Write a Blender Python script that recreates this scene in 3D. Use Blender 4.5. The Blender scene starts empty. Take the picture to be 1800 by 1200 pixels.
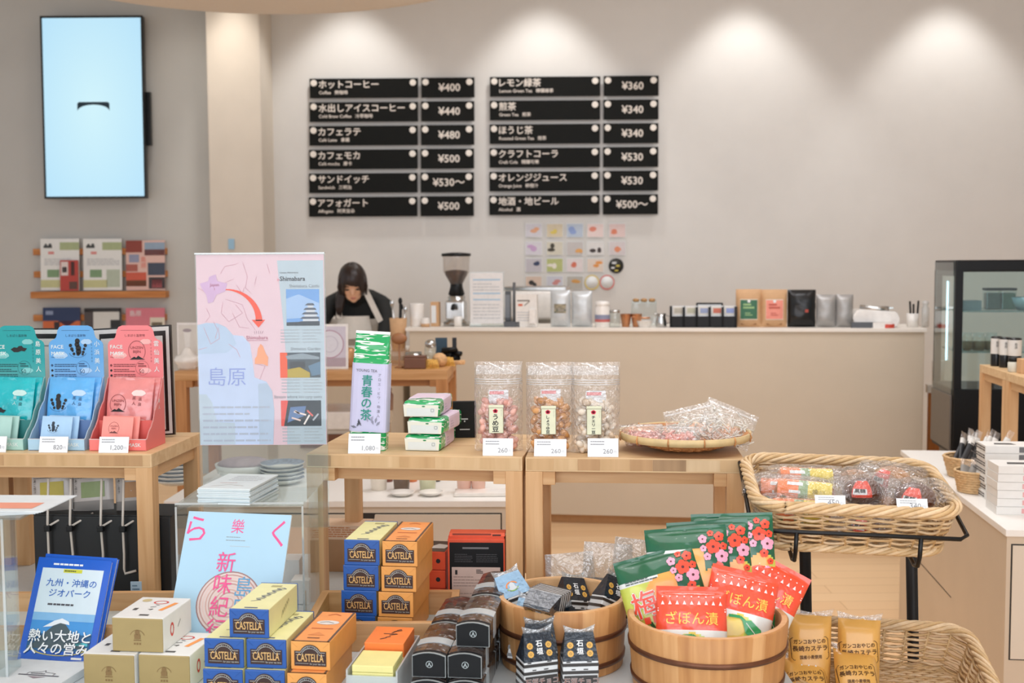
import bpy, bmesh, math, random
from math import sin, cos, pi, radians as R, atan, sqrt, atan2
from mathutils import Vector, Matrix, noise
V = Vector
SC = bpy.context.scene
COL = SC.collection
random.seed(7)

# ------------------------------------------------------------------ camera
F = 2000.0                     # focal length in pixels of the 1800 px wide frame
EYE = 1.45
PITCH = atan(135 / 2000); ROLL = R(0.35)
_fw = V((0, cos(PITCH), -sin(PITCH))); _u0 = V((0, sin(PITCH), cos(PITCH))); _r0 = V((1, 0, 0))
_rt = _r0 * cos(ROLL) - _u0 * sin(ROLL); _up = _u0 * cos(ROLL) + _r0 * sin(ROLL)
LOC = V((0, 0, EYE))
cd = bpy.data.cameras.new('camera'); cam = bpy.data.objects.new('camera', cd); COL.objects.link(cam)
cd.sensor_width = 36; cd.lens = 36 * F / 1800; cd.clip_start = .05
mw = Matrix.Identity(4)
for i, a in enumerate((_rt, _up, -_fw, LOC)):
    for j in range(3): mw[j][i] = a[j]
cam.matrix_world = mw
cd.dof.use_dof = True; cd.dof.focus_distance = 2.42; cd.dof.aperture_fstop = 5.6
SC.camera = cam

def ray(px, py): return _fw + _rt * ((px - 900) / F) + _up * ((600 - py) / F)
def P(px, py, Y):
    d = ray(px, py); return LOC + d * (Y / d.y)
def nrm(px): return _rt - _fw * ((px - 900) / F)          # plane of everything seen in one pixel column
def XY(px, Y, z):                                       # point at depth Y and height z seen in pixel column px
    n = nrm(px); return V((-((Y) * n.y + (z - EYE) * n.z) / n.x, Y, z))
def along(px, o, d):                                    # where the line o + s*d crosses that column
    n = nrm(px); return o + d * (-(o - LOC).dot(n) / d.dot(n))
def G(px, py, z):
    d = ray(px, py); return LOC + d * ((z - EYE) / d.z)

# ------------------------------------------------------------------ light
def lin(h):
    h = h.lstrip('#'); o = []
    for i in (0, 2, 4):
        c = int(h[i:i + 2], 16) / 255
        o.append(c / 12.92 if c <= .04045 else ((c + .055) / 1.055) ** 2.4)
    return (*o, 1)
W = bpy.data.worlds.new('world'); SC.world = W; W.use_nodes = True
W.node_tree.nodes['Background'].inputs[0].default_value = lin('#eef1f6')
W.node_tree.nodes['Background'].inputs[1].default_value = 0.7
SC.view_settings.view_transform = 'Standard'; SC.view_settings.look = 'None'
SC.view_settings.gamma = 1; SC.view_settings.use_curve_mapping = False
SC.view_settings.exposure = 0.0
SC.cycles.use_denoising = True
SC.cycles.max_bounces = 10; SC.cycles.transparent_max_bounces = 24; SC.cycles.diffuse_bounces = 5
SC.cycles.sample_clamp_indirect = 6; SC.cycles.caustics_reflective = False; SC.cycles.caustics_refractive = False

def area(name, loc, sx, sy, power, hexc, rot=(0, 0, 0)):
    l = bpy.data.lights.new(name, 'AREA'); l.shape = 'RECTANGLE'; l.size = sx; l.size_y = sy
    l.energy = power; l.color = lin(hexc)[:3]
    o = bpy.data.objects.new(name, l); o.location = loc; o.rotation_euler = rot; COL.objects.link(o); return o
def spot(name, loc, target, power, hexc, ang, blend, rad=.04):
    l = bpy.data.lights.new(name, 'SPOT'); l.energy = power; l.color = lin(hexc)[:3]
    l.spot_size = R(ang); l.spot_blend = blend; l.shadow_soft_size = rad
    o = bpy.data.objects.new(name, l); o.location = loc
    o.rotation_euler = (V(target) - V(loc)).to_track_quat('-Z', 'Y').to_euler(); COL.objects.link(o); return o
area('overhead_fill', (0.1, 1.2, 3.7), 3.4, 2.4, 50, '#f8f9ff')  # both overhead areas are added soft fill
area('overhead_fill', (0.6, 4.6, 3.7), 3.0, 1.6, 78, '#f8f9ff')
area('rear_fill', (-.4, -2.45, 1.75), 7.0, 2.6, 165, '#f3f7ff', (R(90), 0, 0))  # added fill light behind the camera for surfaces facing it
for px in (625, 957, 1302, 1652):                 # wall washers over the menu wall
    x = (px - 900) / 2000 * 8.1
    spot('wall_washer', (x, 7.68, 3.73), (x, 7.68, 1.5), 54, '#fffdfa', 82, .5, .07)
x = (424 - 900) / 2000 * 7.75
spot('pillar_washer', (x, 7.5, 3.6), (x, 7.56, 1.5), 62, '#fff8ee', 56, .8, .05)
for (x, y, p) in ((-.9, 1.6, 4.5), (0.0, 1.3, 4.5), (.85, 1.6, 4.5), (-.5, 3.4, 12)):   # added spots that put highlights on the wares
    spot('highlight_spot', (x, y, 3.66), (x * .8, y + .45, .9), p, '#fffaf2', 84, .7, .05)

spot('wall_washer', (-2.2, 7.15, 3.7), (-2.15, 7.75, 1.7), 26, '#fff6ea', 75, 1., .08)  # added spot that brightens the grey wall beside the pillar
for (x, y, p) in ((.35, 4.5, 44), (1.15, 4.3, 44), (.9, 3.4, 24), (-.7, 5.2, 20)):
    spot('floor_fill_spot', (x, y, 3.66), (x, y, 0), p, '#fffaf2', 50, .6, .05)  # added narrow beams that brighten the floor alone

# ------------------------------------------------------------------ materials
MATS = {}
def _base(name):
    m = bpy.data.materials.new(name); m.use_nodes = True
    nt = m.node_tree; b = nt.nodes['Principled BSDF']; MATS[name] = m; return m, nt, b
def mat(name, hexc, rough=.5, metal=0., spec=.5, var=.05, scale=40., bump=0., emit=0., coat=0., bscale=None):
    if name in MATS: return MATS[name]
    m, nt, b = _base(name)
    c = lin(hexc)
    b.inputs['Roughness'].default_value = rough; b.inputs['Metallic'].default_value = metal
    b.inputs['Specular IOR Level'].default_value = spec; b.inputs['Coat Weight'].default_value = coat
    b.inputs['Coat Roughness'].default_value = .08
    tc = nt.nodes.new('ShaderNodeTexCoord'); nz = nt.nodes.new('ShaderNodeTexNoise')
    nz.inputs['Scale'].default_value = scale; nz.inputs['Detail'].default_value = 4
    nt.links.new(tc.outputs['Object'], nz.inputs['Vector'])
    rp = nt.nodes.new('ShaderNodeValToRGB')
    rp.color_ramp.elements[0].position = .3; rp.color_ramp.elements[1].position = .7
    rp.color_ramp.elements[0].color = (*[x * (1 - var) for x in c[:3]], 1)
    rp.color_ramp.elements[1].color = (*[min(1, x * (1 + var)) for x in c[:3]], 1)
    nt.links.new(nz.outputs['Fac'], rp.inputs['Fac']); nt.links.new(rp.outputs['Color'], b.inputs['Base Color'])
    if bump:
        bp = nt.nodes.new('ShaderNodeBump'); bp.inputs['Strength'].default_value = bump; bp.inputs['Distance'].default_value = .01
        n2 = nt.nodes.new('ShaderNodeTexNoise'); n2.inputs['Scale'].default_value = bscale or scale * 2
        nt.links.new(tc.outputs['Object'], n2.inputs['Vector'])
        nt.links.new(n2.outputs['Fac'], bp.inputs['Height']); nt.links.new(bp.outputs['Normal'], b.inputs['Normal'])
    if emit:
        nt.links.new(rp.outputs['Color'], b.inputs['Emission Color']); b.inputs['Emission Strength'].default_value = emit
    return m
def wood(name, c1, c2, axis='X', rough=.5, scale=9., lam=0.):
    if name in MATS: return MATS[name]
    m, nt, b = _base(name); b.inputs['Roughness'].default_value = rough
    b.inputs['Specular IOR Level'].default_value = .35
    tc = nt.nodes.new('ShaderNodeTexCoord'); mp = nt.nodes.new('ShaderNodeMapping')
    s = [scale * 5] * 3; s['XYZ'.index(axis)] = scale * .35; mp.inputs['Scale'].default_value = s
    nt.links.new(tc.outputs['Object'], mp.inputs['Vector'])
    nz = nt.nodes.new('ShaderNodeTexNoise'); nz.inputs['Scale'].default_value = 1; nz.inputs['Detail'].default_value = 6
    nz.inputs['Distortion'].default_value = .6
    nt.links.new(mp.outputs['Vector'], nz.inputs['Vector'])
    rp = nt.nodes.new('ShaderNodeValToRGB'); rp.color_ramp.elements[0].position = .32; rp.color_ramp.elements[1].position = .68
    rp.color_ramp.elements[0].color = lin(c1); rp.color_ramp.elements[1].color = lin(c2)
    nt.links.new(nz.outputs['Fac'], rp.inputs['Fac'])
    out = rp.outputs['Color']
    if lam:                                        # laminated staves of different tone
        vo = nt.nodes.new('ShaderNodeTexVoronoi'); m2 = nt.nodes.new('ShaderNodeMapping')
        s2 = [14.] * 3; s2['XYZ'.index(axis)] = 9.; s2['XYZ'.index(axis)] = 7.; m2.inputs['Scale'].default_value = s2
        nt.links.new(tc.outputs['Object'], m2.inputs['Vector']); nt.links.new(m2.outputs['Vector'], vo.inputs['Vector'])
        vo.distance = 'CHEBYCHEV'
        mx = nt.nodes.new('ShaderNodeMix'); mx.data_type = 'RGBA'; mx.blend_type = 'MULTIPLY'; mx.inputs['Factor'].default_value = lam
        bw = nt.nodes.new('ShaderNodeSeparateColor'); nt.links.new(vo.outputs['Color'], bw.inputs[0])
        r2 = nt.nodes.new('ShaderNodeValToRGB'); r2.color_ramp.elements[0].color = (.45, .4, .36, 1); r2.color_ramp.elements[1].position = .45; r2.color_ramp.elements[1].color = (1, 1, 1, 1)
        nt.links.new(bw.outputs[0], r2.inputs['Fac'])
        nt.links.new(out, mx.inputs['A']); nt.links.new(r2.outputs['Color'], mx.inputs['B']); out = mx.outputs['Result']
    nt.links.new(out, b.inputs['Base Color'])
    return m
def film(name, tint='#ffffff', haze=.06, gloss=.12, rough=.08, crinkle=.6, cs=60., thin=.0):
    """thin clear plastic: mostly see-through, glossy at grazing angles, faint white haze"""
    if name in MATS: return MATS[name]
    m, nt, b = _base(name); nt.nodes.remove(b); out = nt.nodes['Material Output']
    tr = nt.nodes.new('ShaderNodeBsdfTransparent'); tr.inputs[0].default_value = lin(tint)
    gl = nt.nodes.new('ShaderNodeBsdfGlossy'); gl.inputs['Roughness'].default_value = rough; gl.inputs[0].default_value = (1, 1, 1, 1)
    df = nt.nodes.new('ShaderNodeBsdfDiffuse'); df.inputs[0].default_value = (.85, .87, .88, 1)
    fr = nt.nodes.new('ShaderNodeLayerWeight'); fr.inputs['Blend'].default_value = .5
    pw = nt.nodes.new('ShaderNodeMath'); pw.operation = 'POWER'; pw.inputs[1].default_value = 4.
    ad = nt.nodes.new('ShaderNodeMath'); ad.operation = 'MULTIPLY_ADD'; ad.inputs[1].default_value = .8; ad.inputs[2].default_value = gloss; ad.use_clamp = True
    m1 = nt.nodes.new('ShaderNodeMixShader'); m2 = nt.nodes.new('ShaderNodeMixShader')
    nt.links.new(fr.outputs['Facing'], pw.inputs[0]); nt.links.new(pw.outputs[0], ad.inputs[0]); nt.links.new(ad.outputs[0], m1.inputs[0])
    nt.links.new(tr.outputs[0], m1.inputs[1]); nt.links.new(gl.outputs[0], m1.inputs[2])
    m2.inputs[0].default_value = haze; nt.links.new(m1.outputs[0], m2.inputs[1]); nt.links.new(df.outputs[0], m2.inputs[2])
    nt.links.new(m2.outputs[0], out.inputs[0])
    if crinkle:
        tc = nt.nodes.new('ShaderNodeTexCoord'); n2 = nt.nodes.new('ShaderNodeTexNoise'); n2.inputs['Scale'].default_value = cs
        n2.inputs['Distortion'].default_value = 1.2
        bp = nt.nodes.new('ShaderNodeBump'); bp.inputs['Strength'].default_value = crinkle; bp.inputs['Distance'].default_value = .01
        nt.links.new(tc.outputs['Object'], n2.inputs['Vector']); nt.links.new(n2.outputs['Fac'], bp.inputs['Height'])
        for k in (gl, fr): nt.links.new(bp.outputs['Normal'], k.inputs['Normal'])
    return m
def glow(name, hexa, hexb, strength, radius):
    """lit screen: colour varies from its centre out, as the picture on it does"""
    m, nt, b = _base(name)
    tc = nt.nodes.new('ShaderNodeTexCoord'); gr = nt.nodes.new('ShaderNodeTexGradient'); gr.gradient_type = 'SPHERICAL'
    mp = nt.nodes.new('ShaderNodeMapping'); mp.inputs['Scale'].default_value = (1 / radius, 1 / radius, .55 / radius)
    rp = nt.nodes.new('ShaderNodeValToRGB'); rp.color_ramp.elements[0].color = lin(hexb); rp.color_ramp.elements[1].color = lin(hexa)
    nt.links.new(tc.outputs['Object'], mp.inputs[0]); nt.links.new(mp.outputs[0], gr.inputs[0])
    nt.links.new(gr.outputs['Fac'], rp.inputs[0]); nt.links.new(rp.outputs[0], b.inputs['Emission Color'])
    b.inputs['Emission Strength'].default_value = strength; b.inputs['Base Color'].default_value = (0, 0, 0, 1); b.inputs['Roughness'].default_value = .3
    return m

# ------------------------------------------------------------------ mesh builder
_TX = {}
def glyphs(s, bold):
    k = (s, bold)
    if k not in _TX:
        c = bpy.data.curves.new('lettering', 'FONT'); c.body = s; c.fill_mode = 'FRONT'; c.resolution_u = 2; c.offset = bold
        o = bpy.data.objects.new('lettering', c); COL.objects.link(o); bpy.context.view_layer.update()
        dg = bpy.context.evaluated_depsgraph_get(); me = bpy.data.meshes.new_from_object(o.evaluated_get(dg))
        vs = [(v.co.x, v.co.y) for v in me.vertices]; fs = [tuple(p.vertices) for p in me.polygons]
        bpy.data.objects.remove(o); bpy.data.curves.remove(c); bpy.data.meshes.remove(me)
        _TX[k] = (vs, fs)
    return _TX[k]
def T(x=0, y=0, z=0): return Matrix.Translation((x, y, z))
def RX(a): return Matrix.Rotation(R(a), 4, 'X')
def RY(a): return Matrix.Rotation(R(a), 4, 'Y')
def RZ(a): return Matrix.Rotation(R(a), 4, 'Z')
FRONT = RX(90)                          # a drawing in XY stood up so that it faces -Y
def front(x, y, z): return T(x, y, z) @ FRONT
def top(x, y, z, a=0): return T(x, y, z) @ RZ(a)
SIDE = Matrix(((0, 0, 1, 0), (1, 0, 0, 0), (0, 1, 0, 0), (0, 0, 0, 1)))   # drawing facing +X: x->Y, y->Z
def side(x, y, z): return T(x, y, z) @ SIDE

class MB:
    def __init__(s): s.v = []; s.f = []; s.m = []; s.sm = []; s.mats = []
    def mi(s, m):
        if m not in s.mats: s.mats.append(m)
        return s.mats.index(m)
    def add(s, vs, fs, m, M=None, smooth=False, warp=None):
        n = len(s.v)
        for p in vs:
            p = V(p)
            if warp: z_ = p.z; p = warp(p) - V((0, z_, 0))
            s.v.append(tuple(M @ p) if M else tuple(p))
        for k, f in enumerate(fs):
            s.f.append(tuple(i + n for i in f)); s.m.append(s.mi(m[k] if isinstance(m, list) else m)); s.sm.append(smooth)
        return s
    def bmadd(s, bm, m, M=None, smooth=False):
        bm.verts.index_update(); bm.verts.ensure_lookup_table()
        s.add([v.co for v in bm.verts], [tuple(v.index for v in f.verts) for f in bm.faces], m, M, smooth); bm.free(); return s
    def box(s, c, sz, m, M=None, bev=0., seg=2, smooth=False):
        bm = bmesh.new(); bmesh.ops.create_cube(bm, size=1)
        for v in bm.verts: v.co = V((v.co.x * sz[0] + c[0], v.co.y * sz[1] + c[1], v.co.z * sz[2] + c[2]))
        if bev: bmesh.ops.bevel(bm, geom=bm.edges[:], offset=bev, segments=seg, affect='EDGES', profile=.6)
        return s.bmadd(bm, m, M, smooth)
    def b2(s, lo, hi, m, M=None, bev=0., seg=2):
        return s.box([(a + b) / 2 for a, b in zip(lo, hi)], [b - a for a, b in zip(lo, hi)], m, M, bev, seg)
    def prism(s, pts, z0, z1, m, M=None, smooth=False, bev=0.):
        bm = bmesh.new(); a = [bm.verts.new((x, y, z0)) for x, y in pts]; f = bm.faces.new(a)
        r = bmesh.ops.extrude_face_region(bm, geom=[f])
        for e in r['geom']:
            if isinstance(e, bmesh.types.BMVert): e.co.z = z1
        bmesh.ops.recalc_face_normals(bm, faces=bm.faces[:])
        if bev: bmesh.ops.bevel(bm, geom=[e for e in bm.edges], offset=bev, segments=2, affect='EDGES')
        big = [f for f in bm.faces if len(f.verts) > 4]
        if big: bmesh.ops.triangulate(bm, faces=big)
        return s.bmadd(bm, m, M, smooth)
    def poly(s, pts, m, M=None, warp=None):
        bm = bmesh.new(); a = [bm.verts.new((p[0], p[1], 0)) for p in pts]; f = bm.faces.new(a)
        if f.normal.z < 0: f.normal_flip()
        if len(pts) > 4: bmesh.ops.triangulate(bm, faces=[f])
        if warp:
            for v in bm.verts: v.co = warp(v.co)
        return s.bmadd(bm, m, M)
    def rect(s, x0, y0, x1, y1, m, M=None, warp=None): return s.poly([(x0, y0), (x1, y0), (x1, y1), (x0, y1)], m, M, warp)
    def disc(s, cx, cy, r, m, M=None, n=20, ry=None, warp=None):
        return s.poly([(cx + r * cos(2 * pi * i / n), cy + (ry or r) * sin(2 * pi * i / n)) for i in range(n)], m, M, warp)
    def ring(s, cx, cy, r0, r1, m, M=None, n=28, a0=0, a1=360, ry=1., warp=None):
        vs = []; full = a1 - a0 >= 360; k = n if full else n + 1
        for i in range(k):
            a = R(a0 + (a1 - a0) * i / n); vs += [(cx + r0 * cos(a), cy + r0 * ry * sin(a), 0), (cx + r1 * cos(a), cy + r1 * ry * sin(a), 0)]
        fs = [(2 * i, 2 * i + 1, (2 * i + 3) % (2 * k), (2 * i + 2) % (2 * k)) for i in range(n)]
        return s.add(vs, fs, m, M, warp=warp)
    def line(s, pts, w, m, M=None, warp=None):          # flat stroke of a drawing
        for a, b in zip(pts[:-1], pts[1:]):
            a = V((*a[:2], 0)); b = V((*b[:2], 0)); d = b - a
            if d.length < 1e-9: continue
            n = V((-d.y, d.x, 0)).normalized() * w / 2
            s.add([a - n, b - n, b + n, a + n], [(0, 1, 2, 3)], m, M, warp=warp)
        return s
    def text(s, t, size, m, M=None, align='C', bold=0., sx=1., at=(0, 0), rot=0, warp=None, valign=None, lift=0.):
        if bold > .001:
            d = bold * size * .8
            for k, (ex, ey) in enumerate(((d, 0), (-d, 0), (0, d), (0, -d))): s.text(t, size, m, M, align, 0, sx, (at[0] + ex, at[1] + ey), rot, warp, valign, (k + 1) * max(.00005, size * .003))
        vs, fs = glyphs(t, 0.)
        if not vs: return s
        xs = [p[0] for p in vs]; ys = [p[1] for p in vs]
        ox = {'C': (min(xs) + max(xs)) / 2, 'L': min(xs), 'R': max(xs)}[align]
        oy = 0 if valign is None else (min(ys) + max(ys)) / 2
        c, q = cos(R(rot)), sin(R(rot)); out = []
        for x, y in vs:
            x = (x - ox) * size * sx; y = (y - oy) * size
            out.append((at[0] + x * c - y * q, at[1] + x * q + y * c, lift))
        return s.add(out, fs, m, M, warp=warp)
    def vtext(s, t, size, m, M=None, at=(0, 0), bold=0., step=1.05, sx=1., warp=None):
        for i, ch in enumerate(t):
            s.text(ch, size, m, M, at=(at[0], at[1] - size * step * i), bold=bold, sx=sx, valign=1, warp=warp)
        return s
    def greek(s, x0, y0, x1, y1, n, m, M=None, fill=.45, seed=1, warp=None):   # rows of print too fine to read
        rg = random.Random(seed); h = (y1 - y0) / n
        for i in range(n):
            y = y1 - (i + .5) * h; x = x0; xe = x1 - (rg.random() * .35 * (x1 - x0) if rg.random() < .4 else 0)
            while x < xe - 1e-6:
                w = min((.06 + .12 * rg.random()) * (x1 - x0), xe - x)
                s.rect(x, y - h * fill / 2, x + w * .86, y + h * fill / 2, m, M, warp); x += w
        return s
    def tube(s, pts, r, m, n=8, closed=False, M=None, caps=True, smooth=True):
        pts = [V(p) for p in pts]; N = len(pts); rr = r if isinstance(r, (list, tuple)) else [r] * N
        ts = []
        for i in range(N):
            a = pts[(i - 1) % N] if (closed or i) else pts[0]; b = pts[(i + 1) % N] if (closed or i < N - 1) else pts[-1]
            ts.append((b - a).normalized())
        t0 = ts[0]; u = t0.cross(V((0, 0, 1)))
        if u.length < .1: u = t0.cross(V((1, 0, 0)))
        u.normalize(); vs = []
        for i in range(N):
            t = ts[i]; u = (u - t * u.dot(t)); u.normalize(); w = t.cross(u)
            for k in range(n):
                a = 2 * pi * k / n; vs.append(pts[i] + (u * cos(a) + w * sin(a)) * rr[i])
        fs = []
        for i in range(N if closed else N - 1):
            j = (i + 1) % N
            for k in range(n): fs.append((i * n + k, i * n + (k + 1) % n, j * n + (k + 1) % n, j * n + k))
        if not closed and caps: fs.append(tuple(range(n))[::-1]); fs.append(tuple((N - 1) * n + k for k in range(n)))
        return s.add(vs, fs, m, M, smooth)
    def lathe(s, prof, m, n=32, M=None, smooth=True, cap0=True, cap1=False, sx=1., sy=1.):
        vs = []; fs = []; K = len(prof)
        for r, z in prof:
            for k in range(n): a = 2 * pi * k / n; vs.append((r * cos(a) * sx, r * sin(a) * sy, z))
        ms = []
        for i in range(K - 1):
            for k in range(n):
                fs.append((i * n + k, i * n + (k + 1) % n, (i + 1) * n + (k + 1) % n, (i + 1) * n + k)); ms.append(m[i] if isinstance(m, list) else m)
        if cap0: fs.append(tuple(range(n))[::-1]); ms.append(ms[0])
        if cap1: fs.append(tuple((K - 1) * n + k for k in range(n))); ms.append(ms[-1])
        return s.add(vs, fs, ms, M, smooth)
    def ell(s, c, r, m, M=None, nu=12, nv=8, rot=None):
        vs = []; fs = []
        for j in range(nv + 1):
            b = -pi / 2 + pi * j / nv
            for i in range(nu):
                a = 2 * pi * i / nu; p = V((r[0] * cos(a) * cos(b), r[1] * sin(a) * cos(b), r[2] * sin(b)))
                if rot: p = rot @ p
                vs.append(p + V(c))
        for j in range(nv):
            for i in range(nu): fs.append((j * nu + i, j * nu + (i + 1) % nu, (j + 1) * nu + (i + 1) % nu, (j + 1) * nu + i))
        return s.add(vs, fs, m, M, True)
    def grid(s, fn, nu, nv, m, M=None, smooth=True, flip=False):
        vs = [fn(i / nu, j / nv) for j in range(nv + 1) for i in range(nu + 1)]; fs = []; ms = []
        for j in range(nv):
            for i in range(nu):
                a = j * (nu + 1) + i; q = (a, a + 1, a + nu + 2, a + nu + 1); fs.append(q[::-1] if flip else q)
                ms.append(m((i + .5) / nu, (j + .5) / nv) if callable(m) else m)
        return s.add(vs, fs, ms, M, smooth)
    def pillow(s, w, h, t, m, M=None, nu=18, nv=22, crk=.002, seed=0, back=None, p=2.4, taper=0., seal=.06, zig=0., flat=None):
        """sealed pouch standing in XZ, face towards -Y, origin at the middle of its bottom edge; returns the front surface as a function of (x, z)"""
        sd = V((seed * 3.1, seed * 1.7, seed * .9))
        def prof(u, v):
            a = max(0, 1 - abs(2 * u - 1) ** p); vv = min(1, max(0, (v - seal) / (1 - 2 * seal)))
            b = max(0, 1 - abs(2 * vv - 1) ** (p + 1)); return (a * b) ** .55
        def pt(u, v, sg):
            ww = w * (1 - taper * v); x = (u - .5) * ww; z = v * h
            q = V((x * 22, z * 22, sg * .7)) + sd; k = noise.noise(q) + .5 * noise.noise(q * 2.3)
            y = sg * (t / 2 * prof(u, v) + .0004) + crk * k * (1 if flat is None else flat)
            if zig and (j_edge(v)): z += zig * (1 if int(u * nu + .5) % 2 else -1) * (1 if v > .5 else -1)
            return V((x + crk * .5 * noise.noise(q + V((9, 0, 0))) * (abs(2 * u - 1) > .9), y, z))
        def j_edge(v): return v < 1e-6 or v > 1 - 1e-6
        s.grid(lambda u, v: pt(u, v, -1), nu, nv, m, M); s.grid(lambda u, v: pt(u, v, 1), nu, nv, back or m, M, flip=True)
        def surf(q, lift=.0012):
            v = min(1, max(0, q[1] / h)); ww = w * (1 - taper * v); u = min(1, max(0, q[0] / ww + .5)); r = pt(u, v, -1); r.y -= lift
            return r
        return surf
    def build(s, name, parent=None, loc=None, rot=None, kind=None, label=None):
        me = bpy.data.meshes.new(name); me.from_pydata(s.v, [], s.f)
        for m in s.mats: me.materials.append(m)
        me.polygons.foreach_set('material_index', s.m); me.polygons.foreach_set('use_smooth', s.sm); me.update()
        o = bpy.data.objects.new(name, me); COL.objects.link(o)
        if parent: o.parent = parent
        if loc is not None: o.location = loc
        if rot is not None: o.rotation_euler = rot
        if kind: o['kind'] = kind
        if label: o['label'] = label
        return o
def tag(o, label, cat, group=None, kind=None):
    o['label'] = label; o['category'] = cat
    if group: o['group'] = group
    if kind: o['kind'] = kind
    return o
def thing(name, label, cat, loc=(0, 0, 0), rz=0., group=None, rx=0., ry=0.):
    o = bpy.data.objects.new(name, None); o.empty_display_size = .05; COL.objects.link(o)
    o.location = loc; o.rotation_mode = 'XYZ'; o.rotation_euler = (R(rx), R(ry), R(rz)); return tag(o, label, cat, group)
def dup(o, loc=None, rz=None, label=None, rx=None, ry=None):
    c = o.copy(); COL.objects.link(c)
    if loc is not None: c.location = loc
    e = list(c.rotation_euler)
    for i, a in enumerate((rx, ry, rz)):
        if a is not None: e[i] = R(a)
    c.rotation_euler = e
    if label: c['label'] = label
    for ch in list(o.children):
        d = ch.copy(); COL.objects.link(d); d.parent = c
        for g in list(ch.children):
            q = g.copy(); COL.objects.link(q); q.parent = d
    return c
def struct(name, mb):
    o = mb.build(name); o['kind'] = 'structure'; return o

# ------------------------------------------------------------------ shared materials
WHITE = mat('white_paper', '#e9ecec', .6, var=.02)
INK = mat('black_ink', '#1b1b1d', .6)
GREY = mat('grey_ink', '#8d9094', .7)
LGREY = mat('pale_grey_ink', '#b9bdc0', .7)
BLACK = mat('black_plastic', '#111213', .4, spec=.3)
ACR = film('clear_acrylic', '#f6fafa', .03, .03, .03, 0)
EDGE = film('acrylic_edge', '#dfeeee', .35, .2, .1, 0)
CELLO = film('cellophane', '#ffffff', .04, .11, .13, .9, 70)
OAKX = wood('oak_along_x', '#c09160', '#d6ae80', 'X'); OAKY = wood('oak_along_y', '#c09160', '#d6ae80', 'Y'); OAKZ = wood('oak_along_z', '#c99b6a', '#dcb384', 'Z')
TOPX = wood('laminated_oak', '#cfaa7c', '#dfc094', 'X', .45, 9)

# ================================================================== the setting
def C_(h): return mat('print_' + h[1:], h, .55, var=.035, scale=40)
def planks(name, c1, c2):
    m, nt, b = _base(name); b.inputs['Roughness'].default_value = .38
    tc = nt.nodes.new('ShaderNodeTexCoord'); br = nt.nodes.new('ShaderNodeTexBrick')
    br.inputs['Scale'].default_value = 1; br.inputs['Brick Width'].default_value = 1.4; br.inputs['Row Height'].default_value = .12
    br.inputs['Mortar Size'].default_value = .0015; br.inputs['Color1'].default_value = lin(c1); br.inputs['Color2'].default_value = lin(c2)
    br.inputs['Mortar'].default_value = lin('#b58c5c'); br.inputs['Bias'].default_value = -.2
    nt.links.new(tc.outputs['Object'], br.inputs['Vector']); nt.links.new(br.outputs['Color'], b.inputs['Base Color']); return m
FLOORM = planks('oak_floor', '#e0ba8e', '#e8c69b')
WALLM = mat('white_plaster', '#e0deda', .85, var=.015, scale=6, bump=.04, bscale=200)
WALLG = mat('grey_plaster', '#c2c2be', .85, var=.03, scale=3, bump=.06, bscale=120)
PILM = mat('warm_plaster', '#d8cfc2', .85, var=.03, scale=4, bump=.05, bscale=120)
CEILM = mat('ceiling_white', '#e6e2dc', .8, var=.01)
struct('floor', MB().b2((-6, -2.5, -.06), (6, 8.4, 0), FLOORM))
struct('ceiling', MB().b2((-6, -2.5, 3.76), (6, 8.4, 3.86), CEILM))
xp0 = P(367, 300, 7.72).x; xp1 = P(461, 300, 7.72).x
struct('wall_back', MB().b2((xp1 - .02, 8.1, 0), (6, 8.3, 3.76), WALLM))
struct('wall_left', MB().b2((-6, 7.9, 0), (xp0 + .02, 8.3, 3.76), WALLG))
struct('trim_1', MB().b2((xp0, 7.72, 0), (xp1, 8.3, 3.76), PILM, bev=.012))
struct('wall_right', MB().b2((5.9, -2.5, 0), (6.0, 8.3, 3.76), WALLM))
struct('trim_2', MB().lathe([(0, 2.635), (1.0, 2.635), (1.06, 2.643), (1.075, 2.665), (1.075, 3.76)], CEILM, 96, T(-1.045, 4.44, 0), smooth=False, cap0=False))
struct('trim_3', MB().b2((xp1 - .02, 8.085, 0), (6, 8.1, .07), mat('baseboard_oak', '#c79a68', .5)))

# ================================================================== television
def screen_poly():
    w = .109; pts = [(-w, -.028), (-w, .022), (-w + .012, .032), (w - .012, .032), (w, .022), (w, -.028)]
    for i in range(1, 12): a = pi * i / 12; pts.append((w * cos(a) * .98, -.028 + .042 * sin(a)))
    return pts
c = P(164.5, 189, 7.79)
tv = thing('television', 'tall portrait screen glowing pale blue on the grey wall, black arch mark in its middle', 'television', c, 0, rx=-1)
MB().b2((-.345, 0, -.612), (.345, .045, .612), mat('tv_black', '#101214', .3), bev=.004).build('housing', tv)
mb = MB(); TVB = mat('tv_bezel', '#0d1013', .25)
for lo, hi in (((-.345, -.008, -.612), (-.333, 0, .612)), ((.333, -.008, -.612), (.345, 0, .612)), ((-.333, -.008, .598), (.333, 0, .612)), ((-.333, -.008, -.612), (.333, 0, -.598))): mb.b2(lo, hi, TVB)
mb.build('bezel', tv)
TVG = glow('tv_glow', '#d3f6ff', '#8fcdfb', .96, 1.15)
mb = MB().rect(-.333, -.598, .333, .598, TVG, front(0, -.002, 0)); mb.build('screen', tv, label='glowing pale blue screen')
MB().poly(screen_poly(), mat('screen_ink', '#0f3040', .5), front(0, -.0035, .005)).build('mark', tv)
MB().b2((.30, .045, -.25), (.37, .075, .11), mat('tv_black', '#101214')).build('media_box', tv)
MB().b2((-.2, .045, -.3), (.2, .095, .3), BLACK).build('wall_bracket', tv)

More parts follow.
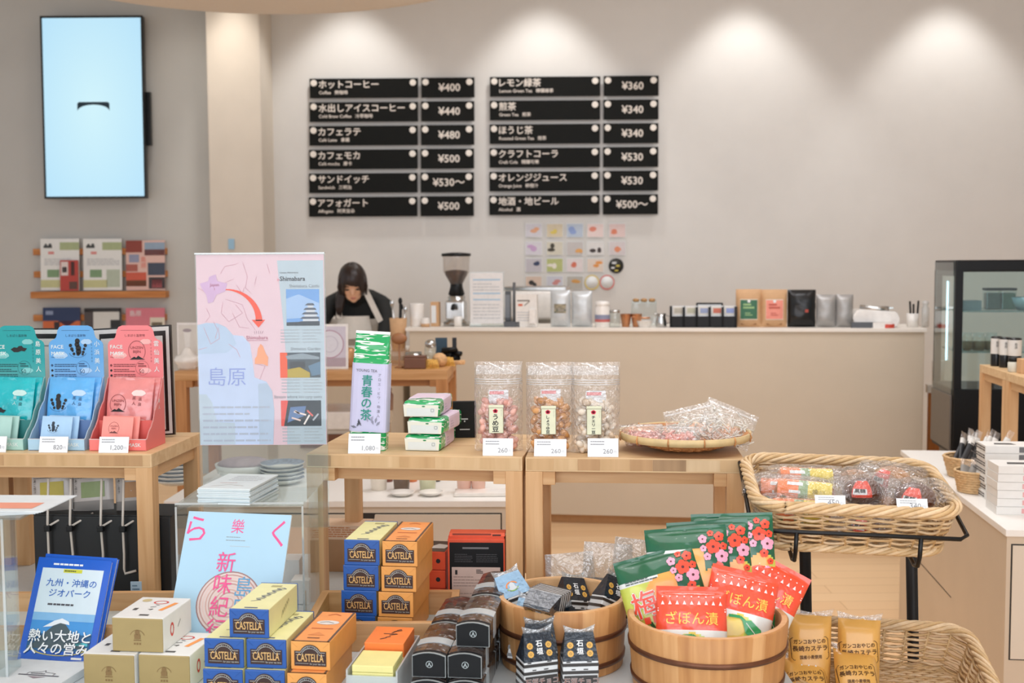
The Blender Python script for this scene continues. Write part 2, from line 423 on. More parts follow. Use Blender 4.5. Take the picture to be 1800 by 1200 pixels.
# ================================================================== brochure racks on the grey wall
RAILM = wood('rack_oak', '#b06c35', '#cb8a50', 'X', .5)
def rack(py, label):
    o = P(180, py, 7.9); t = thing('brochure_rack', label, 'rack', o, 0, 'brochure racks on the grey wall')
    for dz in (.295, .14): MB().b2((-.46, -.03, dz - .022), (.46, 0, dz + .022), RAILM, bev=.003).build('rail', t)
    MB().b2((-.465, -.085, -.024), (.465, 0, .022), RAILM, bev=.004).build('ledge', t)
    return t
rack(517, 'oak rail rack under the television holding the white and pink brochures')
rack(632, 'oak rail rack low on the grey wall behind the mask displays')
def brochure(px0, px1, py0, py1, draw, label, dy=0., base='#e6e8e6'):
    a = P(px0, py1, 7.84 - dy); b = P(px1, py0, 7.84 - dy); w = b.x - a.x; h = b.z - a.z
    m = mat('leaflet_' + base[1:], base, .5, var=.02)
    mb = MB().b2((0, 0, 0), (w, .006, h), m); q = front(0, -.0008, 0)
    draw(mb, w, h, q); o = mb.build('brochure', None, a, (R(-3), 0, 0))
    tag(o, label, 'brochure', 'brochures in the wall racks'); return o
def d_green(mb, w, h, q):
    mb.rect(w * .5, h * .78, w, h * .93, C_('#a8b58a'), q); mb.rect(0, h * .05, w * .62, h * .2, C_('#c6c795'), q)
    mb.rect(w * .17, h * .25, w * .48, h * .4, C_('#7d9d77'), q); mb.rect(w * .6, h * .06, w * .95, h * .4, C_('#b3bfae'), q)
    mb.rect(w * .08, h * .82, w * .3, h * .87, C_('#4a4d4c'), q); mb.disc(w * .14, h * .88, h * .025, C_('#4a4d4c'), q); mb.disc(w * .25, h * .88, h * .03, C_('#4a4d4c'), q)
    mb.rect(w * .2, h * .7, w * .35, h * .75, C_('#d98a86'), q); mb.greek(w * .1, h * .48, w * .95, h * .62, 4, LGREY, q, seed=3)
def d_photos(mb, w, h, q):
    for x0, y0, x1, y1, c in ((.0, .76, .42, 1, '#8c3f33'), (.48, .7, 1, .96, '#8fa3b8'), (.48, .7, 1, .82, '#9a4a38'), (.08, .56, .34, .72, '#8f93ad'), (.0, .38, .3, .52, '#a85c50'), (.56, .3, 1, .55, '#40485a'),
                              (.0, .08, .52, .36, '#c85a44'), (.0, .08, .52, .2, '#7a5138'), (.58, .03, 1, .26, '#3c3336'), (.66, .05, .92, .22, '#d8757a')): mb.rect(w * x0, h * y0, w * x1, h * y1, C_(c), q)
    mb.vtext('島原', h * .12, C_('#e0705c'), q, at=(w * .45, h * .62))
brochure(72, 137, 419, 510, d_green, 'white and green brochure on the top rack with a red leaflet standing before it')
brochure(147, 212, 419, 510, d_green, 'white and green brochure in the middle of the top rack')
brochure(222, 288, 422, 510, d_photos, 'pink brochure of photographs on the top rack', base='#dcb8ae')
def d_red(mb, w, h, q):
    mb.rect(w * .05, h * .5, w * .45, h * .95, C_('#e2d5d2'), q); mb.rect(w * .12, h * .6, w * .38, h * .78, C_('#332c2e'), q)
    mb.rect(w * .6, h * .5, w * .8, h * .95, C_('#4a2622'), q); mb.rect(w * .5, h * .05, w * .95, h * .3, C_('#5d4038'), q)
brochure(106, 136, 457, 511, d_red, 'small red leaflet standing before the white and green brochure', .02, '#b8433a')
def d_night(mb, w, h, q):
    mb.rect(0, 0, w, h * .72, C_('#c9673a'), q); mb.poly([(w * .4, h * .72), (w * .9, h * .72), (w * .65, h * .6)], C_('#22345c'), q); mb.rect(w * .3, h * .2, w * .45, h * .7, C_('#332b33'), q)
    mb.rect(w * .08, h * .85, w * .28, h * .93, C_('#8796b5'), q)
def d_door(mb, w, h, q):
    mb.rect(0, 0, w * .24, h * .96, C_('#4d4646'), q); mb.rect(0, h * .92, w, h, C_('#2c2a2b'), q); mb.rect(w * .7, h * .3, w * .95, h * .75, C_('#26272a'), q); mb.rect(w * .94, 0, w, h, C_('#3a3838'), q)
def d_pink(mb, w, h, q):
    mb.rect(0, 0, w, h * .62, C_('#8a6b50'), q); mb.rect(w * .62, h * .3, w, h * .8, C_('#ddd5c4'), q); mb.rect(w * .66, h * .55, w * .94, h * .7, C_('#7b6b4e'), q); mb.text('島原', h * .13, WHITE, q, at=(w * .25, h * .84))
brochure(76, 139, 540, 625, d_night, 'dark blue and orange brochure on the lower rack', base='#22345c')
brochure(149, 212, 541, 625, d_door, 'black and white photo brochure on the lower rack', base='#d5d6d2')
brochure(222, 288, 541, 625, d_pink, 'pink topped brochure on the lower rack', base='#db7d8c')

# ================================================================== menu boards
MBLK = mat('menu_black', '#141513', .6, spec=.15, var=.08); MTXT = mat('menu_cream', '#e9e0d6', .6, var=.02); PINM = mat('pin_cream', '#f0e9df', .4, var=.02)
YW = 8.08
def board(nm, x0, x1, y0, y1, draw, label, group):
    a = P(x0, y1, YW); b = P(x1, y0, YW); w = b.x - a.x; h = b.z - a.z
    t = thing(nm, label, 'sign', a, 0, group)
    mb = MB().b2((0, -.012, 0), (w, 0, h), MBLK, bev=.002); draw(mb, w, h, front(0, -.0128, 0)); mb.build('panel', t)
    for x in (.03, w - .036): MB().lathe([(.0225, 0), (.0225, .004), (.021, .005), (0, .005)], PINM, 18, front(x, -.0125, h - .032), smooth=False, cap0=False).build('pin', t)
    return t
rows_l = [('ホットコーヒー', 'Coffee   熱咖啡', '¥400', 'hot coffee'), ('水出しアイスコーヒー', 'Cold Brew Coffee   冷萃咖啡', '¥440', 'cold brew coffee'), ('カフェラテ', 'Café Latte   拿鐵', '¥480', 'café latte'),
          ('カフェモカ', 'Café mocha   摩卡', '¥500', 'café mocha'), ('サンドイッチ', 'Sandwich   三明治', '¥530～', 'sandwich'), ('アフォガート', 'Affogato   阿芙佳朵', '¥500', 'affogato')]
rows_r = [('レモン緑茶', 'Lemon Green Tea   檸檬綠茶', '¥360', 'lemon green tea'), ('煎茶', 'Green Tea   煎茶', '¥340', 'green tea'), ('ほうじ茶', 'Roasted Green Tea   焙茶', '¥340', 'roasted tea'),
          ('クラフトコーラ', 'Craft Cola   精釀可樂', '¥530', 'craft cola'), ('オレンジジュース', 'Orange Juice   柳橙汁', '¥530', 'orange juice'), ('地酒・地ビール', 'Alcohol   酒', '¥500～', 'alcohol')]
for rows, xa, xb, xc, xd, ya, slope in ((rows_l, 545, 735, 741, 834, 137.5, -.8), (rows_r, 861.5, 1055, 1061, 1157.5, 134.5, -.8)):
    for i, (jp, en, yen, lab) in enumerate(rows):
        y = ya + 41.6 * i; x0 = -.25 * i
        def dn(mb, w, h, q, jp=jp, en=en):
            mb.text(jp, .061, MTXT, q, 'L', .03, at=(.066, h * .53)); mb.text(en, .031, MTXT, q, 'L', .02, at=(.066, h * .2))
        def dp(mb, w, h, q, yen=yen): mb.text(yen, .074, MTXT, q, 'C', .025, at=(w / 2 + .01, h * .32))
        board('menu_board', xa + x0, xb + x0, y, y + 35.5, dn, 'black menu plate on the white wall reading %s' % lab, 'black menu plates on the wall')
        board('price_board', xc + x0, xd + x0, y - 1.2, y + 34.5, dp, 'black price plate beside the %s menu plate' % lab, 'black price plates on the wall')

# ================================================================== photo cards and round stickers under the menu
cols = (938, 975, 1010.5, 1046.5, 1085); rws = (405, 436.5, 466, 497)
look = [[('#d6d3da', '#e0a884', 'ice cream cone'), ('#d8cbb0', '#d9c45e', 'yellow cake'), ('#bcc9da', '#8fa5d6', 'two blue glasses'), ('#ead6d2', '#e08a74', 'pink sweets'), ('#e4ccc8', '#dd8466', 'red plate')],
        [('#d9d6de', '#c9a7cf', 'lilac drink'), ('#d8d3c2', '#3f3a2c', 'dark labels'), ('#c9c4c2', '#e0a65e', 'orange drinks'), ('#e2e0de', '#3f3433', 'black beans'), ('#d8cfd0', '#e2906a', 'orange dessert')],
        [('#c3bfc6', '#2f3c5e', 'navy sleeve'), ('#b7be7c', '#e9e4d8', 'white cup on green'), ('#e2d8d8', '#d7735a', 'red sweets'), ('#e2d3c6', '#e79a4c', 'orange toast'), None],
        [('#d7c2b2', '#2d2a2a', 'dark bread'), ('#c9cbd6', '#c98a86', 'pink flower'), ('#b7b4ac', '#cf9a52', 'amber bottle'), None, None]]
for j, py in enumerate(rws):
    for i, px in enumerate(cols):
        if look[j][i] is None: continue
        ca, cb, wd = look[j][i]; o = P(px, py, 8.094); mb = MB().b2((-.06, -.004, -.05), (.06, 0, .05), WHITE); q = front(0, -.0046, 0)
        mb.rect(-.056, -.046, .056, .046, C_(ca), q); rg = random.Random(i * 7 + j)
        for k in range(2): mb.disc(rg.uniform(-.03, .03), rg.uniform(-.02, .02), rg.uniform(.014, .028), C_(cb), front(0, -.0049 - k * .0002, 0), 12, rg.uniform(.01, .022))
        mb.rect(-.05, -.044, rg.uniform(-.02, .05), -.03, C_(ca), front(0, -.0055, 0))
        tag(mb.build('photo_card', None, o), 'small photo card stuck under the menu showing %s' % wd, 'card', 'photo cards on the white wall')
def sticker(px, py, rim, base, label, txt):
    o = P(px, py, 8.093); mb = MB().lathe([(.053, 0), (.053, .004)], base, 28, FRONT, cap0=False, cap1=True); q = front(0, -.0046, 0)
    mb.ring(0, 0, .045, .053, rim, q)
    for x0, y0, x1, y1, c in txt: mb.greek(x0, y0, x1, y1, 1, c, q, .8)
    tag(mb.build('round_sticker', None, o), label, 'sticker', 'round stickers on the white wall')
YEL = C_('#e2cf5c')
sticker(1083, 467, C_('#2a2a26'), C_('#2a2a26'), 'black round sticker with yellow print beside the toast photo card', [(-.03, .012, .015, .03, WHITE), (0, -.008, .036, .008, YEL), (-.036, -.022, .0, -.007, WHITE), (-.01, -.04, .026, -.027, YEL)])
sticker(1040.5, 496, C_('#e8cf72'), WHITE, 'white round sticker with a yellow rim', [])
sticker(1067, 496, C_('#e5766f'), WHITE, 'white round sticker with a pink rim', [])

# ================================================================== service counter
CNTM = mat('counter_beige', '#cdc0ac', .55, var=.02, scale=5); CNTT = mat('counter_top_white', '#ece6dc', .4, var=.02)
CA = P(719, 575, 6.42); CA.z = 0; CYAW = -8.0
cdir = V((cos(R(CYAW)), sin(R(CYAW)), 0)); cnor = V((-cdir.y, cdir.x, 0))
CL = 2.80; CH = 1.10
ct = thing('service_counter', 'long beige service counter with a white top in front of the menu wall', 'counter', CA, CYAW)
MB().b2((0, 0, .05), (CL, .42, CH - .022), CNTM, bev=.004).build('front_panel', ct)
MB().b2((-.02, -.012, CH - .022), (CL + .012, .44, CH), CNTT, bev=.004).build('countertop', ct)
MB().b2((.03, .04, 0), (CL - .03, .4, .05), mat('plinth_shade_tan', '#b98f63', .6)).build('plinth', ct)  # tan puts the shade and reflection at the counter's foot into colour
wt = thing('worktop_cabinet', 'white worktop unit behind the beige counter where the barista works', 'cabinet', (-1.38, 6.62, 0), CYAW)
MB().b2((0, .0, 0), (.76, .42, .93), CNTM, bev=.003).build('body', wt); MB().b2((-.01, -.01, .93), (.77, .43, .96), CNTT, bev=.003).build('worktop', wt)
w2 = thing('machine_cabinet', 'low back cabinet behind the beige counter carrying the coffee machine', 'cabinet', CA + cdir * .28 + cnor * .52, CYAW)
MB().b2((0, 0, 0), (1.5, .4, .90), CNTM, bev=.003).build('body', w2); MB().b2((-.01, -.01, .90), (1.51, .41, .93), CNTT, bev=.003).build('worktop', w2)
def K(px, off=.1, z=CH):
    o = CA + cnor * off; o.z = z; return along(px, o, cdir)
def kpx(px0, px1, off=.1): return (K(px1, off) - K(px0, off)).length
STEEL = mat('steel', '#c9c9c7', .22, 1.0); WHP = mat('white_gloss', '#eeeae4', .25, coat=.5); KRAFT = mat('kraft_paper', '#cfa67c', .7, var=.05, bump=.05)
CGLASS = film('clear_glass', '#f4f8f6', .06, .08, .03, 0)
# coffee grinder
g = thing('coffee_grinder', 'coffee grinder with a clear bean hopper and flat black lid on the counter', 'grinder', K(803, .2), CYAW)
MB().lathe([(.075, 0), (.078, .02), (.062, .03), (.06, .13), (.05, .145), (.05, .17), (.03, .175)], STEEL, 24).box((0, -.02, .09), (.11, .09, .11), STEEL, bev=.01).build('body', g)
MB().tube([(0, -.065, .12), (0, -.10, .118), (0, -.12, .1)], .012, BLACK).build('spout', g)
MB().lathe([(.035, .17), (.048, .18), (.036, .225), (.036, .24)], BLACK, 24, cap1=True).build('collar', g)
MB().lathe([(.034, .238), (.075, .31), (.078, .4)], film('hopper_clear', '#efeae6', .05, .06, .03, 0), 28, cap0=False).build('hopper', g)
MB().lathe([(.033, .24), (.062, .293), (.066, .315), (.02, .322), (0, .322)], mat('coffee_beans', '#4a2f24', .5, var=.5, scale=120, bump=.8, bscale=180), 24).build('coffee', g, kind='stuff')
MB().lathe([(.083, .4), (.086, .408), (.084, .416), (.03, .422), (0, .422)], BLACK, 28).build('lid', g)
MB().lathe([(.022, 0), (.026, .06)], WHP, 16, T(.03, -.12, 0), cap1=True).build('dosing_cup', g)
# acrylic order sheet
o = thing('order_sheet_stand', 'clear stand holding a white sheet with pale blue bars beside the grinder', 'sign', K(856, .07), CYAW)
w = kpx(827, 887, .07)
MB().b2((-w / 2, .0, 0), (w / 2, .008, .31), ACR).box((0, .04, .003), (w, .1, .006), ACR).build('holder', o)
mb = MB().b2((-w / 2 + .004, -.003, .02), (w / 2 - .004, 0, .305), mat('sheet_paper', '#e6e5e4', .6)); q = front(0, -.0036, 0); BB = C_('#a9c8de')
for z in (.262, .185, .15): mb.rect(-w / 2 + .02, z, w / 2 - .02, z + .008, BB, q)
mb.greek(-w / 2 + .02, .2, w / 2 - .02, .25, 3, LGREY, q, .3).greek(-w / 2 + .02, .04, w / 2 - .02, .135, 5, LGREY, q, .25, 4); mb.build('sheet', o)
o = thing('receipt_printer', 'dark grey slotted device between the order sheet and the white printed box', 'device', K(897, .1), CYAW)
MB().b2((-.03, -.05, 0), (.06, .05, .03), mat('dark_grey_plastic', '#55585c', .4)).b2((-.03, 0, .03), (.0, .05, .2), mat('dark_grey_plastic', '#55585c'), bev=.004).b2((.015, 0, .03), (.026, .05, .25), mat('dark_grey_plastic', '#55585c'), bev=.003).build('body', o)
MB().b2((-.0295, -.001, .05), (-.001, 0, .18), mat('device_face', '#7b7f84', .3)).build('face', o)
o = thing('white_printed_box', 'white carton with a small red picture between the grey device and silver pouch', 'box', K(925, .05), CYAW)
mb = MB().b2((-.06, 0, 0), (.06, .07, .185), mat('carton_white', '#e9e5df', .5), bev=.003); q = front(0, -.0006, 0)
mb.rect(-.05, .145, .02, .152, C_('#6b655e'), q).rect(-.045, .118, -.02, .13, C_('#d46a4c'), q).line([(-.01, .12), (.02, .145)], .005, C_('#7c766c'), q).greek(-.05, .03, .05, .09, 4, LGREY, q, .3); mb.build('carton', o)
MB().b2((.02, -.03, .02), (.055, -.002, .1), WHP, bev=.004).build('sample_packet', o)
# coffee machine
o = thing('coffee_machine', 'white gloss coffee machine standing on the back cabinet behind the silver pouches', 'coffee machine', K(945, .72, .931), CYAW)
MB().box((0, 0, .27), (.42, .3, .18), WHP, bev=.03, seg=4, smooth=True).b2((-.2, .06, .02), (.2, .15, .2), WHP, bev=.02).build('body', o)
MB().b2((-.2, -.14, 0), (.2, .15, .035), STEEL, bev=.006).build('drip_tray', o)
MB().tube([(-.06, -.15, .2), (-.06, -.15, .17)], .03, STEEL, 16).tube([(-.06, -.16, .185), (-.06, -.26, .18)], .013, BLACK, 10).build('portafilter', o)
MB().b2((-.19, -.13, .36), (.19, .13, .385), STEEL, bev=.005).build('cup_warmer', o)
MB().tube([(.16, -.15, .25), (.165, -.18, .2), (.17, -.17, .06)], .006, STEEL).build('steam_wand', o)
def pouch(nm, px0, px1, h, m, label, off=.06, draw=None, cat='pouch', group=None, t=.07, lean=0, rz=CYAW, pos=None, w=None, crk=.0015, seal=.03, taper=0., flat=None, zone=None):
    w = w or kpx(px0, px1, off); o = thing(nm, label, cat, pos or K((px0 + px1) / 2, off + t / 2), rz, group, rx=lean)
    mb = MB(); sf = mb.pillow(w, h, t, zone or m, None, crk=crk, seal=seal, taper=taper, back=m, flat=flat); mb.build('pouch', o)
    if draw:
        lb = MB(); draw(lb, w, h, sf); lb.build('front_label', o)
    return o
SILV = mat('silver_foil', '#cdd1d2', .35, .3); SILG = mat('grey_foil', '#a9a7a4', .38, .35)
def dl_pic(mb, w, h, sf):
    for i in range(6):
        for j in range(5): mb.rect(-w * .3 + i * w * .1, h * .38 + j * h * .05, -w * .3 + (i + 1) * w * .1, h * .38 + (j + 1) * h * .05, C_(random.choice(('#8d8672', '#a79d84', '#6e7467', '#9a9488'))), warp=sf)
    mb.rect(-w * .25, h * .06, w * .25, h * .2, WHITE, warp=sf)
pouch('coffee_pouch', 968, 1003, .205, SILV, 'silver coffee pouch with a small mottled picture on its front', draw=dl_pic, group='foil pouches on the counter')
pouch('coffee_pouch', 1005, 1041, .2, SILV, 'plain silver coffee pouch beside the one with the mottled picture', group='foil pouches on the counter')
# jars, cups and small wares
o = thing('spice_jar', 'white lidded jar with a blue and pink picture band on the counter', 'jar', K(1059, .06), CYAW)
MB().lathe([(.04, 0), (.042, .005), (.042, .11), (.036, .12)], WHP, 24).build('body', o); MB().lathe([(.038, .118), (.04, .122), (.04, .14), (.02, .146), (0, .146)], WHP, 24).build('lid', o)
mb = MB(); mb.lathe([(.0425, .03), (.0425, .07)], C_('#8d93ad'), 24, cap0=False).lathe([(.0427, .03), (.0427, .045)], C_('#c96a62'), 24, cap0=False).build('picture_band', o)
o = thing('glass_canister', 'small clear glass canister with a steel lid beside the white jar', 'jar', K(1081, .07), CYAW)
MB().lathe([(.03, 0), (.032, .07), (.026, .08)], CGLASS, 20).build('body', o); MB().lathe([(.028, .08), (.028, .095), (0, .097)], STEEL, 20).build('lid', o)
COPPER = mat('copper', '#c98e66', .3, .8)
for i, px in enumerate((1100, 1119)):
    o = thing('copper_cup', ('tapered copper cup beside the glass canister', 'tapered copper cup beside the white sugar dish')[i], 'cup', K(px, .08), CYAW, 'copper cups on the counter')
    MB().lathe([(.02, 0), (.021, .002), (.031, .07), (.032, .073), (.029, .072), (.019, .004), (0, .004)], COPPER, 22).build('bowl', o)
    MB().ring(0, 0, .029, .033, STEEL, T(0, 0, .0735), 22).build('rim', o)
o = thing('sugar_dish', 'shallow white dish with a copper spoon resting across it', 'dish', K(1133, .06), CYAW)
MB().lathe([(.03, 0), (.034, .004), (.045, .035), (.047, .037), (.043, .034), (.03, .007), (0, .007)], WHP, 26).build('dish', o)
MB().tube([(-.06, 0, .055), (.0, 0, .05), (.03, 0, .052)], .005, COPPER).ell((-.06, 0, .057), (.018, .012, .005), COPPER).build('spoon', o)
o = thing('praline_rack', 'small clear rack holding three brown sweets above the counter', 'rack', K(1132, .2), CYAW)
MB().b2((-.07, -.03, .13), (.07, .03, .135), ACR).b2((-.07, .028, 0), (.07, .032, .15), ACR).b2((-.07, -.03, 0), (-.066, .03, .13), ACR).b2((.066, -.03, 0), (.07, .03, .13), ACR).build('shelf', o)
for i in range(3):
    tag(MB().lathe([(.012, 0), (.018, .004), (.019, .014), (.01, .02), (0, .021)], mat('praline_brown', '#b58a58', .3), 16).build('praline', None, K(1132, .2) + cdir * (-.045 + .045 * i) + V((0, 0, .1355))),
        ('round brown sweet at the end of the clear rack beside the coffee machine', 'round brown sweet in the middle of the clear rack', 'round brown sweet at the end of the clear rack beside the black tray')[i], 'sweet', 'sweets in the clear rack')
o = thing('milk_pitcher', 'small steel milk pitcher beside the black card tray', 'pitcher', K(1162, .07), CYAW)
MB().lathe([(.028, 0), (.03, .004), (.03, .03), (.024, .055), (.027, .075), (.025, .074), (.022, .055), (.027, .01), (0, .008)], STEEL, 22).build('body', o)
MB().tube([(.028, 0, .065), (.05, 0, .06), (.05, 0, .025), (.03, 0, .02)], .004, STEEL).build('handle', o); MB().tube([(-.024, 0, .068), (-.038, 0, .078)], [.008, .004], STEEL).build('spout', o)
# black tray of cards
w = kpx(1177, 1295, .04); o = thing('card_tray', 'black divided tray of five leaflets on the counter beside the kraft bags', 'tray', K(1177, .03), CYAW)
mb = MB().b2((0, 0, 0), (w, .12, .006), BLACK).b2((0, 0, 0), (w, .005, .062), BLACK).b2((0, .115, 0), (w, .12, .115), BLACK)
for i in range(6): x = i * (w - .012) / 5; mb.b2((x, 0, 0), (x + .012, .12, .112 if 0 < i < 5 else .115), BLACK)
mb.build('tray', o)
for i, c in enumerate(('#b8b3a4', '#b9b9a2', '#98a5c6', '#c9705a', '#8f9fd0')):
    x = i * (w - .012) / 5 + .014; ww = (w - .012) / 5 - .004
    mb = MB().b2((0, 0, 0), (ww, .004, .085), WHITE); q = front(0, -.0006, 0)
    mb.rect(.004, .035, ww - .004, .08, C_('#dcd9d0'), q); mb.rect(.012, .045, ww - .012, .072, C_(c), front(0, -.001, 0))
    p = K(1177, .03) + cdir * x + cnor * .02 + V((0, 0, .0335))
    tag(mb.build('leaflet', None, p, (R(-6), 0, R(CYAW))), 'leaflet with a %s panel in the black card tray' % ('grey', 'olive', 'pale blue', 'red', 'violet blue')[i], 'leaflet', 'leaflets in the black card tray')
o = thing('card_reader', 'slim black framed tablet lying behind the black card tray', 'device', K(1247, .22), CYAW)
MB().b2((-.075, 0, 0), (.075, .012, .13), BLACK, bev=.006).build('housing', o); MB().rect(-.066, .01, .066, .12, WHITE, front(0, -.0008, 0)).build('screen', o)
def dl_tag(col, c2):
    def d(mb, w, h, sf):
        def rr(x0, y0, x1, y1, m, l):
            for i in range(5):
                for j in range(5): mb.rect(x0 + (x1 - x0) * i / 5, y0 + (y1 - y0) * j / 5, x0 + (x1 - x0) * (i + 1) / 5, y0 + (y1 - y0) * (j + 1) / 5, m, warp=lambda p: sf(p, l))
        rr(-w * .34, h * .2, w * .34, h * .74, C_('#e6dccb'), .001); rr(-w * .33, h * .22, w * .33, h * .72, C_(col), .0018)
        mb.disc(0, h * .69, w * .06, WHITE, warp=lambda p: sf(p, .003)); mb.greek(-w * .22, h * .48, w * .22, h * .64, 2, C_(c2), warp=lambda p: sf(p, .003), fill=.6); mb.greek(-w * .15, h * .3, w * .15, h * .4, 2, C_(c2), warp=lambda p: sf(p, .003))
        mb.rect(-w * .3, h * .06, w * .3, h * .1, C_('#9a6a3e'), warp=lambda p: sf(p, .0015))
    return d
pouch('kraft_bag', 1293, 1338, .208, KRAFT, 'kraft paper bag with a dark green label on the counter', draw=dl_tag('#3e7257', '#a5c98e'), group='kraft bags on the counter', t=.06)
pouch('kraft_bag', 1338, 1383, .206, KRAFT, 'kraft paper bag with a salmon pink label on the counter', draw=dl_tag('#ee9786', '#c25a4c'), group='kraft bags on the counter', t=.06)
def dl_blk(mb, w, h, sf):
    mb.rect(w * .1, h * .4, w * .22, h * .48, C_('#b04a3c'), warp=sf); mb.greek(-w * .25, h * .35, w * .05, h * .6, 5, C_('#4a4a4c'), warp=sf)
pouch('black_bag', 1384, 1433, .204, mat('black_foil', '#191a1b', .3, .1), 'black foil coffee bag with a small red mark between kraft and grey bags', draw=dl_blk, t=.08, crk=.004)
pouch('grey_bag', 1434, 1469, .178, SILG, 'matt grey coffee bag touching the black foil bag', group='grey bags on the counter', t=.06)
pouch('grey_bag', 1469, 1499, .178, SILG, 'matt grey coffee bag beside the napkin dispenser', group='grey bags on the counter', t=.06)
o = thing('napkin_dispenser', 'white napkin dispenser with a steel lid near the end of the counter', 'dispenser', K(1535, .12), CYAW)
MB().prism([(-.1, 0), (.11, 0), (.13, .04), (.11, .085), (-.09, .1), (-.12, .06)], -.07, .07, WHP, FRONT, bev=.006).build('body', o)
MB().tube([(-.08, -.05, .108), (.02, -.05, .1), (.07, -.05, .098)], .016, STEEL, 12).b2((-.06, -.02, .1), (.1, .05, .108), STEEL).build('lid', o)
MB().b2((-.13, -.1, 0), (0, -.072, .03), mat('dark_grey_plastic', '#55585c')).b2((-.02, -.11, 0), (.08, -.075, .03), WHP).build('napkin_slot', o)
tag(MB().lathe([(.03, 0), (.03, .02), (.02, .02), (.02, 0)], C_('#c9432f'), 24, cap0=False).build('tape_roll', None, K(1562, .03)), 'red tape roll lying on the counter beside the napkin dispenser', 'tape')
o = thing('pen_cup', 'white cup at the end of the counter holding black pens', 'cup', K(1604, .1), CYAW)
MB().lathe([(.03, 0), (.032, .075), (.03, .075), (.028, .004), (0, .004)], WHP, 22).build('cup', o)
for i, (dx, dz) in enumerate(((-.008, .135), (.003, .12), (.018, .138))):
    p = K(1604, .1) + V((dx, -.006 * i, .005)); tag(MB().tube([(0, 0, 0), (dx * .6, .01, dz)], .0055, BLACK, 8).build('pen', None, p), ('black pen standing upright at the side of the white cup', 'shorter black pen in the middle of the white cup', 'black pen tilting toward the display fridge in the white cup')[i], 'pen', 'pens in the white cup')
tag(MB().lathe([(.02, 0), (.02, .1), (.014, .115), (.018, .125), (.018, .14), (0, .142)], film('bottle_clear', '#f4f2ee', .35, .1, .1, 0), 18).build('sanitiser_bottle', None, K(1626, .12)), 'cloudy white pump bottle at the very end of the counter', 'bottle')
# wares where the counter meets the barista's worktop
o = thing('kraft_cup_holder', 'kraft paper cup full of wrapped cutlery beside the barista', 'holder', (P(700, 560, 6.5).x, 6.5, 1.0), CYAW)
o.location.z = .96
MB().lathe([(.038, 0), (.05, .19), (.048, .19), (.036, .004), (0, .004)], KRAFT, 20).build('cup', o)
for i in range(5):
    a = i * 1.3; m_ = (STEEL, BLACK, WHP)[i % 3]
    MB().tube([(cos(a) * .015, sin(a) * .015, .01), (cos(a) * .04, sin(a) * .03, .23 + .012 * i)], .006, m_, 8).ell((cos(a) * .042, sin(a) * .031, .24 + .012 * i), (.012, .006, .02), m_).build('cutlery', o)
o = thing('white_canister', 'plain white canister at the open end of the counter', 'canister', K(733, .1), CYAW)
MB().lathe([(.036, 0), (.038, .005), (.042, .13), (.04, .132), (.036, .01), (0, .01)], WHP, 24).build('body', o)
o = thing('stirrer_box', 'small kraft box with a white printed face beside the grinder', 'box', K(765, .12), CYAW)
MB().b2((-.022, -.02, 0), (.026, .03, .14), KRAFT, bev=.002).rect(-.018, .02, .01, .12, WHITE, front(0, -.021, 0)).build('box', o)
o = thing('small_jug', 'squat white jug with a brown base on the counter', 'jug', K(748, .05), CYAW)
MB().lathe([(.024, 0), (.026, .02)], KRAFT, 20, cap1=True).lathe([(.026, .02), (.022, .05), (.02, .052), (0, .05)], WHP, 20, cap0=False).build('body', o)

# ================================================================== the barista
def remeshed(mb, name, parent, vox, m, sm=6):
    me = bpy.data.meshes.new('tmp'); me.from_pydata(mb.v, [], mb.f); o = bpy.data.objects.new('tmp', me); COL.objects.link(o)
    r = o.modifiers.new('r', 'REMESH'); r.mode = 'VOXEL'; r.voxel_size = vox
    s = o.modifiers.new('s', 'SMOOTH'); s.factor = .5; s.iterations = sm
    bpy.context.view_layer.update(); e = bpy.data.meshes.new_from_object(o.evaluated_get(bpy.context.evaluated_depsgraph_get()))
    bpy.data.objects.remove(o); bpy.data.meshes.remove(me); e.name = name; e.materials.clear(); e.materials.append(m)
    e.polygons.foreach_set('use_smooth', [True] * len(e.polygons)); b = bpy.data.objects.new(name, e); COL.objects.link(b); b.parent = parent; return b
SKIN = mat('skin', '#e3b08e', .5, var=.03, scale=20); HAIR = mat('dark_hair', '#2a1c17', .35, var=.25, scale=60); KNIT = mat('black_knit', '#141615', .8, var=.1, bump=.1, bscale=300)
hc = P(620, 497, 6.93)
pr = thing('person', 'dark haired person in a black roll neck and cream apron bending over behind the counter', 'person', (hc.x - .01, 7.16, 0), 0)
hz = hc.z; hy = hc.y - 7.16
HD = T(.01, hy, hz) @ RZ(6) @ RX(30) @ RY(-3)
SH = 1.225                                            # shoulder height
def limb(mb, pts, rr, m=SKIN, n=12): mb.tube(pts, rr, m, n)
def arm(sx): return [(sx * .165, -.02, SH), (sx * .2, -.12, 1.11), (sx * .19, -.24, 1.0), (sx * .12, -.36, 1.0)]
bm_ = MB()
limb(bm_, [(0, .14, .86), (0, .13, .98), (0, .08, 1.1), (0, .0, 1.2), (0, -.03, SH + .015)], [.15, .125, .13, .125, .08]); bm_.ell((0, .15, .84), (.16, .12, .1), SKIN)
limb(bm_, [(-.16, -.015, SH - .025), (0, -.01, SH), (.16, -.015, SH - .025)], [.042, .065, .042])
limb(bm_, [(0, -.03, SH), V((0, -.03, SH)).lerp(V((.01, hy + .02, hz - .02)), .6), (.01, hy + .02, hz - .02)], [.055, .05, .05])
